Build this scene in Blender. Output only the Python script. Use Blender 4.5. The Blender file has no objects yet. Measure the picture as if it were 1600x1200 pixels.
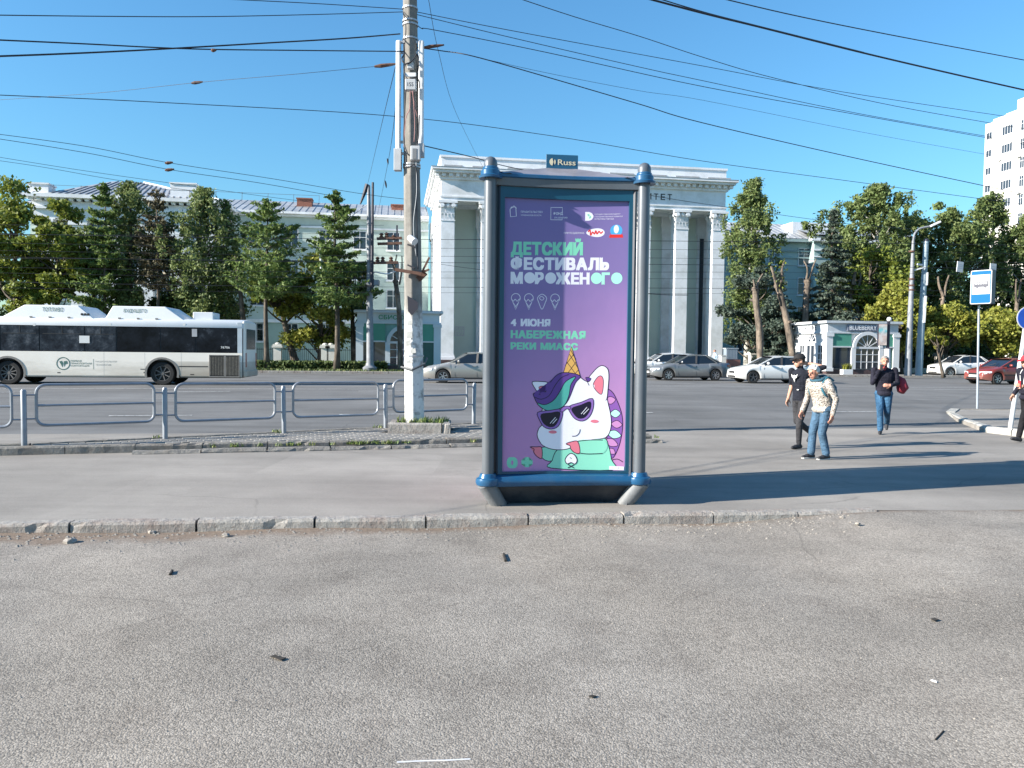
import bpy, bmesh, math, random
import numpy as np
from mathutils import Matrix, Vector
C = bpy.context.scene.collection
S = bpy.context.scene
R = math.radians
# ---------------------------------------------------------------- camera
F = 1200.0
CAMZ = 1.68
PITCH = math.atan(49 / F)
ROLL = math.atan(0.0105)
cam = bpy.data.cameras.new('camera')
cam_o = bpy.data.objects.new('camera', cam)
C.objects.link(cam_o)
CR = Matrix.Rotation(math.pi / 2 - PITCH, 3, 'X') @ Matrix.Rotation(ROLL, 3, 'Z')
cam_o.location = (0, 0, CAMZ)
cam_o.rotation_euler = CR.to_euler()
cam.sensor_fit = 'HORIZONTAL'
cam.sensor_width = 36
cam.lens = 36 * F / 1600
cam.clip_start = 0.1
cam.clip_end = 2500
S.camera = cam_o
# ---------------------------------------------------------------- light
SUN_EL = 23.5
SUN_AZ = 18.0          # light travels towards +X, turned this much towards +Y
ld = Vector((math.cos(R(SUN_AZ)) * math.cos(R(SUN_EL)), math.sin(R(SUN_AZ)) * math.cos(R(SUN_EL)), -math.sin(R(SUN_EL))))
sun = bpy.data.lights.new('sun', 'SUN')
sun.energy = 5.0
sun.angle = R(0.5)
sun.color = (1.0, 0.93, 0.83)
sun_o = bpy.data.objects.new('sun', sun)
C.objects.link(sun_o)
sun_o.rotation_euler = ld.to_track_quat('-Z', 'Y').to_euler()
sun_o.location = (-30, -10, 40)
W = bpy.data.worlds.new('World')
S.world = W
W.use_nodes = True
nt = W.node_tree
nt.nodes.clear()
wo = nt.nodes.new('ShaderNodeOutputWorld')
bg = nt.nodes.new('ShaderNodeBackground')
sky = nt.nodes.new('ShaderNodeTexSky')
sky.sky_type = 'NISHITA'
sky.sun_disc = False
sky.sun_elevation = R(SUN_EL)
sky.sun_rotation = R(270 - SUN_AZ)
sky.altitude = 500
sky.air_density = 1.7
sky.dust_density = 0.0
sky.ozone_density = 10.0
bg.inputs['Strength'].default_value = 0.08
tint = nt.nodes.new('ShaderNodeMix')
tint.data_type = 'RGBA'; tint.blend_type = 'MULTIPLY'; tint.inputs[0].default_value = 1.0
tint.inputs[7].default_value = (0.98, 1.12, 1.05, 1)
nt.links.new(sky.outputs[0], tint.inputs[6])
nt.links.new(tint.outputs[2], bg.inputs[0])
nt.links.new(bg.outputs[0], wo.inputs[0])
vs = S.view_settings
vs.view_transform = 'Standard'
vs.look = 'None'
vs.exposure = 1.4
vs.gamma = 1.0
vs.use_curve_mapping = False

# ---------------------------------------------------------------- picking helpers
def ray(px, py):
    return CR @ Vector(((px - 800) / F, -(py - 600) / F, -1))
def at(px, py, Y):
    d = ray(px, py)
    return Vector((d.x * Y / d.y, Y, CAMZ + d.z * Y / d.y))
def gd(px, py, z=0.0):
    d = ray(px, py)
    t = (z - CAMZ) / d.z
    return Vector((d.x * t, d.y * t, z))
def xat(px, Y, z=1.68):
    # x of a point seen in column px at distance Y and height z
    x = (px - 800) / F * Y
    for _ in range(6):
        q = CR.transposed() @ Vector((x, Y, z - CAMZ))
        x += ((px - 800) / F - q.x / -q.z) * Y
    return x
def zat(py, X, Y):
    z = 1.68
    for _ in range(6):
        q = CR.transposed() @ Vector((X, Y, z - CAMZ))
        z += (-(py - 600) / F - q.y / -q.z) * Y
    return z
ROADYAW = R(8)
RU = Vector((math.cos(ROADYAW), math.sin(ROADYAW), 0))
RV = Vector((-math.sin(ROADYAW), math.cos(ROADYAW), 0))
def sst(a, b, x):
    t = min(1, max(0, (x - a) / (b - a)))
    return t * t * (3 - 2 * t)
FARV = 51.0
def road_z(x, y):
    v = -x * math.sin(ROADYAW) + y * math.cos(ROADYAW)
    return 0.2 * sst(16, 29, v)
GZ = 0.36       # level of the far pavement and lawn

# ---------------------------------------------------------------- materials
def lin(h):
    if not isinstance(h, str):
        return tuple(h)
    h = h.lstrip('#')
    o = []
    for i in (0, 2, 4):
        c = int(h[i:i + 2], 16) / 255
        o.append(c / 12.92 if c <= 0.04045 else ((c + 0.055) / 1.055) ** 2.4)
    return tuple(o)
class NT:
    def __init__(s, name):
        s.m = bpy.data.materials.new(name)
        s.m.use_nodes = True
        s.t = s.m.node_tree
        s.b = s.t.nodes['Principled BSDF']
        s.pos = None
    def n(s, typ, **kw):
        x = s.t.nodes.new(typ)
        for k, v in kw.items():
            if k[0] == 'i' and k[1:].isdigit():
                s.set(x.inputs[int(k[1:])], v)
            elif k.startswith('in_'):
                s.set(x.inputs[k[3:].replace('_', ' ')], v)
            else:
                setattr(x, k, v)
        return x
    def set(s, inp, v):
        if isinstance(v, bpy.types.NodeSocket):
            s.t.links.new(v, inp)
        elif isinstance(v, (tuple, list)) and inp.type == 'RGBA' and len(v) == 3:
            inp.default_value = (*v, 1)
        else:
            inp.default_value = v
    def P(s, world=True):
        if s.pos is None:
            s.pos = s.n('ShaderNodeNewGeometry').outputs['Position'] if world else s.n('ShaderNodeTexCoord').outputs['Object']
        return s.pos
    def noise(s, scale, detail=4, rough=0.55, vec=None):
        x = s.n('ShaderNodeTexNoise', in_Scale=scale, in_Detail=detail, in_Roughness=rough)
        s.set(x.inputs['Vector'], vec if vec is not None else s.P())
        return x.outputs[0]
    def ramp(s, fac, stops):
        x = s.n('ShaderNodeValToRGB')
        s.set(x.inputs[0], fac)
        e = x.color_ramp.elements
        while len(e) < len(stops):
            e.new(0.5)
        for q, (p, c) in zip(e, stops):
            q.position = p
            q.color = (*c, 1) if len(c) == 3 else c
        return x.outputs[0]
    def mix(s, fac, a, b, typ='MIX'):
        x = s.n('ShaderNodeMix', data_type='RGBA', blend_type=typ)
        s.set(x.inputs[0], fac); s.set(x.inputs[6], a); s.set(x.inputs[7], b)
        return x.outputs[2]
    def math(s, op, a, b=0.0):
        x = s.n('ShaderNodeMath', operation=op)
        s.set(x.inputs[0], a); s.set(x.inputs[1], b)
        return x.outputs[0]
    def bump(s, h, strength=0.3, dist=0.01):
        x = s.n('ShaderNodeBump', in_Strength=strength, in_Distance=dist)
        s.set(x.inputs['Height'], h)
        s.t.links.new(x.outputs[0], s.b.inputs['Normal'])
    def col(s, v): s.set(s.b.inputs['Base Color'], v)
    def rough(s, v): s.set(s.b.inputs['Roughness'], v)
def sc(c, k): return tuple(min(1, x * k) for x in c)
_mc = {}
def M(name, col, rough=0.6, metal=0.0, var=0.15, scale=3.0, bump=0.0, bscale=40, spec=0.5, world=True, dirt=None, dirt_amt=0.5, dirt_scale=1.2):
    if name in _mc: return _mc[name]
    k = NT(name); col = lin(col)
    k.P(world)
    if var or dirt:
        f = k.noise(scale, 6, 0.6)
        c = k.ramp(f, [(0.3, sc(col, 1 - var)), (0.7, sc(col, 1 + var * 0.6))])
        if dirt:
            d = k.noise(dirt_scale, 8, 0.7)
            fd = k.ramp(d, [(0.45, (0, 0, 0)), (0.68, (dirt_amt,) * 3)])
            c = k.mix(fd, c, lin(dirt))
        k.col(c)
    else:
        k.col(col)
    k.rough(rough)
    k.b.inputs['Metallic'].default_value = metal
    k.b.inputs['Specular IOR Level'].default_value = spec
    if bump:
        k.bump(k.noise(bscale, 5, 0.6), bump, 0.01)
    _mc[name] = k.m
    return k.m
def glass(name, col, rough=0.06):
    if name in _mc: return _mc[name]
    k = NT(name); k.col(lin(col)); k.rough(rough)
    k.b.inputs['Specular IOR Level'].default_value = 0.7
    _mc[name] = k.m
    return k.m

# ---------------------------------------------------------------- mesh builder
class MB:
    def __init__(s, T=None):
        s.v = []; s.f = []; s.mi = []; s.T = T; s.cur = 0
    def add(s, vs_, fs_, mi=None):
        o = len(s.v)
        if s.T is not None:
            vs_ = [s.T @ Vector(p) for p in vs_]
        s.v.extend(tuple(p) for p in vs_)
        s.f.extend(tuple(i + o for i in f) for f in fs_)
        s.mi.extend([s.cur if mi is None else mi] * len(fs_))
        return s
    def box(s, x0, x1, y0, y1, z0, z1, mi=None):
        return s.add([(x0, y0, z0), (x1, y0, z0), (x1, y1, z0), (x0, y1, z0), (x0, y0, z1), (x1, y0, z1), (x1, y1, z1), (x0, y1, z1)],
                     [(3, 2, 1, 0), (4, 5, 6, 7), (0, 1, 5, 4), (1, 2, 6, 5), (2, 3, 7, 6), (3, 0, 4, 7)], mi)
    def bar(s, a, b, w, h=None, up=(0, 0, 1), mi=None):
        a = Vector(a); b = Vector(b); h = h or w
        d = (b - a).normalized(); up = Vector(up)
        if abs(d.dot(up)) > 0.99: up = Vector((1, 0, 0))
        r = d.cross(up).normalized(); u = r.cross(d)
        r *= w / 2; u *= h / 2
        return s.add([a - r - u, a + r - u, a + r + u, a - r + u, b - r - u, b + r - u, b + r + u, b - r + u],
                     [(0, 1, 2, 3), (7, 6, 5, 4), (4, 5, 1, 0), (5, 6, 2, 1), (6, 7, 3, 2), (7, 4, 0, 3)], mi)
    def tube(s, pts, r, n=8, mi=None, cap=True, closed=False):
        pts = [Vector(p) for p in pts]
        m = len(pts)
        rs = r if isinstance(r, (list, tuple)) else [r] * m
        vs_ = []; fs_ = []
        pr = None
        for i, p in enumerate(pts):
            if closed: d = pts[(i + 1) % m] - pts[i - 1]
            else: d = pts[min(i + 1, m - 1)] - pts[max(i - 1, 0)]
            d.normalize()
            if pr is None:
                q = Vector((0, 0, 1)) if abs(d.z) < 0.9 else Vector((1, 0, 0))
                pr = d.cross(q).normalized()
            else:
                pr = (pr - d * pr.dot(d))
                if pr.length < 1e-6: pr = d.cross(Vector((0.3, 0.5, 0.8)))
                pr.normalize()
            w = d.cross(pr)
            for k in range(n):
                a = 2 * math.pi * k / n
                vs_.append(p + (pr * math.cos(a) + w * math.sin(a)) * rs[i])
        for i in range(m if closed else m - 1):
            j = (i + 1) % m
            for k in range(n):
                k2 = (k + 1) % n
                fs_.append((i * n + k, i * n + k2, j * n + k2, j * n + k))
        if cap and not closed:
            fs_.append(tuple(range(n - 1, -1, -1)))
            fs_.append(tuple((m - 1) * n + k for k in range(n)))
        return s.add(vs_, fs_, mi)
    def lathe(s, prof, n=16, c=(0, 0, 0), mi=None, sx=1, sy=1, cap=True, a0=0.0):
        vs_ = []; fs_ = []
        for r, z in prof:
            for k in range(n):
                a = a0 + 2 * math.pi * k / n
                vs_.append((c[0] + r * math.cos(a) * sx, c[1] + r * math.sin(a) * sy, c[2] + z))
        m = len(prof)
        for i in range(m - 1):
            for k in range(n):
                k2 = (k + 1) % n
                fs_.append((i * n + k, i * n + k2, (i + 1) * n + k2, (i + 1) * n + k))
        if cap:
            fs_.append(tuple(range(n - 1, -1, -1)))
            fs_.append(tuple((m - 1) * n + k for k in range(n)))
        return s.add(vs_, fs_, mi)
    def prism(s, poly, z0, z1, mi=None):
        n = len(poly)
        vs_ = [(p[0], p[1], z0) for p in poly] + [(p[0], p[1], z1) for p in poly]
        fs_ = [tuple(range(n - 1, -1, -1)), tuple(range(n, 2 * n))]
        fs_ += [(i, (i + 1) % n, n + (i + 1) % n, n + i) for i in range(n)]
        return s.add(vs_, fs_, mi)
    def prism_y(s, poly, y0, y1, mi=None):
        # poly in (x, z), extruded along y
        n = len(poly)
        vs_ = [(p[0], y0, p[1]) for p in poly] + [(p[0], y1, p[1]) for p in poly]
        fs_ = [tuple(range(n)), tuple(range(2 * n - 1, n - 1, -1))]
        fs_ += [(i, n + i, n + (i + 1) % n, (i + 1) % n) for i in range(n)]
        return s.add(vs_, fs_, mi)
    def sphere(s, c, r, n=12, m=8, mi=None, sx=1, sy=1, sz=1):
        prof = [(r * math.sin(math.pi * i / m) + 1e-5, -r * sz * math.cos(math.pi * i / m)) for i in range(m + 1)]
        return s.lathe(prof, n, c, mi, sx, sy, cap=False)
    def quad(s, a, b, c, d, mi=None):
        return s.add([a, b, c, d], [(0, 1, 2, 3)], mi)
    def grid(s, fn, nu, nv, mi=None):
        vs_ = [fn(i / nu, j / nv) for j in range(nv + 1) for i in range(nu + 1)]
        fs_ = [(j * (nu + 1) + i, j * (nu + 1) + i + 1, (j + 1) * (nu + 1) + i + 1, (j + 1) * (nu + 1) + i) for j in range(nv) for i in range(nu)]
        return s.add(vs_, fs_, mi)
    def mesh(s, name, mats, smooth=False, bevel=0.0, seg=1):
        me = bpy.data.meshes.new(name)
        me.from_pydata(s.v, [], s.f)
        for m in (mats if isinstance(mats, (list, tuple)) else [mats]):
            me.materials.append(m)
        me.polygons.foreach_set('material_index', s.mi)
        if bevel:
            bm = bmesh.new(); bm.from_mesh(me)
            bmesh.ops.recalc_face_normals(bm, faces=bm.faces)
            ed = [e for e in bm.edges if len(e.link_faces) == 2 and e.calc_face_angle(0) > 0.5]
            bmesh.ops.bevel(bm, geom=ed, offset=bevel, segments=seg, affect='EDGES', profile=0.5)
            bm.to_mesh(me); bm.free()
        if smooth:
            me.polygons.foreach_set('use_smooth', [True] * len(me.polygons))
            if smooth != 2:
                bm = bmesh.new(); bm.from_mesh(me)
                for e in bm.edges:
                    if len(e.link_faces) == 2 and e.calc_face_angle(0) > 0.7: e.smooth = False
                bm.to_mesh(me); bm.free()
        me.update()
        return me
    def build(s, name, mats, parent=None, smooth=False, bevel=0.0, loc=None, rotz=0.0, **props):
        me = s.mesh(name, mats, smooth, bevel)
        return link(name, me, parent, loc, rotz, **props)
def link(name, me, parent=None, loc=None, rotz=0.0, **props):
    o = bpy.data.objects.new(name, me)
    C.objects.link(o)
    if parent is not None: o.parent = parent
    if loc is not None: o.location = loc
    if rotz: o.rotation_euler = (0, 0, rotz)
    for k, v in props.items(): o[{'cat': 'category'}.get(k, k)] = v
    return o
def thing(name, label, cat, loc=(0, 0, 0), rotz=0.0, group=None):
    o = link(name, None, None, loc, rotz, label=label, cat=cat)
    o.empty_display_size = 0.2
    if group: o['group'] = group
    return o
KIDS = {}
def copy_tree(o, parent=None, kids=None):
    c = o.copy(); C.objects.link(c)
    if parent is not None: c.parent = parent
    for ch in [x for x in C.objects if x.parent == o]:
        copy_tree(ch, c)
    return c
def catmull(pts, n=6, closed=True):
    out = []; m = len(pts)
    for i in range(m if closed else m - 1):
        g = (lambda k: pts[k % m]) if closed else (lambda k: pts[min(max(k, 0), m - 1)])
        p0, p1, p2, p3 = g(i - 1), g(i), g(i + 1), g(i + 2)
        for j in range(n):
            t = j / n
            out.append(tuple(0.5 * (2 * b + (c - a) * t + (2 * a - 5 * b + 4 * c - d) * t * t + (3 * b - a - 3 * c + d) * t ** 3) for a, b, c, d in zip(p0, p1, p2, p3)))
    if not closed: out.append(tuple(pts[-1]))
    return out
_tc = {}
def text2d(txt, offset=0.0, spacing=1.0):
    """letters as a flat triangulated outline: (N,2) array and faces; height of a capital is 1"""
    key = (txt, offset, spacing)
    if key in _tc: return _tc[key]
    cu = bpy.data.curves.new('lettering', 'FONT')
    cu.body = txt; cu.size = 1.0; cu.offset = offset; cu.fill_mode = 'FRONT'; cu.resolution_u = 3; cu.space_character = spacing
    ob = bpy.data.objects.new('lettering', cu)
    C.objects.link(ob)
    dg = bpy.context.evaluated_depsgraph_get()
    me = bpy.data.meshes.new_from_object(ob.evaluated_get(dg))
    V = np.array([(v.co.x, v.co.y) for v in me.vertices])
    Fc = [tuple(p.vertices) for p in me.polygons]
    bpy.data.objects.remove(ob); bpy.data.curves.remove(cu); bpy.data.meshes.remove(me)
    _tc[key] = (V, Fc)
    return V, Fc
def text_fit(txt, x0, x1, y0, y1, offset=0.0):
    """lettering stretched into a rectangle (y up)"""
    V, Fc = text2d(txt, offset)
    lo = V.min(0); hi = V.max(0)
    W_ = (V - lo) / (hi - lo)
    return [(x0 + a * (x1 - x0), y0 + b * (y1 - y0)) for a, b in W_], Fc
rnd = random.Random(7)
# ================================================================ ground
def asphalt(name, base, grain, speck, bump=0.5, gscale=95, warm=(0.17, 0.147, 0.125), crack=True, dirtline=False, streak=0):
    k = NT(name); P = k.P()
    big = k.noise(0.35, 5, 0.6)
    mid = k.noise(2.3, 6, 0.65)
    c = k.ramp(big, [(0.30, sc(base, 0.76)), (0.5, base), (0.68, sc(base, 1.16))])
    c = k.mix(k.ramp(mid, [(0.48, (0, 0, 0)), (0.75, (0.55,) * 3)]), c, warm)
    # aggregate: light stones in darker binder
    v = k.n('ShaderNodeTexVoronoi', feature='F1', in_Scale=gscale, in_Randomness=1.0)
    k.set(v.inputs['Vector'], P)
    cellc = v.outputs['Color']
    bw = k.n('ShaderNodeRGBToBW'); k.set(bw.inputs[0], cellc)
    tone = k.ramp(bw.outputs[0], [(0.15, (1 - speck,) * 3), (0.5, (1,) * 3), (0.85, (1 + speck * 0.9,) * 3)])
    edge = k.ramp(v.outputs['Distance'], [(0.25, (1.05,) * 3), (0.62, (1 - grain,) * 3)])
    patch = k.ramp(k.noise(0.9, 3, 0.5), [(0.35, (0.25,) * 3), (0.65, (1,) * 3)])
    c = k.mix(patch, c, k.mix(1.0, c, edge, 'MULTIPLY'))
    c = k.mix(0.9, c, tone, 'MULTIPLY')
    # dark gum spots and stains
    v2 = k.n('ShaderNodeTexVoronoi', feature='F1', in_Scale=1.7)
    k.set(v2.inputs['Vector'], P)
    spot = k.ramp(v2.outputs['Distance'], [(0.018, (0.75,) * 3), (0.035, (0, 0, 0))])
    c = k.mix(spot, c, sc(base, 0.4))
    st = k.ramp(k.noise(0.62, 7, 0.72), [(0.60, (0, 0, 0)), (0.70, (0.5,) * 3)])
    c = k.mix(st, c, sc(base, 0.62))
    if crack:
        n1 = k.n('ShaderNodeTexNoise', in_Scale=1.3, in_Detail=6.0)
        k.set(n1.inputs['Vector'], P)
        mx = k.n('ShaderNodeMix', data_type='VECTOR'); mx.inputs[0].default_value = 0.22
        k.set(mx.inputs[4], P); k.set(mx.inputs[5], n1.outputs['Color'])
        v3 = k.n('ShaderNodeTexVoronoi', feature='DISTANCE_TO_EDGE', in_Scale=0.36)
        k.set(v3.inputs['Vector'], mx.outputs[1])
        cr = k.ramp(v3.outputs['Distance'], [(0.0, (0.5,) * 3), (0.004, (0, 0, 0))])
        gate = k.ramp(k.noise(0.45, 2, 0.5), [(0.5, (0, 0, 0)), (0.6, (1, 1, 1))])
        c = k.mix(k.math('MULTIPLY', cr, gate), c, sc(base, 0.38))
    if streak:
        mp = k.n('ShaderNodeMapping'); k.set(mp.inputs[0], P); mp.inputs['Rotation'].default_value = (0, 0, -R(8)); mp.inputs['Scale'].default_value = (0.035, 1.0, 1.0)
        c = k.mix(1.0, c, k.ramp(k.noise(streak, 5, 0.65, mp.outputs[0]), [(0.3, (0.78,) * 3), (0.5, (1, 1, 1)), (0.72, (1.18,) * 3)]), 'MULTIPLY')
        v4 = k.n('ShaderNodeTexVoronoi', feature='F1', distance='MANHATTAN', in_Scale=0.16); k.set(v4.inputs['Vector'], mp.outputs[0] if streak > 1 else P)
        bw4 = k.n('ShaderNodeRGBToBW'); k.set(bw4.inputs[0], v4.outputs['Color'])
        c = k.mix(1.0, c, k.ramp(bw4.outputs[0], [(0.2, (0.93,) * 3), (0.8, (1.05,) * 3)]), 'MULTIPLY')
    if dirtline:
        # earth washed against the foot of the kerb: distance from the kerb line y = a + b x
        sp = k.n('ShaderNodeSeparateXYZ'); k.set(sp.inputs[0], P)
        d = k.math('SUBTRACT', k.math('ADD', k.math('MULTIPLY', sp.outputs[0], KB_B), KB_A), sp.outputs[1])
        wob = k.math('MULTIPLY', k.math('SUBTRACT', k.noise(1.6, 5, 0.7), 0.40), 1.5)
        lft = k.ramp(k.math('MULTIPLY', k.math('ADD', sp.outputs[0], 6.0), 0.1), [(0.15, (0.34,) * 3), (0.55, (0.1,) * 3), (0.95, (0.0,) * 3)])
        band = k.math('SUBTRACT', k.math('ADD', k.math('MULTIPLY', wob, 0.5), lft), d)
        fb = k.ramp(band, [(0.0, (0, 0, 0)), (0.16, (0.85,) * 3)])
        soil = k.ramp(k.noise(28, 6, 0.7), [(0.3, (0.10, 0.075, 0.055)), (0.7, (0.24, 0.18, 0.135))])
        c = k.mix(fb, c, soil)
    k.col(c)
    k.rough(0.92)
    k.b.inputs['Specular IOR Level'].default_value = 0.25
    h = k.math('SUBTRACT', 0.6, v.outputs['Distance'])
    k.bump(h, bump, 0.006)
    return k.m
# near kerb line: front top edge y = KB_A + KB_B x
kp0 = gd(0, 819, 0.01); kp1 = gd(1330, 799, 0.01)
KB_B = (kp1.y - kp0.y) / (kp1.x - kp0.x); KB_A = kp0.y - KB_B * kp0.x
m_lot = asphalt('lot_asphalt', (0.285, 0.257, 0.222), 0.36, 0.4, 0.5, 105, dirtline=True)
m_walk = asphalt('pavement_asphalt', (0.261, 0.241, 0.215), 0.1, 0.12, 0.15, 150, warm=(0.22, 0.20, 0.18), streak=0.8)
m_road = asphalt('road_asphalt', (0.148, 0.147, 0.144), 0.1, 0.1, 0.1, 120, warm=(0.14, 0.136, 0.13), streak=1.3)
m_far = asphalt('far_asphalt', (0.182, 0.179, 0.173), 0.05, 0.06, 0.1, 60, crack=False)
def kerbx(x): return KB_A + KB_B * x
KEND = gd(1385, 797, 0.0).x
def lot_z(x, y):
    low = -0.105 * (1 - sst(KEND - 2.2, KEND - 0.05, x)) 
    n = 0.012 * math.sin(x * 1.7 + y * 0.8) + 0.009 * math.sin(x * 0.6 - y * 2.1) + 0.006 * math.sin(3.1 * x + 1.7 * y)
    d = kerbx(x) - y
    f = sst(0.0, 1.2, d)
    # pile of earth against the kerb
    bank = 0.03 * max(0, 1 - d / 0.35) * (0.6 + 0.4 * math.sin(x * 2.3)) * (1 - sst(0.5, KEND, x))
    if d < -0.01: return low - 0.006
    # east of the kerb the lot climbs level with the pavement and meets it
    return low * (1 if x < KEND + 0.35 else 1) + n * f + bank
b = MB()
xs = [-60, -40, -25, -16, -11, -9] + [-8 + 0.2 * i for i in range(101)] + [14, 18, 26, 40, 70]
ts = [-0.11, 0, 0.03, 0.08, 0.15, 0.25, 0.4, 0.6, 0.85, 1.1, 1.4, 1.7, 2.0, 2.4, 2.8, 3.2, 3.7, 4.2, 4.8, 5.4, 6.2, 7.5, 10, 14, 20, 40]
n = len(xs)
vs_ = [(x, kerbx(x) - t, lot_z(x, kerbx(x) - t)) for t in ts for x in xs]
fs_ = [(j * n + i, (j + 1) * n + i, (j + 1) * n + i + 1, j * n + i + 1) for j in range(len(ts) - 1) for i in range(n - 1)]
b.add(vs_, fs_)
b.build('parking_lot', m_lot, smooth=2, kind='structure')
# base terrain far below everything, to the horizon
MB().quad((-900, -300, -0.6), (900, -300, -0.6), (900, 1500, -0.6), (-900, 1500, -0.6)).build('ground', M('earth', (0.16, 0.15, 0.12)), kind='structure')
# pavement from the kerb to the road edge; the road edge is where the asphalt changes tone
def road_edge(x): return 17.3 + math.tan(ROADYAW) * (x - 3) if x > 3.2 else (16.2 + math.tan(ROADYAW) * x)
KW = 0.17
b = MB()
xs = [-70, -30, -16] + [-12 + i for i in range(37)] + [30, 45, 80]
n = len(xs)
rows = 10
vs_ = []
for j in range(rows + 1):
    for x in xs:
        y0 = kerbx(x) + (0.0 if x > KEND else KW * 0.5); y1 = road_edge(x)
        y = y0 + (y1 - y0) * j / rows
        vs_.append((x, y, 0.0 + (0.004 * math.sin(x * 0.7 + y) if 0 < j < rows else 0)))
fs_ = [(j * n + i, j * n + i + 1, (j + 1) * n + i + 1, (j + 1) * n + i) for j in range(rows) for i in range(n - 1)]
b.add(vs_, fs_)
b.build('pavement', m_walk, smooth=2, kind='structure')
# road
b = MB()
us = [-120, -80, -50, -30, -20, -10, 0, 10, 20, 30, 50, 80, 140]
rw = 24
vs_ = []
for j in range(rw + 1):
    for x in us:
        y0 = road_edge(x) if j == 0 else None
        yN = (FARV + x * math.sin(ROADYAW)) / math.cos(ROADYAW)
        yy0 = road_edge(x)
        y = yy0 + (yN - yy0) * j / rw
        vs_.append((x, y, road_z(x, y)))
n = len(us)
fs_ = [(j * n + i, j * n + i + 1, (j + 1) * n + i + 1, (j + 1) * n + i) for j in range(rw) for i in range(n - 1)]
b.add(vs_, fs_)
b.build('road', m_road, smooth=2, kind='structure')
# painted lane lines (worn)
k = NT('worn_paint'); f = k.noise(9, 6, 0.7)
k.col(k.ramp(f, [(0.35, (0.22, 0.22, 0.22)), (0.6, (0.62, 0.62, 0.6))])); k.rough(0.8); m_paint = k.m
lines = MB()
def lane(px0, py0, px1, py1, w=0.12):
    a = gd(px0, py0, 0.2); c = gd(px1, py1, 0.2)
    d = (c - a).normalized(); nn = Vector((-d.y, d.x, 0)) * w / 2
    m_ = max(1, int((c - a).length / 3))
    for i in range(m_):
        p = a.lerp(c, i / m_); q = a.lerp(c, (i + 1) / m_)
        q4 = [p - nn, q - nn, q + nn, p + nn]
        lines.add([(v.x, v.y, road_z(v.x, v.y) + 0.012) for v in q4], [(0, 1, 2, 3)])
lane(-60, 607.5, 700, 608.5)
lane(1000, 603, 1240, 604.3); lane(1240, 604.3, 1700, 607.5)
for a_ in range(4):
    lane(170 + a_ * 360, 640 - a_ * 1.2, 300 + a_ * 360, 639.5 - a_ * 1.2, 0.1)
for i in range(6):
    lane(-40 + i * 300, 613 - i * 0.8, 60 + i * 300, 612.6 - i * 0.8, 0.1)
lines.build('lane_lines', m_paint, kind='structure')
# ---------------------------------------------------------------- kerb stones along the lot
def kerb_mat(name, col, dirt):
    k = NT(name)
    f = k.noise(7, 8, 0.7); c = k.ramp(f, [(0.3, sc(col, 0.72)), (0.5, col), (0.72, sc(col, 1.2))])
    d = k.noise(2.2, 8, 0.75); c = k.mix(k.ramp(d, [(0.47, (0, 0, 0)), (0.66, (0.75,) * 3)]), c, dirt)
    p = k.noise(55, 4, 0.6); c = k.mix(k.ramp(p, [(0.56, (0, 0, 0)), (0.66, (0.6,) * 3)]), c, sc(dirt, 0.5))
    k.col(c); k.rough(0.9); k.b.inputs['Specular IOR Level'].default_value = 0.25
    h = k.math('ADD', k.noise(60, 6, 0.7), k.math('MULTIPLY', k.noise(14, 4, 0.6), 2.0))
    k.bump(h, 0.8, 0.012)
    return k.m
m_kerb = kerb_mat('concrete_kerb', (0.319, 0.300, 0.274), (0.22, 0.165, 0.14))
m_kerb2 = kerb_mat('weathered_kerb', (0.220, 0.209, 0.190), (0.16, 0.135, 0.11))
m_kerbw = kerb_mat('limewashed_kerb', (0.380, 0.372, 0.342), (0.28, 0.26, 0.22))
def stone(b_, a, c, w, z0, z1, z1b=None, gap=0.01, wob=0.003, cham=0.022, nseg=9):
    """one kerb stone between two ground points (its front edge), chipped a little"""
    a = Vector((a[0], a[1], 0)); c = Vector((c[0], c[1], 0))
    d = (c - a).normalized(); L = (c - a).length; nn = Vector((-d.y, d.x, 0))
    z1b = z1 if z1b is None else z1b
    prof = lambda t: [(0, z0), (0, t - cham * 1.2), (cham, t), (w - 0.012, t), (w, t - 0.012), (w, z0)]
    vs_ = []; m = 6
    for i in range(nseg + 1):
        u = i / nseg; t = z1 + (z1b - z1) * u
        s_ = gap / 2 + (L - gap) * u
        for j, (o, z) in enumerate(prof(t)):
            r = wob * (1 if 0 < j < 5 else 0.4)
            ch = rnd.random() < 0.05 and j in (1, 2)
            vs_.append(a + d * (s_ + (rnd.uniform(-1, 1) * 0.01 if 0 < i < nseg else 0)) + nn * (o + rnd.uniform(-r, r) + (0.022 if ch else 0)) + Vector((0, 0, z + (rnd.uniform(-r, r) if 0 < j < 5 else 0) - (0.02 if ch else 0))))
    fs_ = [(i * m + j, (i + 1) * m + j, (i + 1) * m + j + 1, i * m + j + 1) for i in range(nseg) for j in range(m - 1)]
    fs_ += [tuple(range(m)), tuple(nseg * m + j for j in range(m - 1, -1, -1))]
    b_.add(vs_, fs_)
kerb = link('near_kerb', None, kind='structure')
jx = [-260, -130, 0, 140, 325, 500, 668, 825, 975, 1118, 1255, 1386]
pts = []
for px in jx:
    x = gd(px, 806, 0).x
    pts.append((x, kerbx(x)))
pts = [(pts[0][0] - 1.1 * i, kerbx(pts[0][0] - 1.1 * i)) for i in (3, 2, 1)] + pts
for i in range(len(pts) - 1):
    b = MB()
    h = 0.012 + rnd.uniform(-0.008, 0.008)
    last = i == len(pts) - 2
    stone(b, pts[i], pts[i + 1], KW, -0.2, h, (0.02 if last else h + rnd.uniform(-0.006, 0.006)), gap=rnd.uniform(0.008, 0.028), wob=0.003)
    b.build('kerb_stone', m_kerb, kerb, smooth=False)

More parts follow.
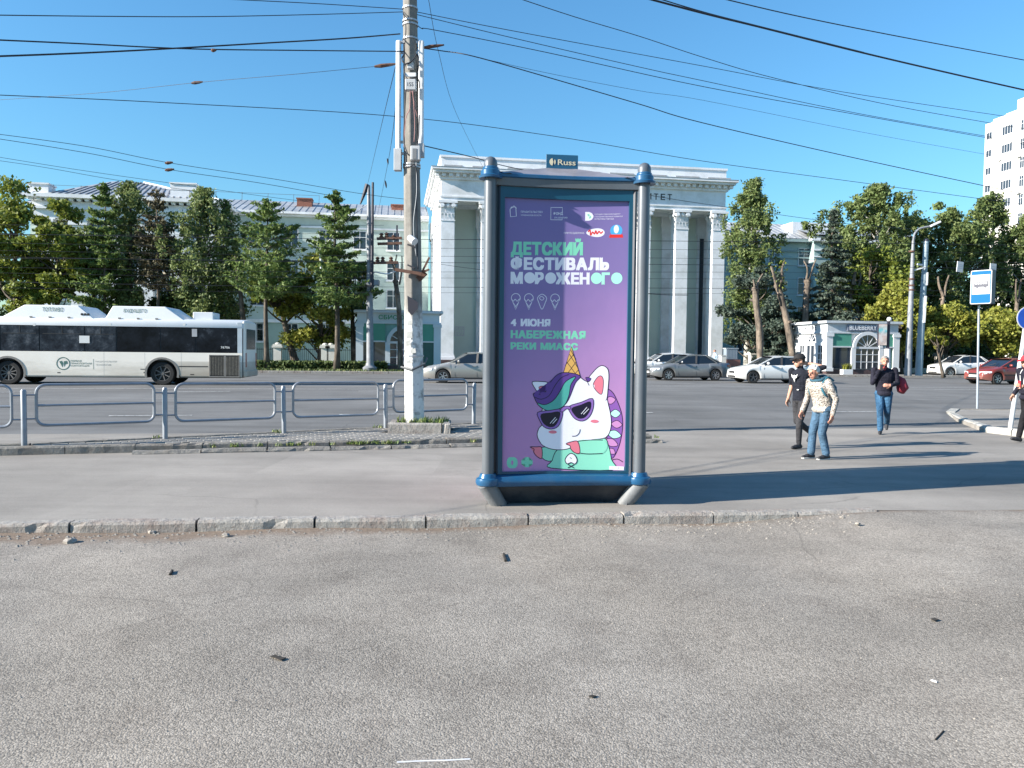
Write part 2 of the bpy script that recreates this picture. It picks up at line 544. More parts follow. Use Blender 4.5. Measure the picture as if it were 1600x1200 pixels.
# ---------------------------------------------------------------- traffic island with the railing
ISZ = 0.13
isl = link('traffic_island', None, kind='structure')
lo0 = gd(205, 711, 0); lo1 = gd(1036, 692, 0)
ldr = (lo1 - lo0).normalized(); lnn = Vector((-ldr.y, ldr.x, 0))
L = (lo1 - lo0).length
def lo(t): return lo0 + ldr * t
m_grass_blade = None
for i in range(9):
    b = MB()
    stone(b, lo(L * i / 9), lo(L * (i + 1) / 9), 0.17, -0.1, 0.055 + rnd.uniform(-0.01, 0.01), gap=rnd.uniform(0.01, 0.03), wob=0.005, cham=0.035)
    b.build('low_kerb_stone', m_kerb2, isl)
UO = 0.27
ups = -9.0
tt = ups
while tt < L - 0.15:
    ln = min(1.0 + rnd.uniform(-0.02, 0.02), L - 0.1 - tt)
    b = MB()
    stone(b, lo(tt) + lnn * UO, lo(tt + ln) + lnn * UO, 0.16, -0.1, ISZ + rnd.uniform(-0.006, 0.006), gap=rnd.uniform(0.008, 0.02), wob=0.003)
    b.build('high_kerb_stone', m_kerb2, isl)
    tt += ln
# railing line
rp = [gd(38, 696, ISZ), gd(740, 662, ISZ)]
rdir = (rp[1] - rp[0]).normalized(); rn = Vector((-rdir.y, rdir.x, 0))
RSP = (rp[1] - rp[0]).length / 4
back0 = rp[0] - ldr * 8 + lnn * 0.35
backm = rp[0] + lnn * 0.35
back1 = rp[1] + rdir * 0.45 + rn * 0.28
nose = [back1, back1 + Vector((0.9, 0.05, 0)), lo(L - 0.5) + lnn * 1.2, lo(L - 0.1) + lnn * (UO + 0.16)]
front_a = lo(ups) + lnn * (UO + 0.155)
poly = [front_a, lo(L - 0.1) + lnn * (UO + 0.155), nose[2], nose[1], nose[0], backm, back0]
MB().prism([(p.x, p.y) for p in poly], -0.1, ISZ - 0.035).build('island_bed', M('joint_sand', (0.13, 0.12, 0.1), 0.95), isl)
def inside(p, pl):
    r = False; j = len(pl) - 1
    for i in range(len(pl)):
        if (pl[i].y > p.y) != (pl[j].y > p.y) and p.x < (pl[j].x - pl[i].x) * (p.y - pl[i].y) / (pl[j].y - pl[i].y) + pl[i].x: r = not r
        j = i
    return r
# road-side kerb of the island
tot = (back1 - back0).length; nk = 8
for sa, sb in ((back0, backm), (backm, back1)):
    for i in range(nk):
        b = MB()
        stone(b, sa.lerp(sb, (i + 1) / nk), sa.lerp(sb, i / nk), 0.13, -0.1, ISZ + 0.003)
        b.build('road_kerb_stone', m_kerb2, isl)
for a, c in ((nose[1], nose[0]), (nose[2], nose[1]), (nose[3], nose[2])):
    b = MB(); stone(b, c + (Vector((0, 0, 0))), a, -0.13, -0.1, ISZ + 0.003); b.build('nose_kerb_stone', m_kerb2, isl)
# concrete paving blocks laid herringbone-wise
k = NT('paving_block')
oi = k.n('ShaderNodeObjectInfo')
c = k.ramp(oi.outputs['Random'], [(0, (0.17, 0.16, 0.145)), (0.5, (0.215, 0.205, 0.19)), (1, (0.26, 0.25, 0.23))])
c = k.mix(k.ramp(k.noise(9, 6, 0.7), [(0.45, (0, 0, 0)), (0.7, (0.6,) * 3)]), c, (0.17, 0.15, 0.12))
k.col(c); k.rough(0.9); k.bump(k.noise(70, 4, 0.6), 0.5, 0.006); m_pav = k.m
pm = MB().box(-0.117, 0.117, -0.056, 0.056, -0.06, 0).mesh('paving_block', m_pav, bevel=0.008)
cand = []
pang = math.atan2(rdir.y, rdir.x)
c1 = Vector((math.cos(pang), math.sin(pang), 0)); c2 = Vector((-c1.y, c1.x, 0))
org = rp[0]
PL, PW = 0.245, 0.122
for i in range(-16, 46):
    for j in range(-60, 20):
        p = org + c1 * ((i + (0.5 if j % 2 else 0)) * PL) + c2 * (j * PW)
        if inside(p, poly) and inside(p + lnn * 0.06, poly) and inside(p - lnn * 0.07, poly) and (p - back1).dot(rn) < -0.17 and (p - backm).dot(lnn) < (-0.17 if p.x < backm.x else 99):
            cand.append(p)
vis = sorted(cand, key=lambda p: (p.length if p.x > -10 else 99))
pole_c = gd(648, 668, 0.25); 
pole_c = Vector((pole_c.x, gd(653, 676, ISZ).y + 0.52, 0))
pl_c = gd(653, 676, ISZ)
def in_planter(p):
    q = p - pl_c; return abs(q.x - q.y * 0.1) < 0.62 and -0.1 < q.y < 0.95
vis = [p for p in vis if not in_planter(p)]
for p in vis[:295]:
    link('paving_block', pm, isl, (p.x, p.y, ISZ - 0.004 + rnd.uniform(-0.002, 0.002)), pang + rnd.uniform(-0.02, 0.02))
if vis[295:]:
    b = MB()
    for p in vis[295:]:
        b.T = Matrix.Translation((p.x, p.y, ISZ - 0.004 + rnd.uniform(-0.005, 0.005))) @ Matrix.Rotation(pang, 4, 'Z')
        b.box(-0.117, 0.117, -0.056, 0.056, -0.05, 0)
    b.build('far_paving_blocks', m_pav, isl, kind='stuff')
# weeds along the joints of the kerb
def blades(b_, c, nb, h, spread, rng, w=0.012, lean=0.5):
    for _ in range(nb):
        a = rng.uniform(0, 6.283); r = spread * math.sqrt(rng.random())
        p = Vector((c[0] + r * math.cos(a), c[1] + r * math.sin(a), c[2]))
        hh = h * rng.uniform(0.5, 1.1); a2 = rng.uniform(0, 6.283)
        t = Vector((math.cos(a2), math.sin(a2), 0)); sd = Vector((-t.y, t.x, 0)) * w
        m1 = p + t * hh * lean * 0.3 + Vector((0, 0, hh * 0.6)); e = p + t * hh * lean + Vector((0, 0, hh))
        b_.add([p - sd, p + sd, m1 + sd * 0.7, m1 - sd * 0.7, e], [(0, 1, 2, 3), (3, 2, 4)])
k = NT('weed_leaf'); gi = k.n('ShaderNodeNewGeometry')
k.col(k.ramp(gi.outputs['Random Per Island'], [(0, (0.06, 0.10, 0.02)), (0.6, (0.13, 0.19, 0.035)), (1, (0.26, 0.26, 0.08))])); k.rough(0.6); m_weed = k.m
b = MB()
for i in range(42):
    t = rnd.choice([rnd.uniform(0.2, 3.6), rnd.uniform(3.4, 4.4), rnd.uniform(0.2, L)])
    c = lo(t) + lnn * rnd.uniform(0.19, 0.26)
    blades(b, (c.x, c.y, 0.07), 10, 0.07, 0.06, rnd, 0.008, 0.8)
for px, py in ((245, 684), (430, 675), (435, 676), (597, 668), (588, 668)):
    c = gd(px, py, ISZ); blades(b, c, 14, 0.07, 0.08, rnd, 0.008, 0.9)
b.build('weeds', m_weed, kind='stuff')

# ---------------------------------------------------------------- railing
m_galv = M('grey_rail_paint', (0.24, 0.26, 0.29), 0.42, 0.25, 0.15, 6, 0.05, 60)
rail = thing('guard_railing', 'low grey tubular guard railing of rounded panels along the paved island', 'railing', rp[0], math.atan2(rdir.y, rdir.x))
pb = MB(); pb.lathe([(0.042, -0.1), (0.042, 0.86), (0.03, 0.885), (0.002, 0.89)], 14)
post_me = pb.mesh('post', m_galv, smooth=True)
def rrect(x0, x1, z0, z1, r, n=5):
    o = []
    for cx, cz, a in ((x1 - r, z1 - r, 0), (x0 + r, z1 - r, 90), (x0 + r, z0 + r, 180), (x1 - r, z0 + r, 270)):
        for i in range(n + 1):
            t = R(a + 90 * i / n); o.append((cx + r * math.cos(t), 0, cz + r * math.sin(t)))
    return o
pf = MB(); pf.tube(rrect(0.17, RSP - 0.17, 0.30, 0.95, 0.13), 0.024, 8, closed=True)
frame_me = pf.mesh('panel_frame', m_galv, smooth=True)
mr = MB(); mr.tube([(0.17, 0, 0.62), (RSP - 0.17, 0, 0.62)], 0.02, 8); mr_me = mr.mesh('middle_rail', m_galv, smooth=True)
cl = MB(); cl.tube([(0.03, 0, 0), (0.17, 0, 0)], 0.014, 6)
cl_me = cl.mesh('panel_clamp', m_galv, smooth=True)
lturn = math.atan2(ldr.y, ldr.x) - math.atan2(rdir.y, rdir.x)
rail2 = thing('guard_railing', 'short run of grey guard railing leaving the photo at its left edge', 'railing', rp[0] - ldr * RSP, math.atan2(ldr.y, ldr.x))
for i in range(0, 5):
    tilt = rnd.uniform(-0.012, 0.012)
    o = link('post', post_me, rail, (i * RSP, 0, 0)); o.rotation_euler = (tilt, rnd.uniform(-0.02, 0.02), 0)
    if i < 4:
        dz = rnd.uniform(-0.015, 0.015)
        fr = link('panel_frame', frame_me, rail, (i * RSP, 0, dz))
        fr.rotation_euler = (0, rnd.uniform(-0.006, 0.006), 0)
        link('middle_rail', mr_me, fr)
        for z in (0.41, 0.79):
            for xx in (0, RSP - 0.2): link('panel_clamp', cl_me, fr, (xx, 0, z))

link('post', post_me, rail2)
fr = link('panel_frame', frame_me, rail2)
link('middle_rail', mr_me, fr)
for z in (0.41, 0.79):
    for xx in (0, RSP - 0.2): link('panel_clamp', cl_me, fr, (xx, 0, z))
# ---------------------------------------------------------------- right-hand island, limewashed kerb
ri = link('stop_island', None, kind='structure')
q = [gd(1479, 649), gd(1497, 660), gd(1520, 668.5), gd(1541, 676), gd(1580, 680.5), gd(1625, 688), gd(1700, 700)]
hs = [0.10, 0.12, 0.12, 0.13, 0.15, 0.13, 0.12]
for i in range(len(q) - 1):
    b = MB(); stone(b, q[i], q[i + 1], 0.2, -0.1, hs[i], hs[i + 1], gap=0.02, wob=0.004, cham=0.04)
    b.build('white_kerb_stone', m_kerbw, ri)
bk = [gd(1487, 638.5, 0.1), gd(1560, 639.5, 0.1), gd(1700, 641.5, 0.1)]
b = MB(); stone(b, q[0], bk[0], -0.2, -0.1, 0.11); b.build('white_kerb_stone', m_kerbw, ri)
for i in range(2):
    b = MB(); stone(b, bk[i + 1], bk[i], 0.2, -0.1, 0.11); b.build('grey_kerb_stone', m_kerb2, ri)
inn = [q[0] + Vector((0.1, 0.12, 0))] + [p + Vector((0.05, 0.17, 0)) for p in q[1:]] + [bk[2] + Vector((0, -.1, 0)), bk[1] + Vector((0, -.1, 0)), bk[0] + Vector((0.1, -.1, 0))]
MB().prism([(p.x, p.y) for p in inn], -0.1, 0.088).build('stop_island_top', m_walk, ri)

# ---------------------------------------------------------------- far side: kerb, verge, pavement
def ruv(u, v, z=0): p = RU * u + RV * v; return Vector((p.x, p.y, z))
b = MB()
for i in range(-75, 110): stone(b, ruv(i, FARV), ruv(i + 1, FARV), 0.15, 0.0, GZ, gap=0.02, wob=0.004, nseg=1)
b.build('far_kerb', m_kerb, kind='structure')
def strip(name, v0, v1, z, mat, u0=-120, u1=160):
    b = MB(); n = 40
    b.grid(lambda i, j: ruv(u0 + (u1 - u0) * i, v0 + (v1 - v0) * j, z), n, 2)
    return b.build(name, mat, kind='structure')
k = NT('lawn_green'); c = k.ramp(k.noise(1.3, 8, 0.7), [(0.3, (0.045, 0.065, 0.02)), (0.55, (0.085, 0.11, 0.03)), (0.75, (0.15, 0.13, 0.07))]); k.col(c); k.rough(0.95); m_lawn = k.m
strip('verge_lawn', FARV + 0.15, FARV + 3.2, GZ - 0.01, m_lawn, -120, 5)
strip('far_pavement', FARV + 0.15, FARV + 7.0, GZ - 0.01, m_far, 5, 160)
strip('park_lawn', FARV + 3.2, 125, GZ - 0.02, m_lawn, -160, 5)
strip('park_lawn_east', FARV + 7.0, 160, GZ - 0.02, m_lawn, 5, 190)
k = NT('grass_blade'); gi = k.n('ShaderNodeNewGeometry')
k.col(k.ramp(gi.outputs['Random Per Island'], [(0, (0.035, 0.06, 0.015)), (0.6, (0.09, 0.13, 0.03)), (1, (0.2, 0.19, 0.07))])); k.rough(0.7); m_gr = k.m
b = MB(); r2 = random.Random(5)
for i in range(700):
    p = ruv(r2.uniform(-26, 0), FARV + r2.uniform(0.25, 3.0), GZ - 0.02); blades(b, p, 5, 0.16, 0.25, r2, 0.03, 0.6)
b.build('verge_grass', m_gr, kind='stuff')
# ================================================================ advertising pillar
m_blue = M('blue_enamel', (0.013, 0.085, 0.19), 0.28, 0.1, 0.15, 2, 0.03, 30, dirt='#5a6a78', dirt_amt=0.25, dirt_scale=2.5)
m_blue2 = M('teal_enamel', (0.01, 0.07, 0.12), 0.3, 0.1, 0.12, 2)
m_steel = M('grey_post_paint', (0.10, 0.115, 0.135), 0.38, 0.15, 0.14, 2.5, 0.04, 60, dirt='#6a6a68', dirt_amt=0.3)
m_base = M('dark_base_paint', (0.018, 0.026, 0.04), 0.55, 0.0, 0.3, 3, 0.1, 30, dirt='#565450', dirt_amt=0.5, dirt_scale=1.5)
m_roof = M('grey_sheet_roof', (0.27, 0.26, 0.29), 0.5, 0.3, 0.2, 3, dirt='#504a44', dirt_amt=0.4)
m_cast = M('worn_leg_paint', (0.17, 0.18, 0.19), 0.6, 0.1, 0.25, 4, 0.2, 40, dirt='#4a4640', dirt_amt=0.7)
pl0 = gd(768, 791.5, 0.0)
D_L = 8.32
post_l = Vector((xat(764, D_L, 1.7), D_L, 0))
post_r = Vector((xat(1002, D_L * 1.024, 1.7), D_L * 1.024, 0))
pdir = (post_r - post_l); PWD = pdir.length; pdir.normalize()
pyaw = math.atan2(pdir.y, pdir.x)
pil = thing('advertising_pillar', 'three sided blue and grey advertising pillar with a purple festival poster, standing on the pavement behind the kerb', 'advertising pillar', post_l, pyaw)
# local frame: x along the front from left post to right post, y away from the viewer
HB = zat(752, post_l.x, D_L)        # rim height
HT = zat(278, post_l.x, D_L)        # underside of the caps
ZP0 = zat(740, post_l.x, D_L) ; ZP1 = zat(306, post_l.x + 0.9, D_L + 0.15)
apex = Vector((PWD / 2, PWD * math.sqrt(3) / 2))
corners = [Vector((0, 0)), Vector((PWD, 0)), apex]
cen = (corners[0] + corners[1] + corners[2]) / 3
SAG = 0.055
def bow(i, u, off=0.0):
    """point on concave face i, u from 0 to 1, pushed outwards by off"""
    a = corners[i]; c = corners[(i + 1) % 3]
    d = (c - a).normalized(); nrm = Vector((d.y, -d.x))       # outward
    p = a + d * (PWD * u) - nrm * (SAG * (1 - (2 * u - 1) ** 2)) + nrm * off
    return p
def loop(off, n=14, clip=0.0):
    o = []
    for i in range(3):
        for k in range(n):
            u = clip + (1 - 2 * clip) * k / (n - 1)
            o.append(bow(i, u, off))
    return o
def sweep(b, lv, n=14, mi=None, cap=True):
    """stack of loops: [(offset, z), ...]"""
    rows = [loop(o, n, 0.03) for o, z in lv]
    m = len(rows[0])
    vs_ = [(p.x, p.y, lv[j][1]) for j, r in enumerate(rows) for p in r]
    fs_ = [(j * m + i, j * m + (i + 1) % m, (j + 1) * m + (i + 1) % m, (j + 1) * m + i) for j in range(len(rows) - 1) for i in range(m)]
    if cap: fs_ += [tuple(range(m - 1, -1, -1)), tuple((len(rows) - 1) * m + i for i in range(m))]
    b.add(vs_, fs_, mi)
# plinth that narrows to the ground
b = MB(); sweep(b, [(-0.13, 0.0), (0.0, HB - 0.06), (-0.03, HB + 0.06)]); b.build('plinth', m_base, pil)
b = MB(); sweep(b, [(0.0, HB - 0.07), (0.06, HB - 0.055), (0.085, HB - 0.02), (0.085, HB + 0.015), (0.06, HB + 0.05), (0.0, HB + 0.065), (-0.03, HB + 0.07)]); b.build('lower_rim', m_blue, pil, smooth=True)
for i, c in enumerate(corners):
    outw = (c - cen).normalized()
    foot = c - outw * 0.17 
    b = MB(); b.tube([(foot.x, foot.y, -0.02), (c.x + outw.x * 0.03, c.y + outw.y * 0.03, HB - 0.01)], [0.085, 0.10], 14); b.build('leg', m_cast, pil, smooth=True)
    cx, cy = c.x, c.y
    b = MB(); b.lathe([(0.10, HB - 0.05), (0.125, HB - 0.035), (0.135, HB), (0.125, HB + 0.035), (0.10, HB + 0.045), (0.085, HB + 0.085), (0.06, HB + 0.09)], 20, (cx, cy, 0)); b.build('collar', m_blue, pil, smooth=True)
    b = MB(); b.lathe([(0.066, HB + 0.05), (0.066, HT + 0.04)], 20, (cx, cy, 0)); b.build('post', m_steel, pil, smooth=True)
    b = MB()
    b.lathe([(0.075, HT - 0.005), (0.125, HT - 0.01), (0.13, HT + 0.012), (0.105, HT + 0.028), (0.105, HT + 0.072), (0.085, HT + 0.088), (0.085, HT + 0.105), (0.076, HT + 0.115), (0.06, HT + 0.12)], 20, (cx, cy, 0))
    cap = b.build('post_cap', m_blue, pil, smooth=True)
    b = MB(); b.lathe([(0.072, HT + 0.11), (0.074, HT + 0.15), (0.066, HT + 0.185), (0.045, HT + 0.212), (0.02, HT + 0.224), (0.001, HT + 0.226)], 18, (cx, cy, 0)); b.build('finial', m_steel, cap, smooth=True)
# dark inner body, cornice and roof
b = MB(); sweep(b, [(-0.075, HB + 0.05), (-0.075, HT - 0.02)]); b.build('inner_body', M('dark_casing', (0.02, 0.028, 0.045), 0.45, 0, 0.1), pil)
b = MB(); sweep(b, [(-0.02, HT - 0.075), (0.02, HT - 0.07), (0.03, HT + 0.03), (0.02, HT + 0.04), (-0.2, HT + 0.05)]); b.build('cornice', m_steel, pil, smooth=True)
b = MB(); sweep(b, [(0.032, HT + 0.01), (0.045, HT + 0.02), (0.045, HT + 0.05), (0.02, HT + 0.062), (-0.1, HT + 0.07)]); b.build('upper_rim', m_blue, pil, smooth=True)
rows = []
RT = zat(262, post_l.x + PWD / 2, D_L + 0.5)
lo_ = loop(0.02, 14, 0.03); m_ = len(lo_)
vs_ = [(p.x, p.y, HT + 0.06) for p in lo_] + [((cen.x + (p.x - cen.x) * 0.14), (cen.y + (p.y - cen.y) * 0.14), RT) for p in lo_]
b = MB(); b.add(vs_, [(i, (i + 1) % m_, m_ + (i + 1) % m_, m_ + i) for i in range(m_)] + [tuple(m_ + i for i in range(m_))]); b.build('roof', m_roof, pil)
# sign box on the roof
SZ0 = RT - 0.03; SZ1 = zat(240.5, post_l.x + PWD / 2, D_L + 0.45)
m_signblue = M('sign_blue', (0.016, 0.085, 0.16), 0.35, 0, 0.08)
sx0, sx1 = cen.x - 0.185, cen.x + 0.185
b = MB(); b.prism([(sx0, cen.y - 0.1), (sx1, cen.y - 0.1), (sx1 - 0.05, cen.y + 0.12), (sx0 + 0.05, cen.y + 0.12)], SZ0, SZ1)
sb = b.build('name_box', m_signblue, pil, bevel=0.004)
m_cream = M('cream_lettering', (0.62, 0.55, 0.38), 0.5, 0, 0)
b = MB()
pts, fc = text_fit('Russ', sx0 + 0.135, sx1 - 0.03, SZ0 + 0.055, SZ1 - 0.055, 0.012)
b.add([(p[0], cen.y - 0.104, p[1]) for p in pts], fc)
mx, mz, mr_ = sx0 + 0.08, (SZ0 + SZ1) / 2, 0.042
for a0, a1 in ((100, 260), (-55, 55)):
    ps = [(mx + mr_ * (1 if a0 > 0 else 0.72) * math.cos(R(a0 + (a1 - a0) * i / 10)), mz + mr_ * (1 if a0 > 0 else 0.9) * math.sin(R(a0 + (a1 - a0) * i / 10))) for i in range(11)]
    ps += [(mx + (0.004 if a0 > 0 else 0.012), mz)]
    b.add([(p[0], cen.y - 0.104, p[1]) for p in ps], [tuple(range(len(ps)))])
b.build('name_lettering', m_cream, sb)
# poster frame on each face
PU0, PU1 = 0.095, 0.915
PZ0 = zat(738, post_l.x + 0.2, D_L + 0.1); PZ1 = zat(308, post_l.x + 0.4, D_L + 0.1)
def frame(i, parent):
    b = MB()
    U0, U1 = 0.05, 0.955
    z0, z1 = HB + 0.07, HT - 0.075
    W1 = 0.045
    def sec(u0, u1, za, zb, o_out, o_in, n):
        for k in range(n):
            ua = u0 + (u1 - u0) * k / n; ub = u0 + (u1 - u0) * (k + 1) / n
            p = [bow(i, ua, o_out), bow(i, ub, o_out), bow(i, ub, o_in), bow(i, ua, o_in)]
            b.prism([(q.x, q.y) for q in p], za, zb)
    sec(U0, U0 + W1, z0, z1, -0.012, -0.07, 1)
    sec(U1 - W1, U1, z0, z1, -0.012, -0.07, 1)
    sec(U0 + W1, U1 - W1, z0, PZ0 + 0.01, -0.012, -0.07, 10)
    sec(U0 + W1, U1 - W1, PZ1 - 0.01, z1, -0.012, -0.07, 10)
    return b.build('poster_frame', m_blue2, parent)
for i in range(3): frame(i, pil)
# ---- the poster, drawn in the photo's own layout and laid on the bowed sheet
def pmap(px, py, lay=0):
    """photo pixel -> point on the bowed poster of the front"""
    s = (px - 785.5) / (981.0 - 785.5)
    top = 306 + 7 * s; bot = 738 - 7 * s
    t = (py - top) / (bot - top)
    u = PU0 + (PU1 - PU0) * s
    p = bow(0, u, -0.0448 + 0.00006 * lay)
    return (p.x, p.y, PZ1 + (PZ0 - PZ1) * t)
def poster_grad(name, face):
    k = NT(name)
    tc = k.n('ShaderNodeTexCoord').outputs['Object']; k.pos = tc
    sp = k.n('ShaderNodeSeparateXYZ'); k.set(sp.inputs[0], tc)
    f = k.n('ShaderNodeMapRange'); k.set(f.inputs[0], sp.outputs[2]); k.set(f.inputs[1], PZ1); k.set(f.inputs[2], PZ0)
    fx = k.math('MULTIPLY', k.math('SUBTRACT', sp.outputs[0], PWD * 0.5), 0.12)
    w = k.math('ADD', k.math('ADD', f.outputs[0], fx), k.math('MULTIPLY', k.math('SUBTRACT', k.noise(1.1, 3), 0.5), 0.25))
    c = k.ramp(w, [(0.0, (0.17, 0.135, 0.33)), (0.35, (0.215, 0.155, 0.36)), (0.6, (0.37, 0.21, 0.44)), (1.0, (0.52, 0.24, 0.46))])
    k.col(c); k.rough(0.33); k.b.inputs['Specular IOR Level'].default_value = 0.4
    k.bump(k.noise(2.2, 4, 0.5), 0.25, 0.02)
    return k.m
m_print = poster_grad('poster_print', 0)
for i in range(3):
    b = MB()
    b.grid(lambda s, t: (*bow(i, PU0 - 0.01 + (PU1 - PU0 + 0.02) * s, -0.045), PZ0 - 0.02 + (PZ1 - PZ0 + 0.04) * t), 24, 1)
    o = b.build('poster', m_print, pil, smooth=2)
    if i == 0: poster = o
def bend_build(name, shapes, mats, parent):
    """shapes: list of (verts2d in photo pixels, faces, material index, layer)"""
    bm = bmesh.new()
    lay = bm.verts.layers.float.new('lay')
    for vs2, fcs, mi, ly in shapes:
        vv = [bm.verts.new((p[0], p[1], 0)) for p in vs2]
        for v in vv: v[lay] = ly
        for f in fcs:
            try:
                ff = bm.faces.new([vv[k] for k in f]); ff.material_index = mi
            except ValueError: pass
    bmesh.ops.triangulate(bm, faces=[f for f in bm.faces if len(f.verts) > 4])
    for cx in range(790, 980, 9):
        bmesh.ops.bisect_plane(bm, geom=list(bm.verts) + list(bm.edges) + list(bm.faces), plane_co=(cx, 0, 0), plane_no=(1, 0, 0))
    for v in bm.verts: v.co = pmap(v.co.x, v.co.y, v[lay])
    me = bpy.data.meshes.new(name); bm.to_mesh(me); bm.free()
    for m in mats: me.materials.append(m)
    return link(name, me, parent)
def ink(name, col, rough=0.35): return M('ink_' + name, col, rough, 0, 0, spec=0.4)
inks = [ink('mint', '#7fd0b0'), ink('white', '#e4e2ea'), ink('pale_mint', '#a6e8cf'), ink('dark', '#1c1430'), ink('red', '#d8322c'), ink('sky', '#4aa3d8')]
sh = []
def heavy(txt, x0, x1, y0, y1, mi, ly=2, disc=False, cols=None, off=0.0, kx=0.06, kz=0.04):
    """fat closed-up poster lettering filling a box given in photo pixels"""
    parts = []; adv = 0.0
    for ch in txt:
        if ch == ' ': adv += 0.42; continue
        if disc and ch == 'О':
            r = 0.385
            parts.append(([(adv + r + r * math.cos(i * math.pi / 12), r + r * math.sin(i * math.pi / 12) - 0.005) for i in range(24)], [tuple(range(24))], ch)); adv += 2 * r + 0.03; continue
        V, Fc = text2d(ch, off)
        x_ = V[:, 0].min()
        lowz = V[:, 1]
        parts.append(([(adv + (a - x_), b_) for a, b_ in V], Fc, ch)); adv += V[:, 0].max() - x_ + 0.155
    H_ = 0.74; adv -= 0.05
    for i, (V, Fc, ch) in enumerate(parts):
        m = cols[i] if cols else mi
        fat = [(0, 0)] if (disc and ch == 'О') else [(0, 0), (-1, -1), (1, 1), (-1, 1), (1, -1), (-1, 0), (1, 0)]
        for j_, (ax, az) in enumerate(fat):
            sh.append(([(x0 + ((a - adv / 2) * (1 - 2 * kx / adv * 1.0) + adv / 2 + ax * kx) / adv * (x1 - x0), y1 + (y0 - y1) * (b_ * (1 - 2 * kz / H_) + kz + az * kz) / H_) for a, b_ in V], Fc, m, ly + 0.35 * j_))
heavy('ДЕТСКИЙ', 796, 911.5, 375, 396, 0)
heavy('ФЕСТИВАЛЬ', 796, 953, 399, 419, 1)
heavy('МОРОЖЕНОГО', 796, 972.5, 422, 441, 1, disc=True, cols=[1] * 7 + [2, 2, 2])
heavy('4 ИЮНЯ', 797, 861, 495, 507, 1)
heavy('НАБЕРЕЖНАЯ', 797, 917, 513, 526, 0)
heavy('РЕКИ МИАСС', 797, 905, 532, 543.5, 0)
heavy('0', 793, 813.5, 712, 731, 0, kx=0.045)
sh.append(([(816, 718), (822, 718), (822, 713), (828, 713), (828, 718), (834, 718), (834, 724), (828, 724), (828, 729), (822, 729), (822, 724), (816, 724)], [tuple(range(12))], 0, 2))
def small(txt, x0, x1, y0, y1, mi=1, off=0.0):
    p, f = text_fit(txt, x0, x1, y1, y0, off); sh.append((p, f, mi, 2))
def strokes(out, pts, w, mi, ly, closed=False):
    n = len(pts)
    L_, R_ = [], []
    for i in range(n):
        a = pts[(i - 1) % n] if closed or i else pts[0]; c = pts[(i + 1) % n] if closed or i < n - 1 else pts[-1]
        dx, dy = c[0] - a[0], c[1] - a[1]; q = math.hypot(dx, dy) or 1
        L_.append((pts[i][0] - dy / q * w / 2, pts[i][1] + dx / q * w / 2)); R_.append((pts[i][0] + dy / q * w / 2, pts[i][1] - dx / q * w / 2))
    out.append((L_ + R_, [(i, (i + 1) % n, n + (i + 1) % n, n + i) for i in range(n if closed else n - 1)], mi, ly))
# emblems and their small print in the head line
strokes(sh, [(794, 326), (796, 322), (803, 322), (804, 336), (795, 337)], 1.0, 1, 2, True)
strokes(sh, [(796, 324), (800, 320), (804, 324)], 1.0, 1, 2)
small('ПРАВИТЕЛЬСТВО', 811, 845, 327.5, 330.5); small('ЧЕЛЯБИНСКОЙ ОБЛАСТИ', 811, 843, 332.5, 335.5)
strokes(sh, [(876, 329), (876, 322), (858, 322), (858, 341), (876, 341), (876, 337)], 0.9, 1, 2)
small('ФОНД', 862, 877, 329, 334, 1, 0.02); small('РАЗВИТИЯ', 864, 884, 336.5, 339)
# D badge: ring with a leaf cut in it
ring = [(912, 329), (918, 329), (922.5, 331), (925, 335), (925, 337), (922.5, 341), (918, 342.5), (912, 342.5)]
sh.append((ring, [tuple(range(8))], 1, 2))
sh.append(([(915, 333), (918, 332), (919.5, 334.5), (917, 336)], [(0, 1, 2, 3)], 0, 3)); sh.append(([(918, 336.5), (921, 334.5), (921.5, 337.5), (919, 340)], [(0, 1, 2, 3)], 0, 3))
for y, w_ in ((331.5, 40), (335.2, 44), (339, 30)): small('ГОСУДАРСТВЕННЫЙ КОМИТЕТ' if w_ > 35 else 'КУЛЬТУРЫ ГОРОДА', 927, 927 + w_, y, y + 2.4)
small('ПРИ ПОДДЕРЖКЕ:', 879, 911.5, 360, 363)
# red and white oval badge with a flourish, and a blue round badge over a red ribbon
ov = [(928.5 + 14.5 * math.cos(t * math.pi / 10), 361 + (6.6 + 1.5 * math.cos(t * math.pi / 10)) * math.sin(t * math.pi / 10)) for t in range(20)]
sh.append((ov, [tuple(range(20))], 1, 2))
strokes(sh, catmull([(917, 360), (920, 357), (921, 365), (924, 360), (927, 363), (929, 358), (931, 363), (934, 359), (937, 362), (940, 359)], 4, False), 2.1, 4, 3)
bl = [(961 + 9.5 * math.cos(t * math.pi / 9), 358 + 9 * math.sin(t * math.pi / 9)) for t in range(18)]
sh.append((bl, [tuple(range(18))], 5, 2)); sh.append(([(961 + 4 * math.cos(t * math.pi / 6), 356 + 6.5 * math.sin(t * math.pi / 6)) for t in range(12)], [tuple(range(12))], 1, 3))
sh.append(([(951, 364), (971, 364), (972, 369), (950, 369)], [(0, 1, 2, 3)], 4, 4))
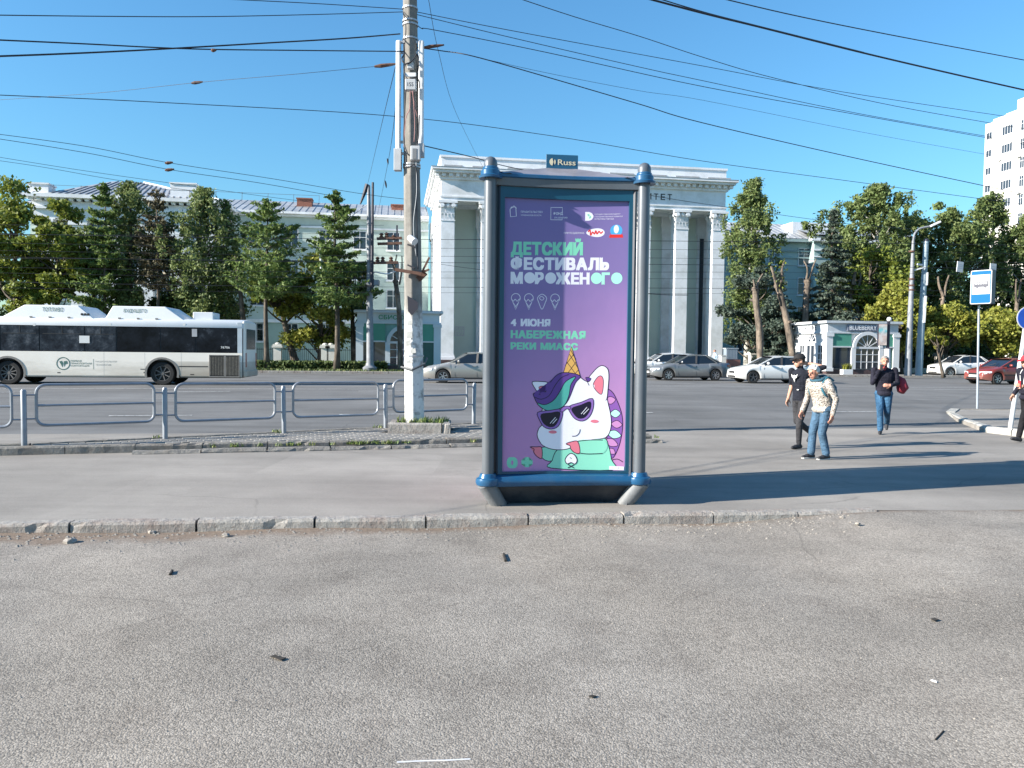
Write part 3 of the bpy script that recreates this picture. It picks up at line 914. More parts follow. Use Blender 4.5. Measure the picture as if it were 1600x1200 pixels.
# four outlined ice creams
for q, cx in enumerate((804.5, 825, 845.8, 866.3)):
    if q == 2:
        strokes(sh, catmull([(cx, 480), (cx - 5, 470), (cx - 7, 462), (cx, 456.5), (cx + 7, 462), (cx + 5, 470)], 5), 0.9, 1, 2, True)
        strokes(sh, catmull([(cx - 4, 463), (cx - 1, 460), (cx + 3, 463), (cx, 466)], 4), 0.8, 1, 2, True)
    else:
        strokes(sh, [(cx + 7 * math.cos(t * math.pi / 10), 463 - 7 * math.sin(t * math.pi / 10)) for t in range(-2, 13)], 0.9, 1, 2)
        strokes(sh, catmull([(cx - 7, 464), (cx - 4, 468), (cx - 1, 465), (cx + 2, 468), (cx + 5, 465), (cx + 7, 464)], 4, False), 0.9, 1, 2)
        strokes(sh, [(cx - 5, 468), (cx, 481), (cx + 5, 468)], 0.9, 1, 2)
        strokes(sh, [(cx - 3.6, 471), (cx + 1, 477.5)], 0.7, 1, 2); strokes(sh, [(cx + 3.6, 471), (cx - 1, 477.5)], 0.7, 1, 2)
bend_build('lettering', sh, inks, poster)
# ---- the cartoon unicorn
uk = [ink('outline', '#1e1230'), ink('unicorn_white', '#e9e7f0'), ink('mane_violet', '#5c3c8a'), ink('mane_teal', '#4fa89c'), ink('sweater_mint', '#8cd8bd'), ink('pink', '#e07a8c'), ink('horn_tan', '#d9a95c'), ink('lens', '#15102a'), ink('spine_pink', '#c98bc0'), ink('spine_mint', '#b9ece0'), ink('rim_violet', '#8a66b0'), ink('back_violet', '#8a5aa8')]
us = []
def Z4(p): return [(740 + a / 4, 520 + c / 4) for a, c in p]
_ly = [2.0]
def shape(pts, mi, smooth=5, line=1.25, closed=True):
    P_ = Z4(pts); P_ = catmull(P_, smooth) if smooth else P_
    _ly[0] += 1
    us.append((P_, [tuple(range(len(P_)))], mi, _ly[0]))
    if line: _ly[0] += 0.6; strokes(us, P_, line, 0, _ly[0], True)
def line(pts, w=1.25, mi=0, smooth=5):
    P_ = Z4(pts); P_ = catmull(P_, smooth, False) if smooth else P_
    _ly[0] += 0.6; strokes(us, P_, w, mi, _ly[0])
shape([(820, 330), (870, 345), (905, 400), (938, 490), (943, 580), (922, 690), (880, 765), (850, 700), (840, 560), (800, 400)], 11)
line([(880, 775), (915, 768), (950, 785)])
for mi, a, c, w in ((8, (832, 408), (896, 396), 24), (9, (865, 485), (928, 482), 25), (8, (872, 548), (940, 553), 24), (9, (848, 606), (934, 622), 26), (8, (835, 650), (915, 682), 24), (8, (858, 705), (898, 735), 18)):
    mxp = ((a[0] + c[0]) / 2, (a[1] + c[1]) / 2); dx, dy = c[0] - a[0], c[1] - a[1]; q = math.hypot(dx, dy)
    shape([a, (mxp[0] + dy / q * w, mxp[1] - dx / q * w), c, (mxp[0] - dy / q * w, mxp[1] + dx / q * w)], mi, 5, 1.0)
shape([(435, 708), (535, 716), (500, 792), (437, 776)], 4, 3)
shape([(358, 707), (400, 706), (432, 710), (434, 776), (405, 768), (382, 740), (384, 720)], 5, 4)
shape([(494, 838), (500, 790), (532, 722), (620, 705), (740, 660), (830, 640), (858, 690), (876, 770), (882, 838)], 4, 4)
shape([(368, 297), (420, 293), (468, 302), (452, 352), (412, 366), (384, 335)], 1)
shape([(410, 328), (440, 322), (452, 345), (424, 355)], 5, 4, 0.9)
shape([(590, 262), (650, 252), (715, 288), (760, 262), (830, 300), (845, 400), (868, 500), (868, 580), (835, 636), (740, 655), (650, 690), (590, 716), (510, 720), (440, 696), (404, 640), (412, 590), (442, 550), (430, 480), (470, 400), (530, 310)], 1)
shape([(718, 292), (755, 225), (800, 188), (838, 200), (851, 240), (848, 320), (836, 402), (790, 370)], 1)
us.append((Z4([(735, 300), (838, 330), (832, 420), (780, 420), (720, 330)]), [(0, 1, 2, 3, 4)], 1, _ly[0] + 0.5)); _ly[0] += 0.6
shape([(754, 315), (778, 262), (806, 252), (819, 290), (806, 367)], 5, 5, 1.0)
shape([(612, 72), (670, 252), (564, 236)], 6, 0)
for a, c in (((600, 118), (656, 205)), ((585, 168), (645, 246)), ((628, 118), (574, 190)), ((644, 165), (590, 240)), ((660, 215), (630, 248)), ((608, 92), (640, 150))): line([a, c], 0.9, 0, 0)
shape([(705, 262), (740, 268), (722, 290)], 2, 3, 0.9)
shape([(376, 368), (420, 372), (462, 345), (490, 285), (540, 240), (610, 236), (672, 256), (640, 300), (600, 400), (560, 450), (500, 474), (440, 466), (402, 432), (385, 402)], 2, 5)
shape([(642, 258), (612, 310), (600, 380), (572, 440), (520, 470), (460, 474), (415, 448), (402, 428), (450, 438), (505, 408), (545, 350), (580, 290)], 3, 5)
line([(385, 392), (425, 404), (475, 380), (510, 320), (550, 268), (600, 245)], 1.1)
for L4, I4 in (([(404, 487), (480, 474), (556, 465), (560, 515), (536, 572), (492, 592), (444, 578), (414, 532)], [(425, 500), (485, 489), (543, 482), (538, 530), (510, 573), (470, 575), (436, 548)]),
               ([(601, 446), (680, 418), (750, 392), (757, 450), (733, 508), (690, 536), (642, 524), (610, 484)], [(620, 457), (680, 434), (737, 413), (738, 462), (706, 511), (664, 519), (632, 490)])):
    shape(L4, 10, 3, 1.2); shape(I4, 7, 3, 0.7)
shape([(545, 474), (562, 452), (588, 444), (612, 448), (610, 464), (586, 462), (560, 482)], 10, 3, 1.0)
for a, c in (((483, 556), (518, 516)), ((500, 556), (527, 526)), ((680, 492), (716, 448)), ((694, 494), (728, 458))): line([a, c], 0.9, 1, 0)
for cx, cy, rx in ((501, 611, 27), (766, 537, 27)):
    P_ = [(cx + rx * math.cos(t * math.pi / 8), cy + 12 * math.sin(t * math.pi / 8) - (3 if t < 8 else 0)) for t in range(16)]; shape(P_, 5, 0, 0)
line([(624, 633), (650, 630), (669, 612), (675, 588)], 1.1)
shape([(655, 664), (740, 652), (822, 650), (850, 690), (818, 736), (720, 742), (652, 735)], 4, 4, 0)
line([(660, 664), (740, 654), (820, 652)]); line([(820, 736), (720, 742), (655, 735)])
shape([(587, 682), (622, 668), (662, 667), (676, 735), (645, 738), (618, 715), (612, 694)], 5, 4)
shape([(620, 742), (645, 755), (658, 785), (645, 808), (620, 800), (595, 808), (582, 785), (596, 757)], 1, 5, 1.4)
line([(600, 812), (640, 834)], 1.3); line([(640, 812), (600, 834)], 1.3); line([(612, 768), (624, 775)], 1.0)
shape([(862, 813), (955, 813), (955, 836), (862, 836)], 1, 0, 0)
_ly[0] += 0.6
p_, f_ = text_fit('РЕКЛАМА', 740 + 885 / 4, 740 + 945 / 4, 520 + 829 / 4, 520 + 819 / 4); us.append((p_, f_, 0, _ly[0]))
for v2, fc, mi, ly in us:
    for i_, p in enumerate(v2): v2[i_] = (p[0], min(p[1], 732.5))
bend_build('unicorn_drawing', us, uk, poster)
# ================================================================ buildings
m_white = M('white_stucco', (0.79, 0.80, 0.83), 0.85, 0, 0.06, 0.6, 0.1, 20, dirt='#9a9a92', dirt_amt=0.4, dirt_scale=0.5)
m_green = M('pale_green_stucco', (0.46, 0.54, 0.50), 0.85, 0, 0.08, 0.5, 0.1, 20, dirt='#86938a', dirt_amt=0.45, dirt_scale=0.4)
m_green2 = M('rusticated_green', (0.36, 0.46, 0.41), 0.85, 0, 0.1, 0.7, 0.1, 20)
m_teal = M('teal_panel', (0.07, 0.26, 0.19), 0.6, 0, 0.08, 1)
m_plinth = M('granite_plinth', (0.08, 0.05, 0.05), 0.6, 0, 0.3, 4)
m_glass = glass('window_glass', (0.03, 0.04, 0.055))
m_frame = M('white_window_frame', (0.55, 0.56, 0.58), 0.6, 0, 0.05)
m_tin = M('galvanised_roof', (0.40, 0.42, 0.44), 0.5, 0.35, 0.2, 0.8, dirt='#6e6a64', dirt_amt=0.4, dirt_scale=0.5)
m_brick = M('chimney_brick', (0.27, 0.11, 0.075), 0.9, 0, 0.3, 8)
m_black = M('black_letter', (0.02, 0.02, 0.025), 0.5, 0, 0)
BYAW = R(8.8)
BD = 76.0
BA = Vector((xat(688, BD, 10), BD, 0))
BU = Vector((math.cos(BYAW), math.sin(BYAW), 0)); BV = Vector((-BU.y, BU.x, 0))
def bw(u, v, z=0): p = BA + BU * u + BV * v; return Vector((p.x, p.y, z))
def u_at(px, v, z=8.0):
    """u of a facade point (plane v) seen in column px"""
    lo_, hi = -90.0, 110.0
    for _ in range(40):
        m = (lo_ + hi) / 2; p = bw(m, v)
        q = CR.transposed() @ Vector((p.x, p.y, z - CAMZ))
        if 800 + F * q.x / -q.z < px: lo_ = m
        else: hi = m
    return (lo_ + hi) / 2
def z_at(py, u, v): p = bw(u, v); return zat(py, p.x, p.y)
def window_meshes(w, h, nx=2, ny=2, name='window', mat=None, fw=0.09):
    b = MB(); y0, y1 = -0.04, 0.06
    b.box(-w / 2, -w / 2 + fw, y0, y1, 0, h); b.box(w / 2 - fw, w / 2, y0, y1, 0, h)
    b.box(-w / 2 + fw, w / 2 - fw, y0, y1, 0, fw); b.box(-w / 2 + fw, w / 2 - fw, y0, y1, h - fw, h)
    for i in range(1, nx): x = -w / 2 + w * i / nx; b.box(x - fw * 0.35, x + fw * 0.35, y0 + 0.01, y1, fw, h - fw)
    for i in range(1, ny):
        z = h * i / ny if ny > 2 else h * 0.66
        b.box(-w / 2 + fw, w / 2 - fw, y0 + 0.02, y1 - 0.01, z - fw * 0.35, z + fw * 0.35)
    f = b.mesh(name, mat or m_frame)
    p = MB(); p.box(-w / 2 + 0.02, w / 2 - 0.02, 0.02, 0.05, 0.02, h - 0.02); pm_ = p.mesh('pane', m_glass)
    s = MB(); s.box(-w / 2 - 0.1, w / 2 + 0.1, -0.16, 0.02, -0.12, 0.0); sm = s.mesh('sill', m_white)
    return f, pm_, sm
def put_window(ms, parent, loc, rotz=0, sill=True):
    w = link('window', ms[0], parent, loc, rotz)
    link('pane', ms[1], w)
    if sill: link('sill', ms[2], w)
    return w
# ---------------------------------------------------------------- portico
por = thing('portico_building', 'tall white columned university portico with square pillars and deep cornice behind the pillar poster', 'building', BA, BYAW)
PW_ = u_at(1131, 0) 
Z0 = z_at(562, 0, 0)
ZC0 = z_at(361, PW_, 0); ZC1 = z_at(331, PW_, 0); ZF = z_at(326, PW_, 0); ZD = z_at(296, PW_, 0); ZK = z_at(284.5, PW_, 0); ZP = z_at(264, PW_, 0)
CWD = 1.38; PIT = (PW_ - CWD) / 7; PDEEP = 4.2; BACK = 17.0
b = MB(); b.box(-1.2, PW_ + 1.2, -1.6, BACK, 0, Z0 - 0.45); b.box(-0.6, PW_ + 0.6, -0.8, BACK - 0.1, Z0 - 0.45, Z0); b.build('stylobate', m_plinth, por)
# pillar with base and capital
b = MB(); b.box(0, CWD, 0, CWD, Z0 + 0.5, ZC0); col_me = b.mesh('column', m_white, bevel=0.03)
b = MB(); b.box(-0.12, CWD + 0.12, -0.12, CWD + 0.12, Z0, Z0 + 0.3); b.box(-0.06, CWD + 0.06, -0.06, CWD + 0.06, Z0 + 0.3, Z0 + 0.5); base_me = b.mesh('column_base', m_white)
b = MB(); hc = ZC1 - ZC0; cx = CWD / 2
b.box(-0.05, CWD + 0.05, -0.05, CWD + 0.05, ZC0, ZC0 + 0.12)
b.box(0.02, CWD - 0.02, 0.02, CWD - 0.02, ZC0 + 0.12, ZC1 - 0.3)
b.box(-0.26, CWD + 0.26, -0.26, CWD + 0.26, ZC1 - 0.24, ZC1 - 0.003)
for t in range(2):                                   # two rows of curled leaves
    zb = ZC0 + 0.14 + t * hc * 0.34; out = 0.10 + 0.08 * t
    for side in range(4):
        rot = Matrix.Translation((cx, cx, 0)) @ Matrix.Rotation(side * math.pi / 2, 4, 'Z')
        for k_ in range(4 - t):
            x = (k_ - (3 - t) / 2) * CWD / (4 - t)
            b.T = rot
            w = CWD / (4 - t) * 0.42
            b.add([(x - w, -cx, zb), (x + w, -cx, zb), (x + w * 0.9, -cx - out * 0.6, zb + hc * 0.22), (x - w * 0.9, -cx - out * 0.6, zb + hc * 0.22), (x - w * 0.6, -cx - out * 1.6, zb + hc * 0.32), (x + w * 0.6, -cx - out * 1.6, zb + hc * 0.32), (x, -cx - out * 1.5, zb + hc * 0.24)],
                  [(0, 1, 2, 3), (3, 2, 5, 4), (4, 5, 6)])
            b.T = None
for side in range(4):                                # corner volutes
    b.T = Matrix.Translation((cx, cx, 0)) @ Matrix.Rotation(side * math.pi / 2, 4, 'Z')
    for x in (-CWD * 0.40, CWD * 0.40):
        b.tube([(x, -cx - 0.24, ZC1 - 0.48), (x, -cx - 0.02, ZC1 - 0.48)], 0.22, 10)
    b.tube([(0, -cx - 0.15, ZC1 - 0.42), (0, -cx, ZC1 - 0.42)], 0.15, 8)
    b.T = None
cap_me = b.mesh('capital', m_white)
# pilaster on the back wall
b = MB(); b.box(0, CWD, 0, 0.3, Z0, ZC1 - 0.2); pil_me = b.mesh('pilaster', m_white)
b = MB(); b.box(-0.14, CWD + 0.14, -0.18, 0.3, ZC0, ZC1 - 0.05); b.box(-0.06, CWD + 0.06, -0.1, 0.3, ZC0 - 0.25, ZC0); pcap_me = b.mesh('pilaster_capital', m_white)
for i in range(8):
    c = link('column', col_me, por, (i * PIT, 0, 0))
    link('column_base', base_me, c); link('capital', cap_me, c)
    p = link('pilaster', pil_me, por, (i * PIT, PDEEP - 0.3, 0)); link('pilaster_capital', pcap_me, p)
b = MB(); b.box(0, PW_, PDEEP, PDEEP + 0.4, Z0, ZC1); b.build('back_wall', M('lightened_green_stucco', (0.60, 0.68, 0.61), 0.85, 0, 0.06, 0.5), por)  # paler copy of the green stucco; its colour offsets the columns' shade
b = MB(); b.box(0.02, PW_ - 0.02, CWD, PDEEP - 0.005, ZC1 - 0.05, ZC1 + 0.25); b.build('soffit', m_white, por)
sw = MB(); sw.box(-0.22, 0.22, -0.05, 0.3, 0, ZC0 - Z0 - 0.3); slit_f = sw.mesh('tall_window', m_glass)
u_dark = u_at(1093, PDEEP)
off_dark = u_dark - 6 * PIT
for i in (6,): link('tall_window', slit_f, por, (i * PIT + off_dark, PDEEP - 0.32, Z0 + 0.02))
put_window(window_meshes(1.0, 1.0, 3, 3), por, (u_at(718.5, PDEEP), PDEEP - 0.02, z_at(525, u_at(718.5, PDEEP), PDEEP)), sill=False)
# side walls with their own pilasters and slatted windows
for x0, x1, sgn in ((0.0, 0.6, -1), (PW_ - 0.6, PW_, 1)):
    b = MB(); b.box(x0 + 0.05, x1 - 0.05, CWD if sgn > 0 else CWD, BACK, Z0, ZC1); b.build('side_wall', m_white, por)
    for y in (2.6, 8.0, 13.5):
        xo = x0 - 0.25 if sgn < 0 else x1 - 0.05
        b = MB(); b.box(xo, xo + 0.3, y, y + 1.3, Z0, ZC0); q = b.build('side_pilaster', m_white, por)
        b = MB(); b.box(xo - (0.15 if sgn < 0 else 0), xo + 0.3 + (0.15 if sgn > 0 else 0), y - 0.15, y + 1.45, ZC0, ZC1 - 0.02); b.box(xo - 0.05, xo + 0.35, y - 0.05, y + 1.35, ZC0 - 0.4, ZC0 - 0.2); b.build('side_capital', m_white, q)
    for y in (5.0, 10.6):
        xo = x0 + 0.0 if sgn < 0 else x1
        b = MB(); b.box(xo - 0.04, xo + 0.04, y, y + 1.7, Z0 + 1.5, ZC0 - 0.6); b.build('side_window', m_glass, por)
        b = MB()
        for k_ in range(14):
            z = Z0 + 1.6 + k_ * (ZC0 - 2.3 - Z0) / 14; b.box(xo - 0.08, xo + 0.08, y - 0.08, y + 1.78, z, z + 0.5)
        b.build('louvre', m_white, por, kind='stuff')
b = MB(); b.box(0, PW_, BACK, BACK + 0.4, Z0, ZC1); b.build('rear_wall', m_green, por)
def ring(b, o, z0, z1, y_end=BACK, e=0.0):
    b.box(-o, PW_ + o, -o, y_end + o, z0, z1)
b = MB(); ring(b, 0.02, ZC1, ZF); b.build('architrave', m_white, por)
b = MB(); ring(b, 0.10, ZF, ZF + 0.14); b.build('taenia', m_white, por)
b = MB(); ring(b, -0.02, ZF + 0.14, ZD - 0.25); b.build('frieze', m_white, por)
b = MB(); ring(b, 0.18, ZD - 0.25, ZD); b.build('bed_moulding', m_white, por)
b = MB()
nd = 46
for i in range(nd):
    x = -0.4 + (PW_ + 0.8) * i / (nd - 1); b.box(x - 0.17, x + 0.17, -0.5, -0.16, ZD + 0.003, ZD + 0.3)
for i in range(24):
    y = 0.3 + i * 0.7
    b.box(-0.5, -0.16, y - 0.17, y + 0.17, ZD + 0.003, ZD + 0.3); b.box(PW_ + 0.16, PW_ + 0.5, y - 0.17, y + 0.17, ZD + 0.003, ZD + 0.3)
b.build('dentil_course', m_white, por, kind='stuff')
b = MB(); ring(b, 0.15, ZD, ZD + 0.32); b.build('dentil_band', m_white, por)
b = MB(); ring(b, 0.75, ZD + 0.32, ZK - 0.2); ring(b, 0.95, ZK - 0.2, ZK); b.build('cornice', m_white, por)
b = MB(); ring(b, 0.0, ZK, ZP - 0.2); ring(b, 0.1, ZP - 0.2, ZP); b.build('parapet', m_white, por)
b = MB()
for i in range(9): 
    x = 0.8 + i * (PW_ - 1.6) / 8 - 1.2
    b.box(max(0.3, x), x + 2.5, -0.03, 0.0, ZK + 0.3, ZK + 0.42)
b.build('parapet_slot_shadow', M('parapet_shadow_line', (0.35, 0.35, 0.36)), por, kind='stuff')  # slot shadows put in as grey strips, nothing is cut into the parapet
b = MB(); ring(b, 0.98, ZK + 0.001, ZK + 0.05, BACK - 0.3); b.build('cornice_flashing', m_tin, por)
ue = u_at(1047, 0); us_ = u_at(1007, 0); pitch_ = (ue - us_) / 3.75
zl0 = z_at(313, ue, 0); zl1 = z_at(303.5, ue, 0)
let = 'УНИВЕРСИТЕТ'
for i, ch in enumerate(let):
    x1 = ue - (len(let) - 1 - i) * pitch_; b = MB()
    p, fcs = text_fit(ch, x1 - pitch_ * 0.62, x1, zl0, zl1, 0.01)
    n = len(p); b.add([(a, 0.018, z) for a, z in p], fcs)
    b.add([(a, -0.02, z) for a, z in p], fcs)
    b.build('frieze_letter', m_black, por)
# ---------------------------------------------------------------- left wing
wing = thing('university_wing', 'long pale green four storey university wing behind the roadside trees left of the portico', 'building', BA, BYAW)
WV = 13.0
ul0 = u_at(20, 9.0); ul1 = -0.6
ZE = z_at(338, u_at(600, WV), WV); ZR = z_at(321, u_at(600, WV), WV + 7) - 1.2
b = MB(); b.box(ul0, ul1, WV, WV + 14, 0, ZE); b.build('wall', m_green, wing)
b = MB(); b.box(ul0, ul1, WV - 0.12, WV, 0, GZ + 4.4); b.build('rusticated_ground_floor', m_green2, wing)
for zz, o, t in ((GZ + 4.4, 0.3, 0.35), (ZE - 1.6, 0.15, 0.2), (ZE - 0.45, 0.35, 0.25), (ZE - 0.2, 0.7, 0.25)):
    b = MB(); b.box(ul0, ul1, WV - o, WV + 0.01, zz, zz + t); b.build('cornice' if zz > 8 else 'string_course', m_white, wing)
b = MB()
ys0, ys1 = WV - 0.7, WV + 7
b.add([(ul0, ys0, ZE + 0.05), (ul1, ys0, ZE + 0.05), (ul1, ys1, ZR + 1.2), (ul0, ys1, ZR + 1.2), (ul1, WV + 14.5, ZE), (ul0, WV + 14.5, ZE)], [(0, 1, 2, 3), (3, 2, 4, 5)])
roof = b.build('roof', m_tin, wing)
b = MB(); x = ul0
while x < ul1:
    b.bar((x, ys0, ZE + 0.08), (x, ys1, ZR + 1.22), 0.04, 0.05); x += 0.75
b.build('roof_seams', m_tin, roof, kind='stuff')
for pa, pb, pt in ((465, 488, 312), (611, 629, 322)):
    ua, ub = u_at(pa, WV + 4), u_at(pb, WV + 4); z1 = z_at(pt, ua, WV + 4)
    b = MB(); b.box(ua, ub, WV + 3.4, WV + 4.8, ZE, z1); b.box(ua - 0.08, ub + 0.08, WV + 3.3, WV + 4.9, z1, z1 + 0.12); b.build('chimney', m_brick, roof)
wm = window_meshes(1.5, 2.1, 2, 2); wm2 = window_meshes(1.5, 2.2, 2, 2)
rows_z = [z_at(y, u_at(590, WV), WV) for y in (536, 481, 438, 391)]
usw = u_at(402, WV); ub0 = u_at(45, 8); ub1 = u_at(352, 8)
x = usw - 0.05 - 3.75 * 2
cols = []
while x < ul1 - 1.5:
    if x > ub1 + 1.2: cols.append(x)
    x += 3.75
for x in cols:
    for j, z in enumerate(rows_z): put_window(wm, wing, (x, WV - (0.14 if j == 0 else 0.03), z))
# projecting bay at the far left with pilasters and a hipped roof
bay = thing('hip_roofed_bay', 'white pilastered end block with a grey hipped metal roof rising over the trees at left', 'building', BA, BYAW)
VB = 8.0
zb1 = z_at(303, ub0, VB); zb0 = z_at(341, ub0, VB)
b = MB(); b.box(ub0 + 1, ub1 - 1, VB + 0.8, VB + 16, 0, zb0); b.build('wall', m_green, bay)
ar_ = MB(); ar_.box(ub0 + 0.5, ub1 - 0.5, VB, VB + 16, zb0, zb1 - 1.4); ar_.build('architrave', m_white, bay)
b = MB(); b.box(ub0 + 0.2, ub1 - 0.2, VB - 0.3, VB + 16, zb1 - 1.4, zb1 - 1.15); b.build('moulding', m_white, bay)
b = MB(); b.box(ub0 + 0.4, ub1 - 0.4, VB - 0.05, VB + 16, zb1 - 1.15, zb1 - 0.6); b.build('frieze', m_white, bay)
b = MB(); b.box(ub0 - 0.3, ub1 + 0.3, VB - 0.9, VB + 16.5, zb1 - 0.35, zb1); b.build('cornice', m_white, bay)
b = MB(); nb = int((ub1 - ub0) / 0.75)
for i in range(nb): x = ub0 + 0.3 + i * 0.75; b.box(x, x + 0.35, VB - 0.6, VB - 0.04, zb1 - 0.6, zb1 - 0.352)
b.build('dentil_course', m_white, bay, kind='stuff')
npil = 6
for i in range(npil):
    x = ub0 + 0.7 + (ub1 - ub0 - 3.0) * i / (npil - 1)
    b = MB(); b.box(x, x + 1.5, VB + 0.1, VB + 0.81, 0, zb0 - 0.003); b.box(x - 0.15, x + 1.65, VB - 0.05, VB + 0.81, zb0 - 0.5, zb0 - 0.006); b.build('pilaster', m_white, bay)
    if i < npil - 1:
        xm = x + 0.75 + (ub1 - ub0 - 3.0) / (npil - 1) / 2
        for z in rows_z: put_window(wm2, bay, (xm, VB + 0.76, z))
up0 = u_at(135, VB + 5); up1 = u_at(330, VB + 5)
zr = z_at(283, u_at(205, VB + 7), VB + 7)
ra, rb = u_at(175, VB + 7), u_at(225, VB + 7)
hip = MB(); e0, e1 = ub0 + (ub1 - ub0) * 0.1, ub1 - (ub1 - ub0) * 0.02
P0, P1, P2, P3 = (e0, VB - 0.8, zb1 + 0.02), (e1, VB - 0.8, zb1 + 0.02), (e1, VB + 15.8, zb1 + 0.02), (e0, VB + 15.8, zb1 + 0.02)
Q0, Q1 = (ra, VB + 7.5, zr), (rb, VB + 7.5, zr)
hip.add([P0, P1, P2, P3, Q0, Q1], [(0, 1, 5, 4), (1, 2, 5), (2, 3, 4, 5), (3, 0, 4)])
hr = hip.build('roof', m_tin, bay)
b = MB(); n = 26
m_seam = M('roof_seam_dark', (0.16, 0.16, 0.17), 0.5, 0.2, 0.1)
for i in range(1, n):
    t = i / n; x = e0 + (e1 - e0) * t
    if x < ra: s_ = (x - e0) / (ra - e0)
    elif x > rb: s_ = (e1 - x) / (e1 - rb)
    else: s_ = 1
    b.bar((x, VB - 0.8, zb1 + 0.06), (x + ((ra + rb) / 2 - x) * 0.25 * s_, VB - 0.8 + 8.3 * s_, zb1 + 0.04 + (zr - zb1) * s_), 0.1, 0.06)
b.build('roof_seams', m_seam, hr, kind='stuff')
b = MB(); b.bar(Q1, P1, 0.25, 0.2); b.build('hip_ridge', m_white, hr)
b = MB()
for i in range(11): x = ub0 + 2.5 + i * 2.6; b.bar((x, VB - 0.4, zb1), (x, VB - 0.2, zb1 + 1.0), 0.04); 
b.bar((ub0 + 2.5, VB - 0.2, zb1 + 0.95), (ub0 + 28.5, VB - 0.2, zb1 + 0.95), 0.03); b.build('roof_guard', m_seam, bay, kind='stuff')
for pa, pb in ((47, 79), (268, 308)):
    ua, ub = u_at(pa, VB), u_at(pb, VB); b = MB(); b.box(ua, ub, VB - 0.2, VB + 1.5, zb1, z_at(287.5, ua, VB)); b.box(ua - 0.1, ub + 0.1, VB - 0.3, VB + 1.6, z_at(287.5, ua, VB), z_at(286, ua, VB) + 0.05); b.build('attic_block', m_white, bay)
# ---------------------------------------------------------------- right wing
rw_ = thing('university_wing', 'shaded blue green university wing with tin roof behind the lopped trees right of the portico', 'building', BA, BYAW)
RVV = 14.0
ur0 = PW_ + 0.8; ur1 = u_at(1262, RVV); ur2 = u_at(1420, RVV)
ze = z_at(374, u_at(1220, RVV), RVV); zrr = z_at(357, u_at(1220, RVV), RVV + 5)
m_greensh = M('shaded_green_stucco', (0.30, 0.40, 0.40), 0.85, 0, 0.08, 0.6)  # the wing's shade is put into a darker, bluer copy of the stucco
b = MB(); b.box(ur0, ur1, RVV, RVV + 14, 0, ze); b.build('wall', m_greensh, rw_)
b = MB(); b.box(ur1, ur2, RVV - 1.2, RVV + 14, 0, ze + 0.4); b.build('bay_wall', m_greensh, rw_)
for zz, o, t in ((ze - 0.35, 0.75, 0.35), (ze - 1.5, 0.2, 0.2), (ze - 2.3, 0.12, 0.15), (GZ + 4.5, 0.25, 0.3)):
    b = MB(); b.box(ur0, ur1 - 0.003, RVV - o, RVV + 0.01, zz, zz + t); b.build('cornice', m_greensh, rw_)
    b = MB(); b.box(ur1 - o, ur2, RVV - 1.2 - o, RVV - 1.19, zz + 0.05, zz + t + 0.05); b.build('bay_cornice', m_white, rw_)
b = MB(); b.add([(ur0, RVV - 0.75, ze + 0.05), (ur1 + 2, RVV - 0.75, ze + 0.05), (ur1 + 2, RVV + 7, zrr + 1), (ur0, RVV + 7, zrr + 1), (ur1 + 2, RVV + 14, ze), (ur0, RVV + 14, ze)], [(0, 1, 2, 3), (3, 2, 4, 5)]); rr = b.build('roof', m_tin, rw_)
b = MB(); x = ur0
while x < ur1: b.bar((x, RVV - 0.75, ze + 0.1), (x, RVV + 7, zrr + 1.02), 0.04, 0.05); x += 0.8
b.build('roof_seams', m_tin, rr, kind='stuff')
za = z_at(344, u_at(1252, RVV), RVV)
b = MB(); b.add([(ur1 - 0.8, RVV - 2, ze + 0.45), (ur2, RVV - 2, ze + 0.45), (ur2, RVV + 5, za), (ur1 - 0.8 + 0.5, RVV + 5, za)], [(0, 1, 2, 3)]); b.build('bay_roof', m_tin, rr)
b = MB(); b.box(ur1 - 1.2, ur1 + 4.5, RVV + 2.0, RVV + 5, ze, za + 0.1); b.build('attic_block', m_white, rr)
wr = window_meshes(1.55, 2.2, 2, 2)
rz = [z_at(y, u_at(1208, RVV), RVV) for y in (414, 460, 505, 550)]
x = u_at(1208, RVV)
pw = u_at(1254, RVV) - x
for i in (-2, -1, 0, 1):
    for z in rz: put_window(wr, rw_, (x + i * pw, RVV - 0.03, z))
for i in range(3):
    for z in rz: put_window(wr, rw_, (ur1 + 3 + i * 4, RVV - 1.23, z))
# ---------------------------------------------------------------- high-rise at the right edge
HD = 135.0
HB0 = Vector((xat(1536, HD, 30), HD, 0))
hyaw = math.atan2(-0.987, 0.16)
hi_ = thing('apartment_tower', 'tall sunlit white apartment tower with stepped top at the right edge of the sky', 'building', HB0, hyaw)
m_tower = M('white_tower_plaster', (0.66, 0.63, 0.585), 0.85, 0, 0.04, 0.3, dirt='#b8ab98', dirt_amt=0.25, dirt_scale=0.15)
hdv = Vector((0.16, -0.987, 0))
def t_at(px):
    lo_, hi = 0.0, 60.0
    for _ in range(40):
        m = (lo_ + hi) / 2; p = HB0 + hdv * m; q = CR.transposed() @ Vector((p.x, p.y, 30 - CAMZ))
        if 800 + F * q.x / -q.z < px: lo_ = m
        else: hi = m
    return (lo_ + hi) / 2
def hz(py, t): p = HB0 + hdv * t; return zat(py, p.x, p.y)
tA, tB, tC, tD, tE = t_at(1538), t_at(1548), t_at(1568), t_at(1585), t_at(1602)
zA, zB, zC, zD = hz(194, tA), hz(187, tB), hz(178, tC), hz(166, tD)
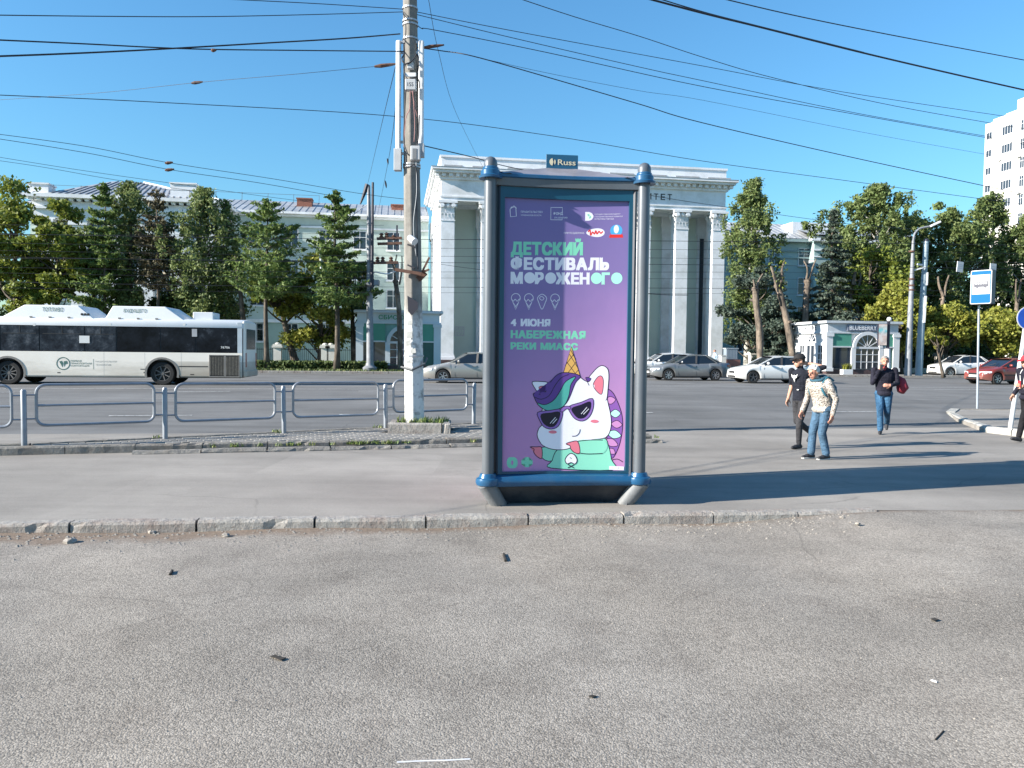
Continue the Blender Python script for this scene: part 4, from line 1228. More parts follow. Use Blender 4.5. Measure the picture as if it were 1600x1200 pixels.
# local: x along the lit face (towards the viewer), y away to the right... the face plane is y=0, body at y>0
MB().box(0, tB, 0, 18, 0, zA).build('corner_bay_wall', m_tower, hi_)
MB().box(tB, tC, 0.0, 18, 0, zB).build('wall', m_tower, hi_)
MB().box(tC, tD, 0.0, 18, 0, zC).build('wall', m_tower, hi_)
MB().box(tD, tE, 0.0, 18, 0, zD + 1).build('wall', m_tower, hi_)
MB().box(tE, 34, 0.0, 18, 0, hz(150, tE) + 0.5).build('wall', m_tower, hi_)
tw1 = window_meshes(t_at(1580) - t_at(1563), 1.55, 4, 1); tw2 = window_meshes(1.0, 1.9, 2, 2); tw3 = window_meshes(1.3, 1.3, 2, 1)
acb = MB(); acb.box(-0.4, 0.4, -0.42, -0.06, 0, 0.55); ac_me = acb.mesh('air_conditioner', m_frame)
slab = MB(); slab.box(-1.3, 1.3, -0.16, 0.0, 0, 0.14); slab_me = slab.mesh('balcony_slab', m_frame)
for i in range(14):
    z = hz(210, t_at(1572)) - i * 3.02
    if z < 2: break
    put_window(tw1, hi_, ((t_at(1563) + t_at(1580)) / 2, -0.03, z), sill=False)
    put_window(tw2, hi_, (t_at(1596), -0.03, z - 0.3), sill=False)
    put_window(tw3, hi_, (t_at(1543), -0.03, z + 0.2), sill=False)
    for k_ in range(3): put_window(tw2, hi_, (t_at(1596) + 5 + 6 * k_, -0.03, z - 0.3), sill=False)
    if i % 2 == 1:
        link('air_conditioner', ac_me, hi_, (t_at(1562), 0, z - 1.0)); link('air_conditioner', ac_me, hi_, (t_at(1592), 0, z - 1.4))
    if i % 3 == 2: link('balcony_slab', slab_me, hi_, ((t_at(1563) + t_at(1580)) / 2, 0, z + 1.8))
# ---------------------------------------------------------------- two corner kiosks flanking the gate
def kiosk(name, label, corner, yaw, wid, hgt, dep, sign, sign_mat, left_sign, mats):
    """corner = front left ground corner"""
    k_ = thing(name, label, 'kiosk', corner, yaw)
    mw, mp, mfr = mats
    fz = hgt - 0.95
    MB().box(0.1, wid - 0.1, 0.1, dep, 0, 0.45).build('plinth', m_plinth, k_)
    MB().box(0.14, wid - 0.14, 0.16, dep, 0.45, fz).build('core_wall', mp, k_)
    b = MB(); b.box(0.0, wid, 0.0, dep + 0.1, fz, fz + 0.12); b.box(0.08, wid - 0.08, 0.08, dep, fz + 0.12, hgt - 0.2); b.box(-0.15, wid + 0.15, -0.15, dep + 0.1, hgt - 0.2, hgt - 0.05); b.build('entablature', mfr, k_, bevel=0.01)
    MB().box(-0.1, wid + 0.1, -0.1, dep, hgt - 0.05, hgt).build('roof_edge', m_tin, k_)
    for x in (0.0, wid - 0.5):
        b = MB(); b.box(x, x + 0.5, 0.0, 0.5, 0.45, fz - 0.003); b.box(x - 0.06, x + 0.56, -0.06, 0.5, fz - 0.22, fz - 0.006); b.box(x - 0.05, x + 0.55, -0.05, 0.5, 0.3, 0.55); b.build('corner_pilaster', mw, k_)
    # arch window in the front
    acx = wid * 0.56; ar = 0.95; sp = 2.05
    arch = [(acx + ar * math.cos(math.pi * i / 16), sp + ar * math.sin(math.pi * i / 16)) for i in range(17)]
    MB().prism_y([(acx - ar, 0.5)] + [(acx + ar, 0.5)] + arch[:-1] + [(acx - ar, sp)], 0.08, 0.158).build('arch_glass', m_glass, k_)
    b = MB(); r1 = ar + 0.26
    for i in range(16):
        a, c = math.pi * i / 16, math.pi * (i + 1) / 16
        b.prism_y([(acx + ar * math.cos(a), sp + ar * math.sin(a)), (acx + r1 * math.cos(a), sp + r1 * math.sin(a)), (acx + r1 * math.cos(c), sp + r1 * math.sin(c)), (acx + ar * math.cos(c), sp + ar * math.sin(c))], -0.04, 0.157)
    b.build('arch_moulding', mw, k_)
    for x in (acx - ar - 0.34, acx + ar): MB().box(x, x + 0.34, -0.02, 0.157, 0.45, sp).build('arch_pier', mw, k_)
    mf = MB(); 
    for i in range(1, 4): x = acx - ar + 2 * ar * i / 4; mf.box(x - 0.025, x + 0.025, 0.04, 0.078, 0.5, sp)
    for z in (1.0, 1.55): mf.box(acx - ar, acx + ar, 0.045, 0.076, z - 0.025, z + 0.025)
    mf.box(acx - ar, acx + ar, 0.0, 0.079, sp - 0.08, sp + 0.08)
    for i in range(1, 6): a = math.pi * i / 6; mf.bar((acx + 0.15 * math.cos(a), 0.06, sp + 0.15 * math.sin(a)), (acx + ar * math.cos(a), 0.06, sp + ar * math.sin(a)), 0.05, 0.03, up=(0, 1, 0))
    mf.build('glazing_bars', m_frame, k_, kind='stuff')
    # green lintels and shop windows beside the arch
    x0, x1 = 0.5, acx - ar - 0.34
    MB().box(x0, x1, 0.05, 0.156, 2.15, fz).build('green_panel', m_teal, k_)
    MB().box(x0, x1, 0.1, 0.158, 0.5, 2.15).build('shop_window', m_glass, k_)
    MB().box(x0, x1, 0.0, 0.155, 2.06, 2.16).build('transom', m_frame, k_)
    x0, x1 = acx + ar + 0.34, wid - 0.5
    MB().box(x0, x1, 0.05, 0.156, 2.15, fz).build('green_panel', m_teal, k_)
    MB().box(x0, x1, 0.09, 0.158, 0.5, 2.06).build('dark_green_panel', M('dark_teal', (0.03, 0.10, 0.085), 0.5), k_)
    MB().box(x0, x1, 0.0, 0.155, 2.06, 2.16).build('transom', m_frame, k_)
    # left flank: arched door between two tall windows
    for y0, y1, nm in ((0.62, 1.25, 'side_window'), (3.2, 3.8, 'side_window')):
        b = MB(); b.box(0.1, 0.139, y0, y1, 0.7, 2.2); w = b.build(nm, m_glass, k_)
        b = MB(); b.box(0.06, 0.11, (y0 + y1) / 2 - 0.03, (y0 + y1) / 2 + 0.03, 0.7, 2.2); b.box(0.07, 0.115, y0, y1, 1.1, 1.15); b.box(0.07, 0.115, y0, y1, 1.6, 1.65); b.build('side_glazing_bars', m_frame, w, kind='stuff')
    MB().box(0.08, 0.138, 1.75, 2.75, 0.45, 2.2).build('door_glass', m_glass, k_)
    b = MB()
    for y in (1.62, 2.2, 2.75): b.box(0.04, 0.137, y, y + 0.13, 0.45, 2.2)
    b.build('door_frame', m_frame, k_, kind='stuff')
    fl = [(2.25 + 0.5 * math.cos(math.pi * i / 10), 2.5 + 0.55 * math.sin(math.pi * i / 10)) for i in range(11)]
    b = MB(); b.add([(0.132, y, z) for y, z in fl], [tuple(range(11))]); b.build('fanlight', m_glass, k_)
    b = MB()
    for i in range(1, 5): a = math.pi * i / 5; b.bar((0.12, 2.25, 2.5), (0.12, 2.25 + 0.5 * math.cos(a), 2.5 + 0.55 * math.sin(a)), 0.05)
    b.build('fanlight_bars', m_frame, k_, kind='stuff')
    MB().box(0.03, 0.139, 0.5, dep - 0.2, 2.2, 2.45 - 0.05).build('side_band', mw, k_)
    MB().box(0.05, 0.139, 0.5, 0.62, 0.45, 2.2).build('side_wall_strip', mw, k_); MB().box(0.05, 0.139, 1.25, 1.62, 0.45, 2.2).build('side_wall_strip', mw, k_); MB().box(0.05, 0.139, 2.88, 3.2, 0.45, 2.2).build('side_wall_strip', mw, k_); MB().box(0.05, 0.139, 3.8, dep - 0.1, 0.45, 2.2).build('side_wall_strip', mw, k_)
    sx = sign[1], sign[2]
    if sign[4]: MB().box(sx[0] - 0.15, sx[1] + 0.15, -0.05, 0.075, fz + 0.2, hgt - 0.25).build('sign_board', sign[4], k_)
    p, f = text_fit(sign[0], sx[0], sx[1], fz + 0.28, hgt - 0.33, 0.02); b = MB()
    b.add([(a, -0.075, z) for a, z in p], f); b.build('sign_lettering', sign[3], k_)
    if left_sign:
        p, f = text_fit(left_sign, 0, 1.7, fz + 0.26, hgt - 0.3); b = MB(); b.add([(0.07, 3.2 - a, z) for a, z in p], f); b.build('side_lettering', m_black, k_)
    return k_
m_kw = M('kiosk_white', (0.62, 0.63, 0.64), 0.7, 0, 0.05, 1)
KY = R(9)
KD = 56.5
kc = Vector((xat(1291, KD, 1.5), KD, GZ - 0.1))
kh = zat(500.5, kc.x, KD) - kc.z
kw_ = 5.9
kiosk('coffee_kiosk', 'white corner kiosk with fanlight door and BLUEBERRY sign right of the lopped trees', kc, KY, kw_, kh, 5.0, ('BLUEBERRY', 1.75, 3.95, m_white, M('grey_sign_board', (0.16, 0.18, 0.24), 0.5)), m_white, 'КОФЕ', (m_kw, M('kiosk_white_wall', (0.6, 0.6, 0.6), 0.7), M('kiosk_grey_band', (0.5, 0.53, 0.56), 0.7)))
KD2 = 53.5
kc2 = Vector((xat(556, KD2, 1.5), KD2, GZ - 0.1))
kh2 = zat(483.5, kc2.x, KD2) - kc2.z
m_kblue = M('kiosk_blue_white', (0.50, 0.56, 0.60), 0.7, 0, 0.05, 1)
kiosk('green_kiosk', 'pale blue corner kiosk with green sign letters, partly hidden by the concrete pole', kc2, KY, 5.9, kh2, 5.0, ('СБИС ОФИС', 1.55, 4.4, M('green_letter', (0.02, 0.22, 0.1), 0.5, 0, 0), None), m_white, None, (m_kblue, M('kiosk_teal_wall', (0.18, 0.34, 0.31), 0.7), m_kblue))
# ================================================================ trees
def leaf_mat(name, dark, mid, light, trans=0.25):
    k = NT(name)
    gi = k.n('ShaderNodeNewGeometry')
    big = k.noise(0.55, 3, 0.5, gi.outputs['Position'])
    f = k.math('ADD', k.math('MULTIPLY', gi.outputs['Random Per Island'], 0.6), k.math('MULTIPLY', big, 0.45))
    k.col(k.ramp(f, [(0.12, dark), (0.5, mid), (0.9, light)]))
    k.rough(0.6); k.b.inputs['Specular IOR Level'].default_value = 0.3
    t = k.n('ShaderNodeBsdfTranslucent'); k.set(t.inputs[0], k.ramp(f, [(0.1, mid), (0.9, sc(light, 1.5))]))
    mx = k.n('ShaderNodeMixShader'); mx.inputs[0].default_value = trans
    out = k.t.nodes['Material Output']
    k.t.links.new(k.b.outputs[0], mx.inputs[1]); k.t.links.new(t.outputs[0], mx.inputs[2]); k.t.links.new(mx.outputs[0], out.inputs[0])
    return k.m
L_maple = leaf_mat('maple_leaf', (0.065, 0.100, 0.018), (0.136, 0.177, 0.029), (0.236, 0.260, 0.047))
L_gold = leaf_mat('golden_maple_leaf', (0.106, 0.130, 0.024), (0.201, 0.218, 0.035), (0.319, 0.307, 0.065))
L_larch = leaf_mat('larch_needles', (0.05, 0.09, 0.025), (0.105, 0.165, 0.045), (0.18, 0.24, 0.07))
L_birch = leaf_mat('birch_leaf', (0.065, 0.100, 0.035), (0.118, 0.165, 0.053), (0.212, 0.248, 0.094))
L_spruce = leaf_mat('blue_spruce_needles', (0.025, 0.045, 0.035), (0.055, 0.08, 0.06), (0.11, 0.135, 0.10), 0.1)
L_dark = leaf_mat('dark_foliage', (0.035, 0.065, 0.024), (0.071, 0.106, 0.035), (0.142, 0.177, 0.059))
L_brown = leaf_mat('brown_needles', (0.06, 0.05, 0.03), (0.10, 0.085, 0.05), (0.15, 0.14, 0.08), 0.1)
def bark(name, a, b_, scale=8):
    k = NT(name); P = k.P()
    mp = k.n('ShaderNodeMapping'); k.set(mp.inputs[0], P); mp.inputs['Scale'].default_value = (1, 1, 0.25)
    f = k.noise(scale, 8, 0.75, mp.outputs[0]); c_ = k.ramp(f, [(0.38, a), (0.62, b_)])
    c_ = k.mix(k.ramp(k.noise(1.6, 5, 0.7), [(0.48, (0, 0, 0)), (0.6, (0.65,) * 3)]), c_, sc(a, 0.8)); k.col(c_); k.rough(0.95); k.bump(f, 0.8, 0.04); return k.m
B_dark = bark('dark_bark', (0.05, 0.04, 0.032), (0.14, 0.115, 0.09))
B_lop = bark('pale_lopped_bark', (0.06, 0.048, 0.038), (0.24, 0.19, 0.145), 3.2)
B_cut = M('cut_wood', (0.42, 0.26, 0.15), 0.9, 0, 0.2, 6)
k = NT('birch_bark'); f = k.noise(5, 6, 0.7); k.col(k.ramp(f, [(0.4, (0.06, 0.055, 0.05)), (0.52, (0.42, 0.41, 0.38))])); k.rough(0.9); B_birch = k.m
def quads(nrg, P, size, nrm_bias=(0, 0, 0.3), long=1.5):
    """leaf rhombs at points P (n,3) with random facing"""
    n = len(P)
    nr = nrg.normal(size=(n, 3)) + np.array(nrm_bias)
    nr /= np.linalg.norm(nr, axis=1, keepdims=True)
    a = nrg.normal(size=(n, 3)); a -= nr * (a * nr).sum(1, keepdims=True); a /= np.linalg.norm(a, axis=1, keepdims=True) + 1e-9
    b = np.cross(nr, a)
    s = (size * nrg.uniform(0.55, 1.35, n))[:, None]
    V = np.stack([P - a * s * long * 0.5, P + b * s * 0.42 + nr * s * 0.08, P + a * s * long * 0.5, P - b * s * 0.42 + nr * s * 0.08], 1)
    return V.reshape(-1, 3)
def leaf_mesh(name, V, mat):
    me = bpy.data.meshes.new(name); n = len(V)
    me.vertices.add(n); me.vertices.foreach_set('co', V.astype(np.float32).ravel())
    nf = n // 4
    me.loops.add(n); me.loops.foreach_set('vertex_index', np.arange(n, dtype=np.int32))
    me.polygons.add(nf); me.polygons.foreach_set('loop_start', np.arange(0, n, 4, dtype=np.int32)); me.polygons.foreach_set('loop_total', np.full(nf, 4, dtype=np.int32))
    me.materials.append(mat); me.update(calc_edges=True)
    return me
def limb(b, a, c, r0, r1, rg, bendy=0.12, n=5):
    a = np.array(a, float); c = np.array(c, float); L_ = np.linalg.norm(c - a)
    pts = []
    off = rg.normal(size=3) * bendy * L_
    for i in range(n + 1):
        t = i / n; pts.append(a + (c - a) * t + off * math.sin(math.pi * t) * 0.6)
    b.tube(pts, [r0 + (r1 - r0) * i / n for i in range(n + 1)], 6)
    return pts
def broad(rg, H, W_, base, n, clumpn=26, taper=1.0, size=0.2, flat=0.55):
    """rounded crown between heights base and H: clumps hung on limbs"""
    cl = []
    zc = (base + H) / 2; hz_ = (H - base) / 2
    while len(cl) < clumpn:
        d = rg.normal(size=3); d /= np.linalg.norm(d)
        r = rg.uniform(0.35, 0.95) ** 0.6
        t = d[2] * r
        wz = W_ / 2 * (1.0 if t < 0 else (1 - 0.45 * t ** 1.5 * taper))
        cl.append((d[0] * r * wz, d[1] * r * wz, zc + t * hz_ * 0.95, rg.uniform(0.12, 0.26) * W_))
    per = n // clumpn; P = []
    for x, y, z, r in cl:
        d = rg.normal(size=(per, 3)); d /= np.linalg.norm(d, axis=1, keepdims=True)
        rr = r * rg.uniform(0.1, 1.15, per)[:, None] ** 0.6 * (0.75 + 0.25 * np.sin(d[:, :1] * 5 + x) * np.cos(d[:, 1:2] * 4 + z))
        P.append(np.array([x, y, z]) + d * rr * np.array([1, 1, flat]))
    P = np.concatenate(P)
    P = P[P[:, 2] > base * 0.8]
    return quads(rg, P, size, (0, 0, 0.7), 1.3), cl
def weeping(rg, H, W_, base, n, size=0.16, strands=150):
    cl = []; P = []
    per = n // strands
    for i in range(strands):
        z = base + (H - base) * (rg.uniform(0.08, 1.0))
        t = (z - base) / (H - base)
        wr = W_ / 2 * (0.35 + 0.75 * math.sin(math.pi * min(1, (1 - t) * 0.85 + 0.13)) ** 0.8) * (1 if t < 0.8 else (1 - t) / 0.2 * 0.8 + 0.25)
        a = rg.uniform(0, 6.283); lump = 0.62 + 0.3 * math.sin(a * 2 + z * 0.9 + W_) + 0.3 * math.sin(a * 3 - z * 1.7 + H)
        r = wr * rg.uniform(0.15, 1.0) ** 0.6 * max(0.3, lump + 0.2)
        c = np.array([r * math.cos(a), r * math.sin(a), z])
        if i % 6 == 0: cl.append((*c, 0.5))
        Ls = rg.uniform(0.8, 2.6) * (0.5 + 0.5 * (1 - t))
        s = rg.uniform(0, 1, per)[:, None]
        spread = 0.08 + 0.22 * rg.random()
        pp = c + np.concatenate([rg.normal(size=(per, 2)) * spread, -s * Ls], 1)
        P.append(pp)
    P = np.concatenate(P); P = P[P[:, 2] > base * 0.55]
    return quads(rg, P, size, (0, 0, 0), 1.6), cl
def conifer(rg, H, W_, base, n, size=0.15, whorls=14, per=7, droop=0.15, sparse=0.0, rise=0.1, pw=0.8):
    br = []; P = []
    tot = 0
    for i in range(whorls):
        t = (i + rg.uniform(-0.3, 0.3)) / whorls
        t = min(max(t, 0), 0.98)
        z = base + (H - base) * t
        R_ = W_ / 2 * (1 - t) ** pw * rg.uniform(0.75, 1.15) + 0.15
        for j in range(per):
            if rg.random() < sparse: continue
            a = rg.uniform(0, 6.283); rr = R_ * rg.uniform(0.55, 1.1)
            e = np.array([rr * math.cos(a), rr * math.sin(a), z + rr * (rise - droop)])
            br.append(((0, 0, z), tuple(e), rr))
    Ltot = sum(b[2] for b in br)
    for a, e, rr in br:
        m = max(4, int(n * rr / Ltot)); s = rg.uniform(0.12, 1.0, m)[:, None] ** 0.8
        a = np.array(a); e = np.array(e)
        sag = np.zeros((m, 3)); sag[:, 2] = -(np.sin(s[:, 0] * 3.1) * 0.06 * rr)
        wdt = 0.07 + 0.14 * rr * (1 - s) 
        P.append(a + (e - a) * s + sag + rg.normal(size=(m, 3)) * np.concatenate([wdt, wdt, wdt * 0.45], 1))
    # leader
    m = n // 30; s = rg.uniform(0, 1, m); P.append(np.stack([rg.normal(size=m) * 0.12, rg.normal(size=m) * 0.12, H - s * 1.2], 1))
    return quads(rg, np.concatenate(P), size, (0, 0, 0.5), 1.9), br
TN = [0]
def tree(kind, label, px, dist, top, wpx, crown_py, leaf, brk, n, seed, base_z=GZ, trunk_px=8, lean=0.0, name=None, group=None, **kw):
    """a tree whose trunk foot stands at distance dist in column px"""
    rg = np.random.default_rng(seed)
    X = xat(px, dist, base_z); root_z = base_z - 0.03
    H = zat(top, X, dist) - base_z; Wm = wpx / F * dist; cb = max(0.6, zat(crown_py, X, dist) - base_z)
    r0 = trunk_px / F * dist / 2
    group = group or {'broad': 'broadleaf trees along the street', 'weeping': 'birches along the street', 'conifer': 'larches and spruces along the street'}[kind]
    t = thing(name or {'broad': 'broadleaf_tree', 'weeping': 'birch_tree', 'conifer': 'conifer_tree'}[kind], label, 'tree', (X, dist, root_z), 0, group)
    b = MB(); m = 8
    tops = H * (0.93 if kind != 'broad' else 0.75)
    pts = []
    for i in range(m + 1):
        f = i / m
        pts.append((lean * f * 1.0 + (0.06 * H * 0.12) * math.sin(f * 5 + seed), 0.05 * math.sin(f * 4 + seed * 2), -0.1 + tops * f))
    b.tube(pts, [r0 * (1.35 if i == 0 else 1.0) * (1 - 0.85 * (i / m) ** 1.1) + 0.01 for i in range(m + 1)], 9)
    def axis(z):
        f = min(1, max(0, z / tops)); i = min(m - 1, int(f * m)); q = f * m - i
        return np.array(pts[i]) * (1 - q) + np.array(pts[i + 1]) * q
    if kind == 'broad':
        V, cl = broad(rg, H, Wm, cb, n, **kw)
        for x, y, z, r in cl: 
            a = axis(max(cb * 0.7, z - 0.35 * math.hypot(x, y) - 1.0)); limb(b, a, (x + lean * z / H, y, z), r0 * 0.28, 0.02, rg)
    elif kind == 'weeping':
        V, cl = weeping(rg, H, Wm, cb, n, **kw)
        for x, y, z, r in cl:
            a = axis(max(cb * 0.6, z - 0.9 * math.hypot(x, y))); limb(b, a, (x + lean * z / H, y, z), r0 * 0.25, 0.015, rg)
    else:
        V, br = conifer(rg, H, Wm, cb, n, **kw)
        for a, e, rr in br:
            a2 = axis(a[2]); limb(b, a2, (e[0] * 0.85 + lean * a[2] / H, e[1] * 0.85, e[2]), max(0.02, r0 * 0.16), 0.01, rg, 0.05, 3)
    V = V.copy(); V[:, 0] += lean * np.clip(V[:, 2] / H, 0, 1)
    tr = b.build('trunk', brk, t, smooth=2)
    cr = link('crown', leaf_mesh('crown', V, leaf), t)
    return t
def lopped(label, pts_px, dist, r0, r1, prongs, seed, group, leafy=0):
    """a pollarded trunk: pixels down the stem from foot to head"""
    rg = np.random.default_rng(seed)
    f = at(*pts_px[0], dist); root = Vector((f.x, dist, GZ - 0.05))
    t = thing('lopped_tree', label, 'tree', root, 0, group)
    P_ = [at(x, y, dist + 0.15 * i) - root for i, (x, y) in enumerate(pts_px)]; P_[0].z = -0.1
    P_ = [Vector(p) for p in catmull([tuple(p) for p in P_], 4, False)]
    n = len(P_); b = MB()
    b.tube(P_, [(r0 + (r1 - r0) * (i / (n - 1))) * 0.86 + 0.05 * r0 * math.sin(i * 2.3) + 0.04 * r0 * math.sin(i * 5.1) for i in range(n)], 9)
    hd = P_[-1]
    b.sphere(tuple(hd), r1 * 1.12, 9, 6, sz=0.8)
    for z in (0.45, 0.7, 0.85):
        q = P_[int(n * z)]; a = rg.uniform(0, 6.28)
        b.tube([q, q + Vector((math.cos(a) * r0 * 1.4, math.sin(a) * r0 * 1.4, 0.15))], [r0 * 0.4, r0 * 0.3], 7)
    b.build('trunk', B_lop, t, smooth=True)
    for (x0, y0), (x1, y1), w in prongs:
        a = at(x0, y0, dist) - root; c = at(x1, y1, dist + rg.uniform(-0.3, 0.3)) - root
        b = MB(); limb(b, a, c, w, w * 0.55, rg, 0.1, 5); b.build('branch_stub', B_lop, t, smooth=True)
    if leafy:
        P2 = []
        for (x0, y0), (x1, y1), w in prongs:
            c = at(x1, y1 + 4, dist) - root; P2.append(np.array(c) + rg.normal(size=(leafy, 3)) * np.array([0.18, 0.18, 0.4]))
        link('sprouts', leaf_mesh('sprouts', quads(rg, np.concatenate(P2), 0.16), L_maple), t)
    return t
# --- left of the concrete pole
tree('broad', 'dark spreading maple at the left edge of the photo behind the bus', 28, 57, 282, 150, 500, L_maple, B_dark, 16900, 1, trunk_px=13, clumpn=34, size=0.24)
tree('broad', 'dark maple with pointed top between the left edge and the slim larch', 92, 55.5, 303, 125, 505, L_maple, B_dark, 15600, 2, trunk_px=10, clumpn=32, size=0.23, taper=1.5)
tree('broad', 'low bushy maple behind the front of the bus roof pods', 150, 58, 370, 130, 525, L_dark, B_dark, 8320, 33, trunk_px=9, clumpn=20, size=0.23)
tree('conifer', 'slim green larch with pointed top left of the first birch', 166, 54.5, 286, 104, 480, L_larch, B_dark, 9360, 3, trunk_px=6, whorls=18, per=6, rise=0.3, pw=0.6, name='larch_tree')
tree('weeping', 'tall birch with mottled crown between the slim larch and the bare topped larch', 205, 56, 282, 92, 490, L_birch, B_dark, 11960, 4, trunk_px=10, lean=0.0, strands=130)
tree('conifer', 'half bare brownish larch with leafless top behind the second bus roof pod', 247, 54.5, 296, 88, 450, L_brown, B_dark, 3900, 5, trunk_px=6, whorls=15, per=7, sparse=0.2, rise=0.35, pw=0.5, name='larch_tree')
tree('broad', 'dense dark green tree filling the gap behind the bare topped larch', 265, 59, 365, 135, 520, L_dark, B_dark, 10920, 6, trunk_px=10, clumpn=24, size=0.23)
tree('weeping', 'weeping birch with pale drooping crown above the back of the bus', 318, 55.5, 290, 104, 505, L_birch, B_birch, 14560, 7, trunk_px=8, strands=170)
tree('weeping', 'smaller weeping birch with thin trunk just right of the pale weeping birch', 351, 56, 310, 70, 510, L_birch, B_birch, 7280, 8, trunk_px=7, strands=90)
tree('broad', 'dark shrubby tree hanging low behind the rear end of the bus', 345, 60, 440, 80, 540, L_dark, B_dark, 5720, 34, trunk_px=6, clumpn=16, size=0.21)
lopped('thick dark lopped trunk with a leafy head above the rear end of the bus', [(389, 583), (386, 540), (380, 500), (377, 470), (374, 440)], 55, 0.21, 0.19, [((374, 440), (368, 400), 0.14), ((376, 440), (384, 405), 0.12)], 11, 'lopped trees along the street', 60)
tree('conifer', 'larch with level open branches and straight trunk left of the leaning tree', 417, 52.5, 310, 140, 465, L_larch, B_dark, 8840, 9, trunk_px=8, whorls=14, per=8, rise=0.42, pw=0.5, name='larch_tree')
tree('broad', 'leaning tree with thick slanting trunk and yellow green leaves between two larches', 466, 55.5, 385, 95, 500, L_maple, B_dark, 5980, 10, trunk_px=13, lean=-1.9, clumpn=18, size=0.21)
tree('broad', 'golden green maple with a low full crown behind the tall larch by the trolley pole', 500, 56.5, 392, 118, 565, L_gold, B_dark, 16900, 12, trunk_px=10, clumpn=34, size=0.21, flat=0.7)
tree('conifer', 'tall larch with bare grey trunk beside the trolley wire pole', 525, 52.3, 298, 138, 475, L_larch, B_dark, 9360, 13, trunk_px=9, whorls=15, per=8, rise=0.36, pw=0.62, name='larch_tree')
tree('broad', 'dark bushy tree between the tall larch and the trolley wire pole', 552, 56.5, 400, 62, 500, L_dark, B_dark, 6240, 14, trunk_px=11, clumpn=16, size=0.20)
lopped('lopped trunk with upright bare stubs peeping out left of the concrete pole', [(626, 575), (624, 500), (622, 470), (618, 440)], 52.8, 0.21, 0.19, [((618, 445), (612, 405), 0.07), ((620, 445), (620, 398), 0.08), ((624, 445), (628, 400), 0.07)], 15, 'lopped trees along the street')
# --- right of the portico
tree('weeping', 'tall weeping birch with dark lower crown against the right side of the portico', 1168, 66, 276, 84, 520, L_birch, B_birch, 23400, 16, trunk_px=9, strands=230, size=0.17)
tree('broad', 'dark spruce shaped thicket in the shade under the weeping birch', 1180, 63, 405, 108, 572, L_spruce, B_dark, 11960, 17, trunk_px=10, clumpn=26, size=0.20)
tree('conifer', 'dark blue spruce behind the two leaning lopped trunks', 1215, 62, 425, 92, 575, L_spruce, B_dark, 13520, 18, trunk_px=9, whorls=17, per=9, droop=0.35, name='spruce_tree', size=0.17)
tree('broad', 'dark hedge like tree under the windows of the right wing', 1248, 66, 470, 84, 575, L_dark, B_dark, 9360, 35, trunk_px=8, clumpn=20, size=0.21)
tree('conifer', 'tall spruce with brown thinning top left of the large birch', 1296, 62.5, 328, 130, 560, L_spruce, B_dark, 22100, 19, trunk_px=11, whorls=24, per=10, droop=0.35, name='spruce_tree', size=0.17, pw=0.85)
GL = 'lopped trees along the street'
lopped('shortest lopped trunk, the one nearest the portico', [(1188, 572), (1187, 520), (1182, 480), (1180, 452)], 56, 0.30, 0.25, [((1180, 455), (1177, 437), 0.11), ((1182, 452), (1192, 428), 0.1)], 20, GL)
lopped('leaning lopped trunk with forked upper limbs and a few sprouts', [(1243, 572), (1233, 520), (1222, 470), (1215, 447)], 56.5, 0.31, 0.25, [((1214, 447), (1205, 416), 0.15), ((1217, 447), (1222, 438), 0.15), ((1222, 438), (1226, 408), 0.11)], 21, GL, 26)
lopped('upright lopped trunk with a knobbly head and two thin rods above the kiosk left end', [(1257, 560), (1258, 500), (1260, 460), (1262, 440)], 62, 0.29, 0.29, [((1260, 436), (1256, 408), 0.09), ((1264, 436), (1275, 405), 0.09)], 22, GL)
tree('weeping', 'huge broad birch rising highest behind the BLUEBERRY kiosk', 1362, 68, 287, 150, 470, L_birch, B_birch, 29900, 23, trunk_px=10, strands=260, size=0.20)
tree('broad', 'full green tree below the huge birch behind the kiosk roof', 1355, 65, 380, 140, 500, L_maple, B_dark, 13520, 36, trunk_px=10, clumpn=30, size=0.21)
tree('broad', 'dark blue green tree top between the huge birch and the street lamp', 1420, 72, 318, 80, 470, L_dark, B_dark, 10920, 24, trunk_px=9, clumpn=24, size=0.21)
lopped('pale lopped trunk behind the middle of the kiosk roof', [(1326, 560), (1327, 490), (1329, 468), (1333, 440)], 63, 0.20, 0.19, [((1333, 445), (1337, 424), 0.16), ((1335, 445), (1332, 430), 0.12)], 25, GL)
lopped('thin curved lopped trunk just right of the pale one behind the kiosk', [(1351, 560), (1343, 500), (1337, 466), (1342, 440)], 63.5, 0.15, 0.12, [((1341, 447), (1344, 426), 0.1), ((1338, 460), (1336, 440), 0.1)], 26, GL)
tree('broad', 'bright yellow green maple right behind the kiosk and advert post', 1405, 60, 424, 96, 560, L_gold, B_dark, 16900, 27, trunk_px=8, clumpn=34, size=0.21, flat=0.7)
tree('broad', 'yellow green maple right of the grey trolley pole above the white car', 1478, 60, 470, 92, 545, L_gold, B_dark, 12480, 28, trunk_px=7, clumpn=28, size=0.20, flat=0.7)
tree('broad', 'maple with sunlit low crown under the bus stop sign, right of the white car', 1566, 60, 480, 110, 550, L_gold, B_dark, 13520, 29, trunk_px=8, clumpn=28, size=0.20, flat=0.7)
tree('weeping', 'birch with thin white stems left of the first hanging wire plate', 1478, 70, 322, 90, 480, L_birch, B_birch, 18200, 30, trunk_px=9, strands=190, size=0.19)
tree('weeping', 'birch with a spindly top behind the bus stop sign', 1537, 71, 300, 92, 490, L_birch, B_birch, 18200, 31, trunk_px=9, strands=190, size=0.19)
tree('weeping', 'birch in front of the apartment tower at the right edge', 1600, 70, 335, 96, 490, L_birch, B_birch, 16900, 32, trunk_px=9, strands=180, size=0.19)
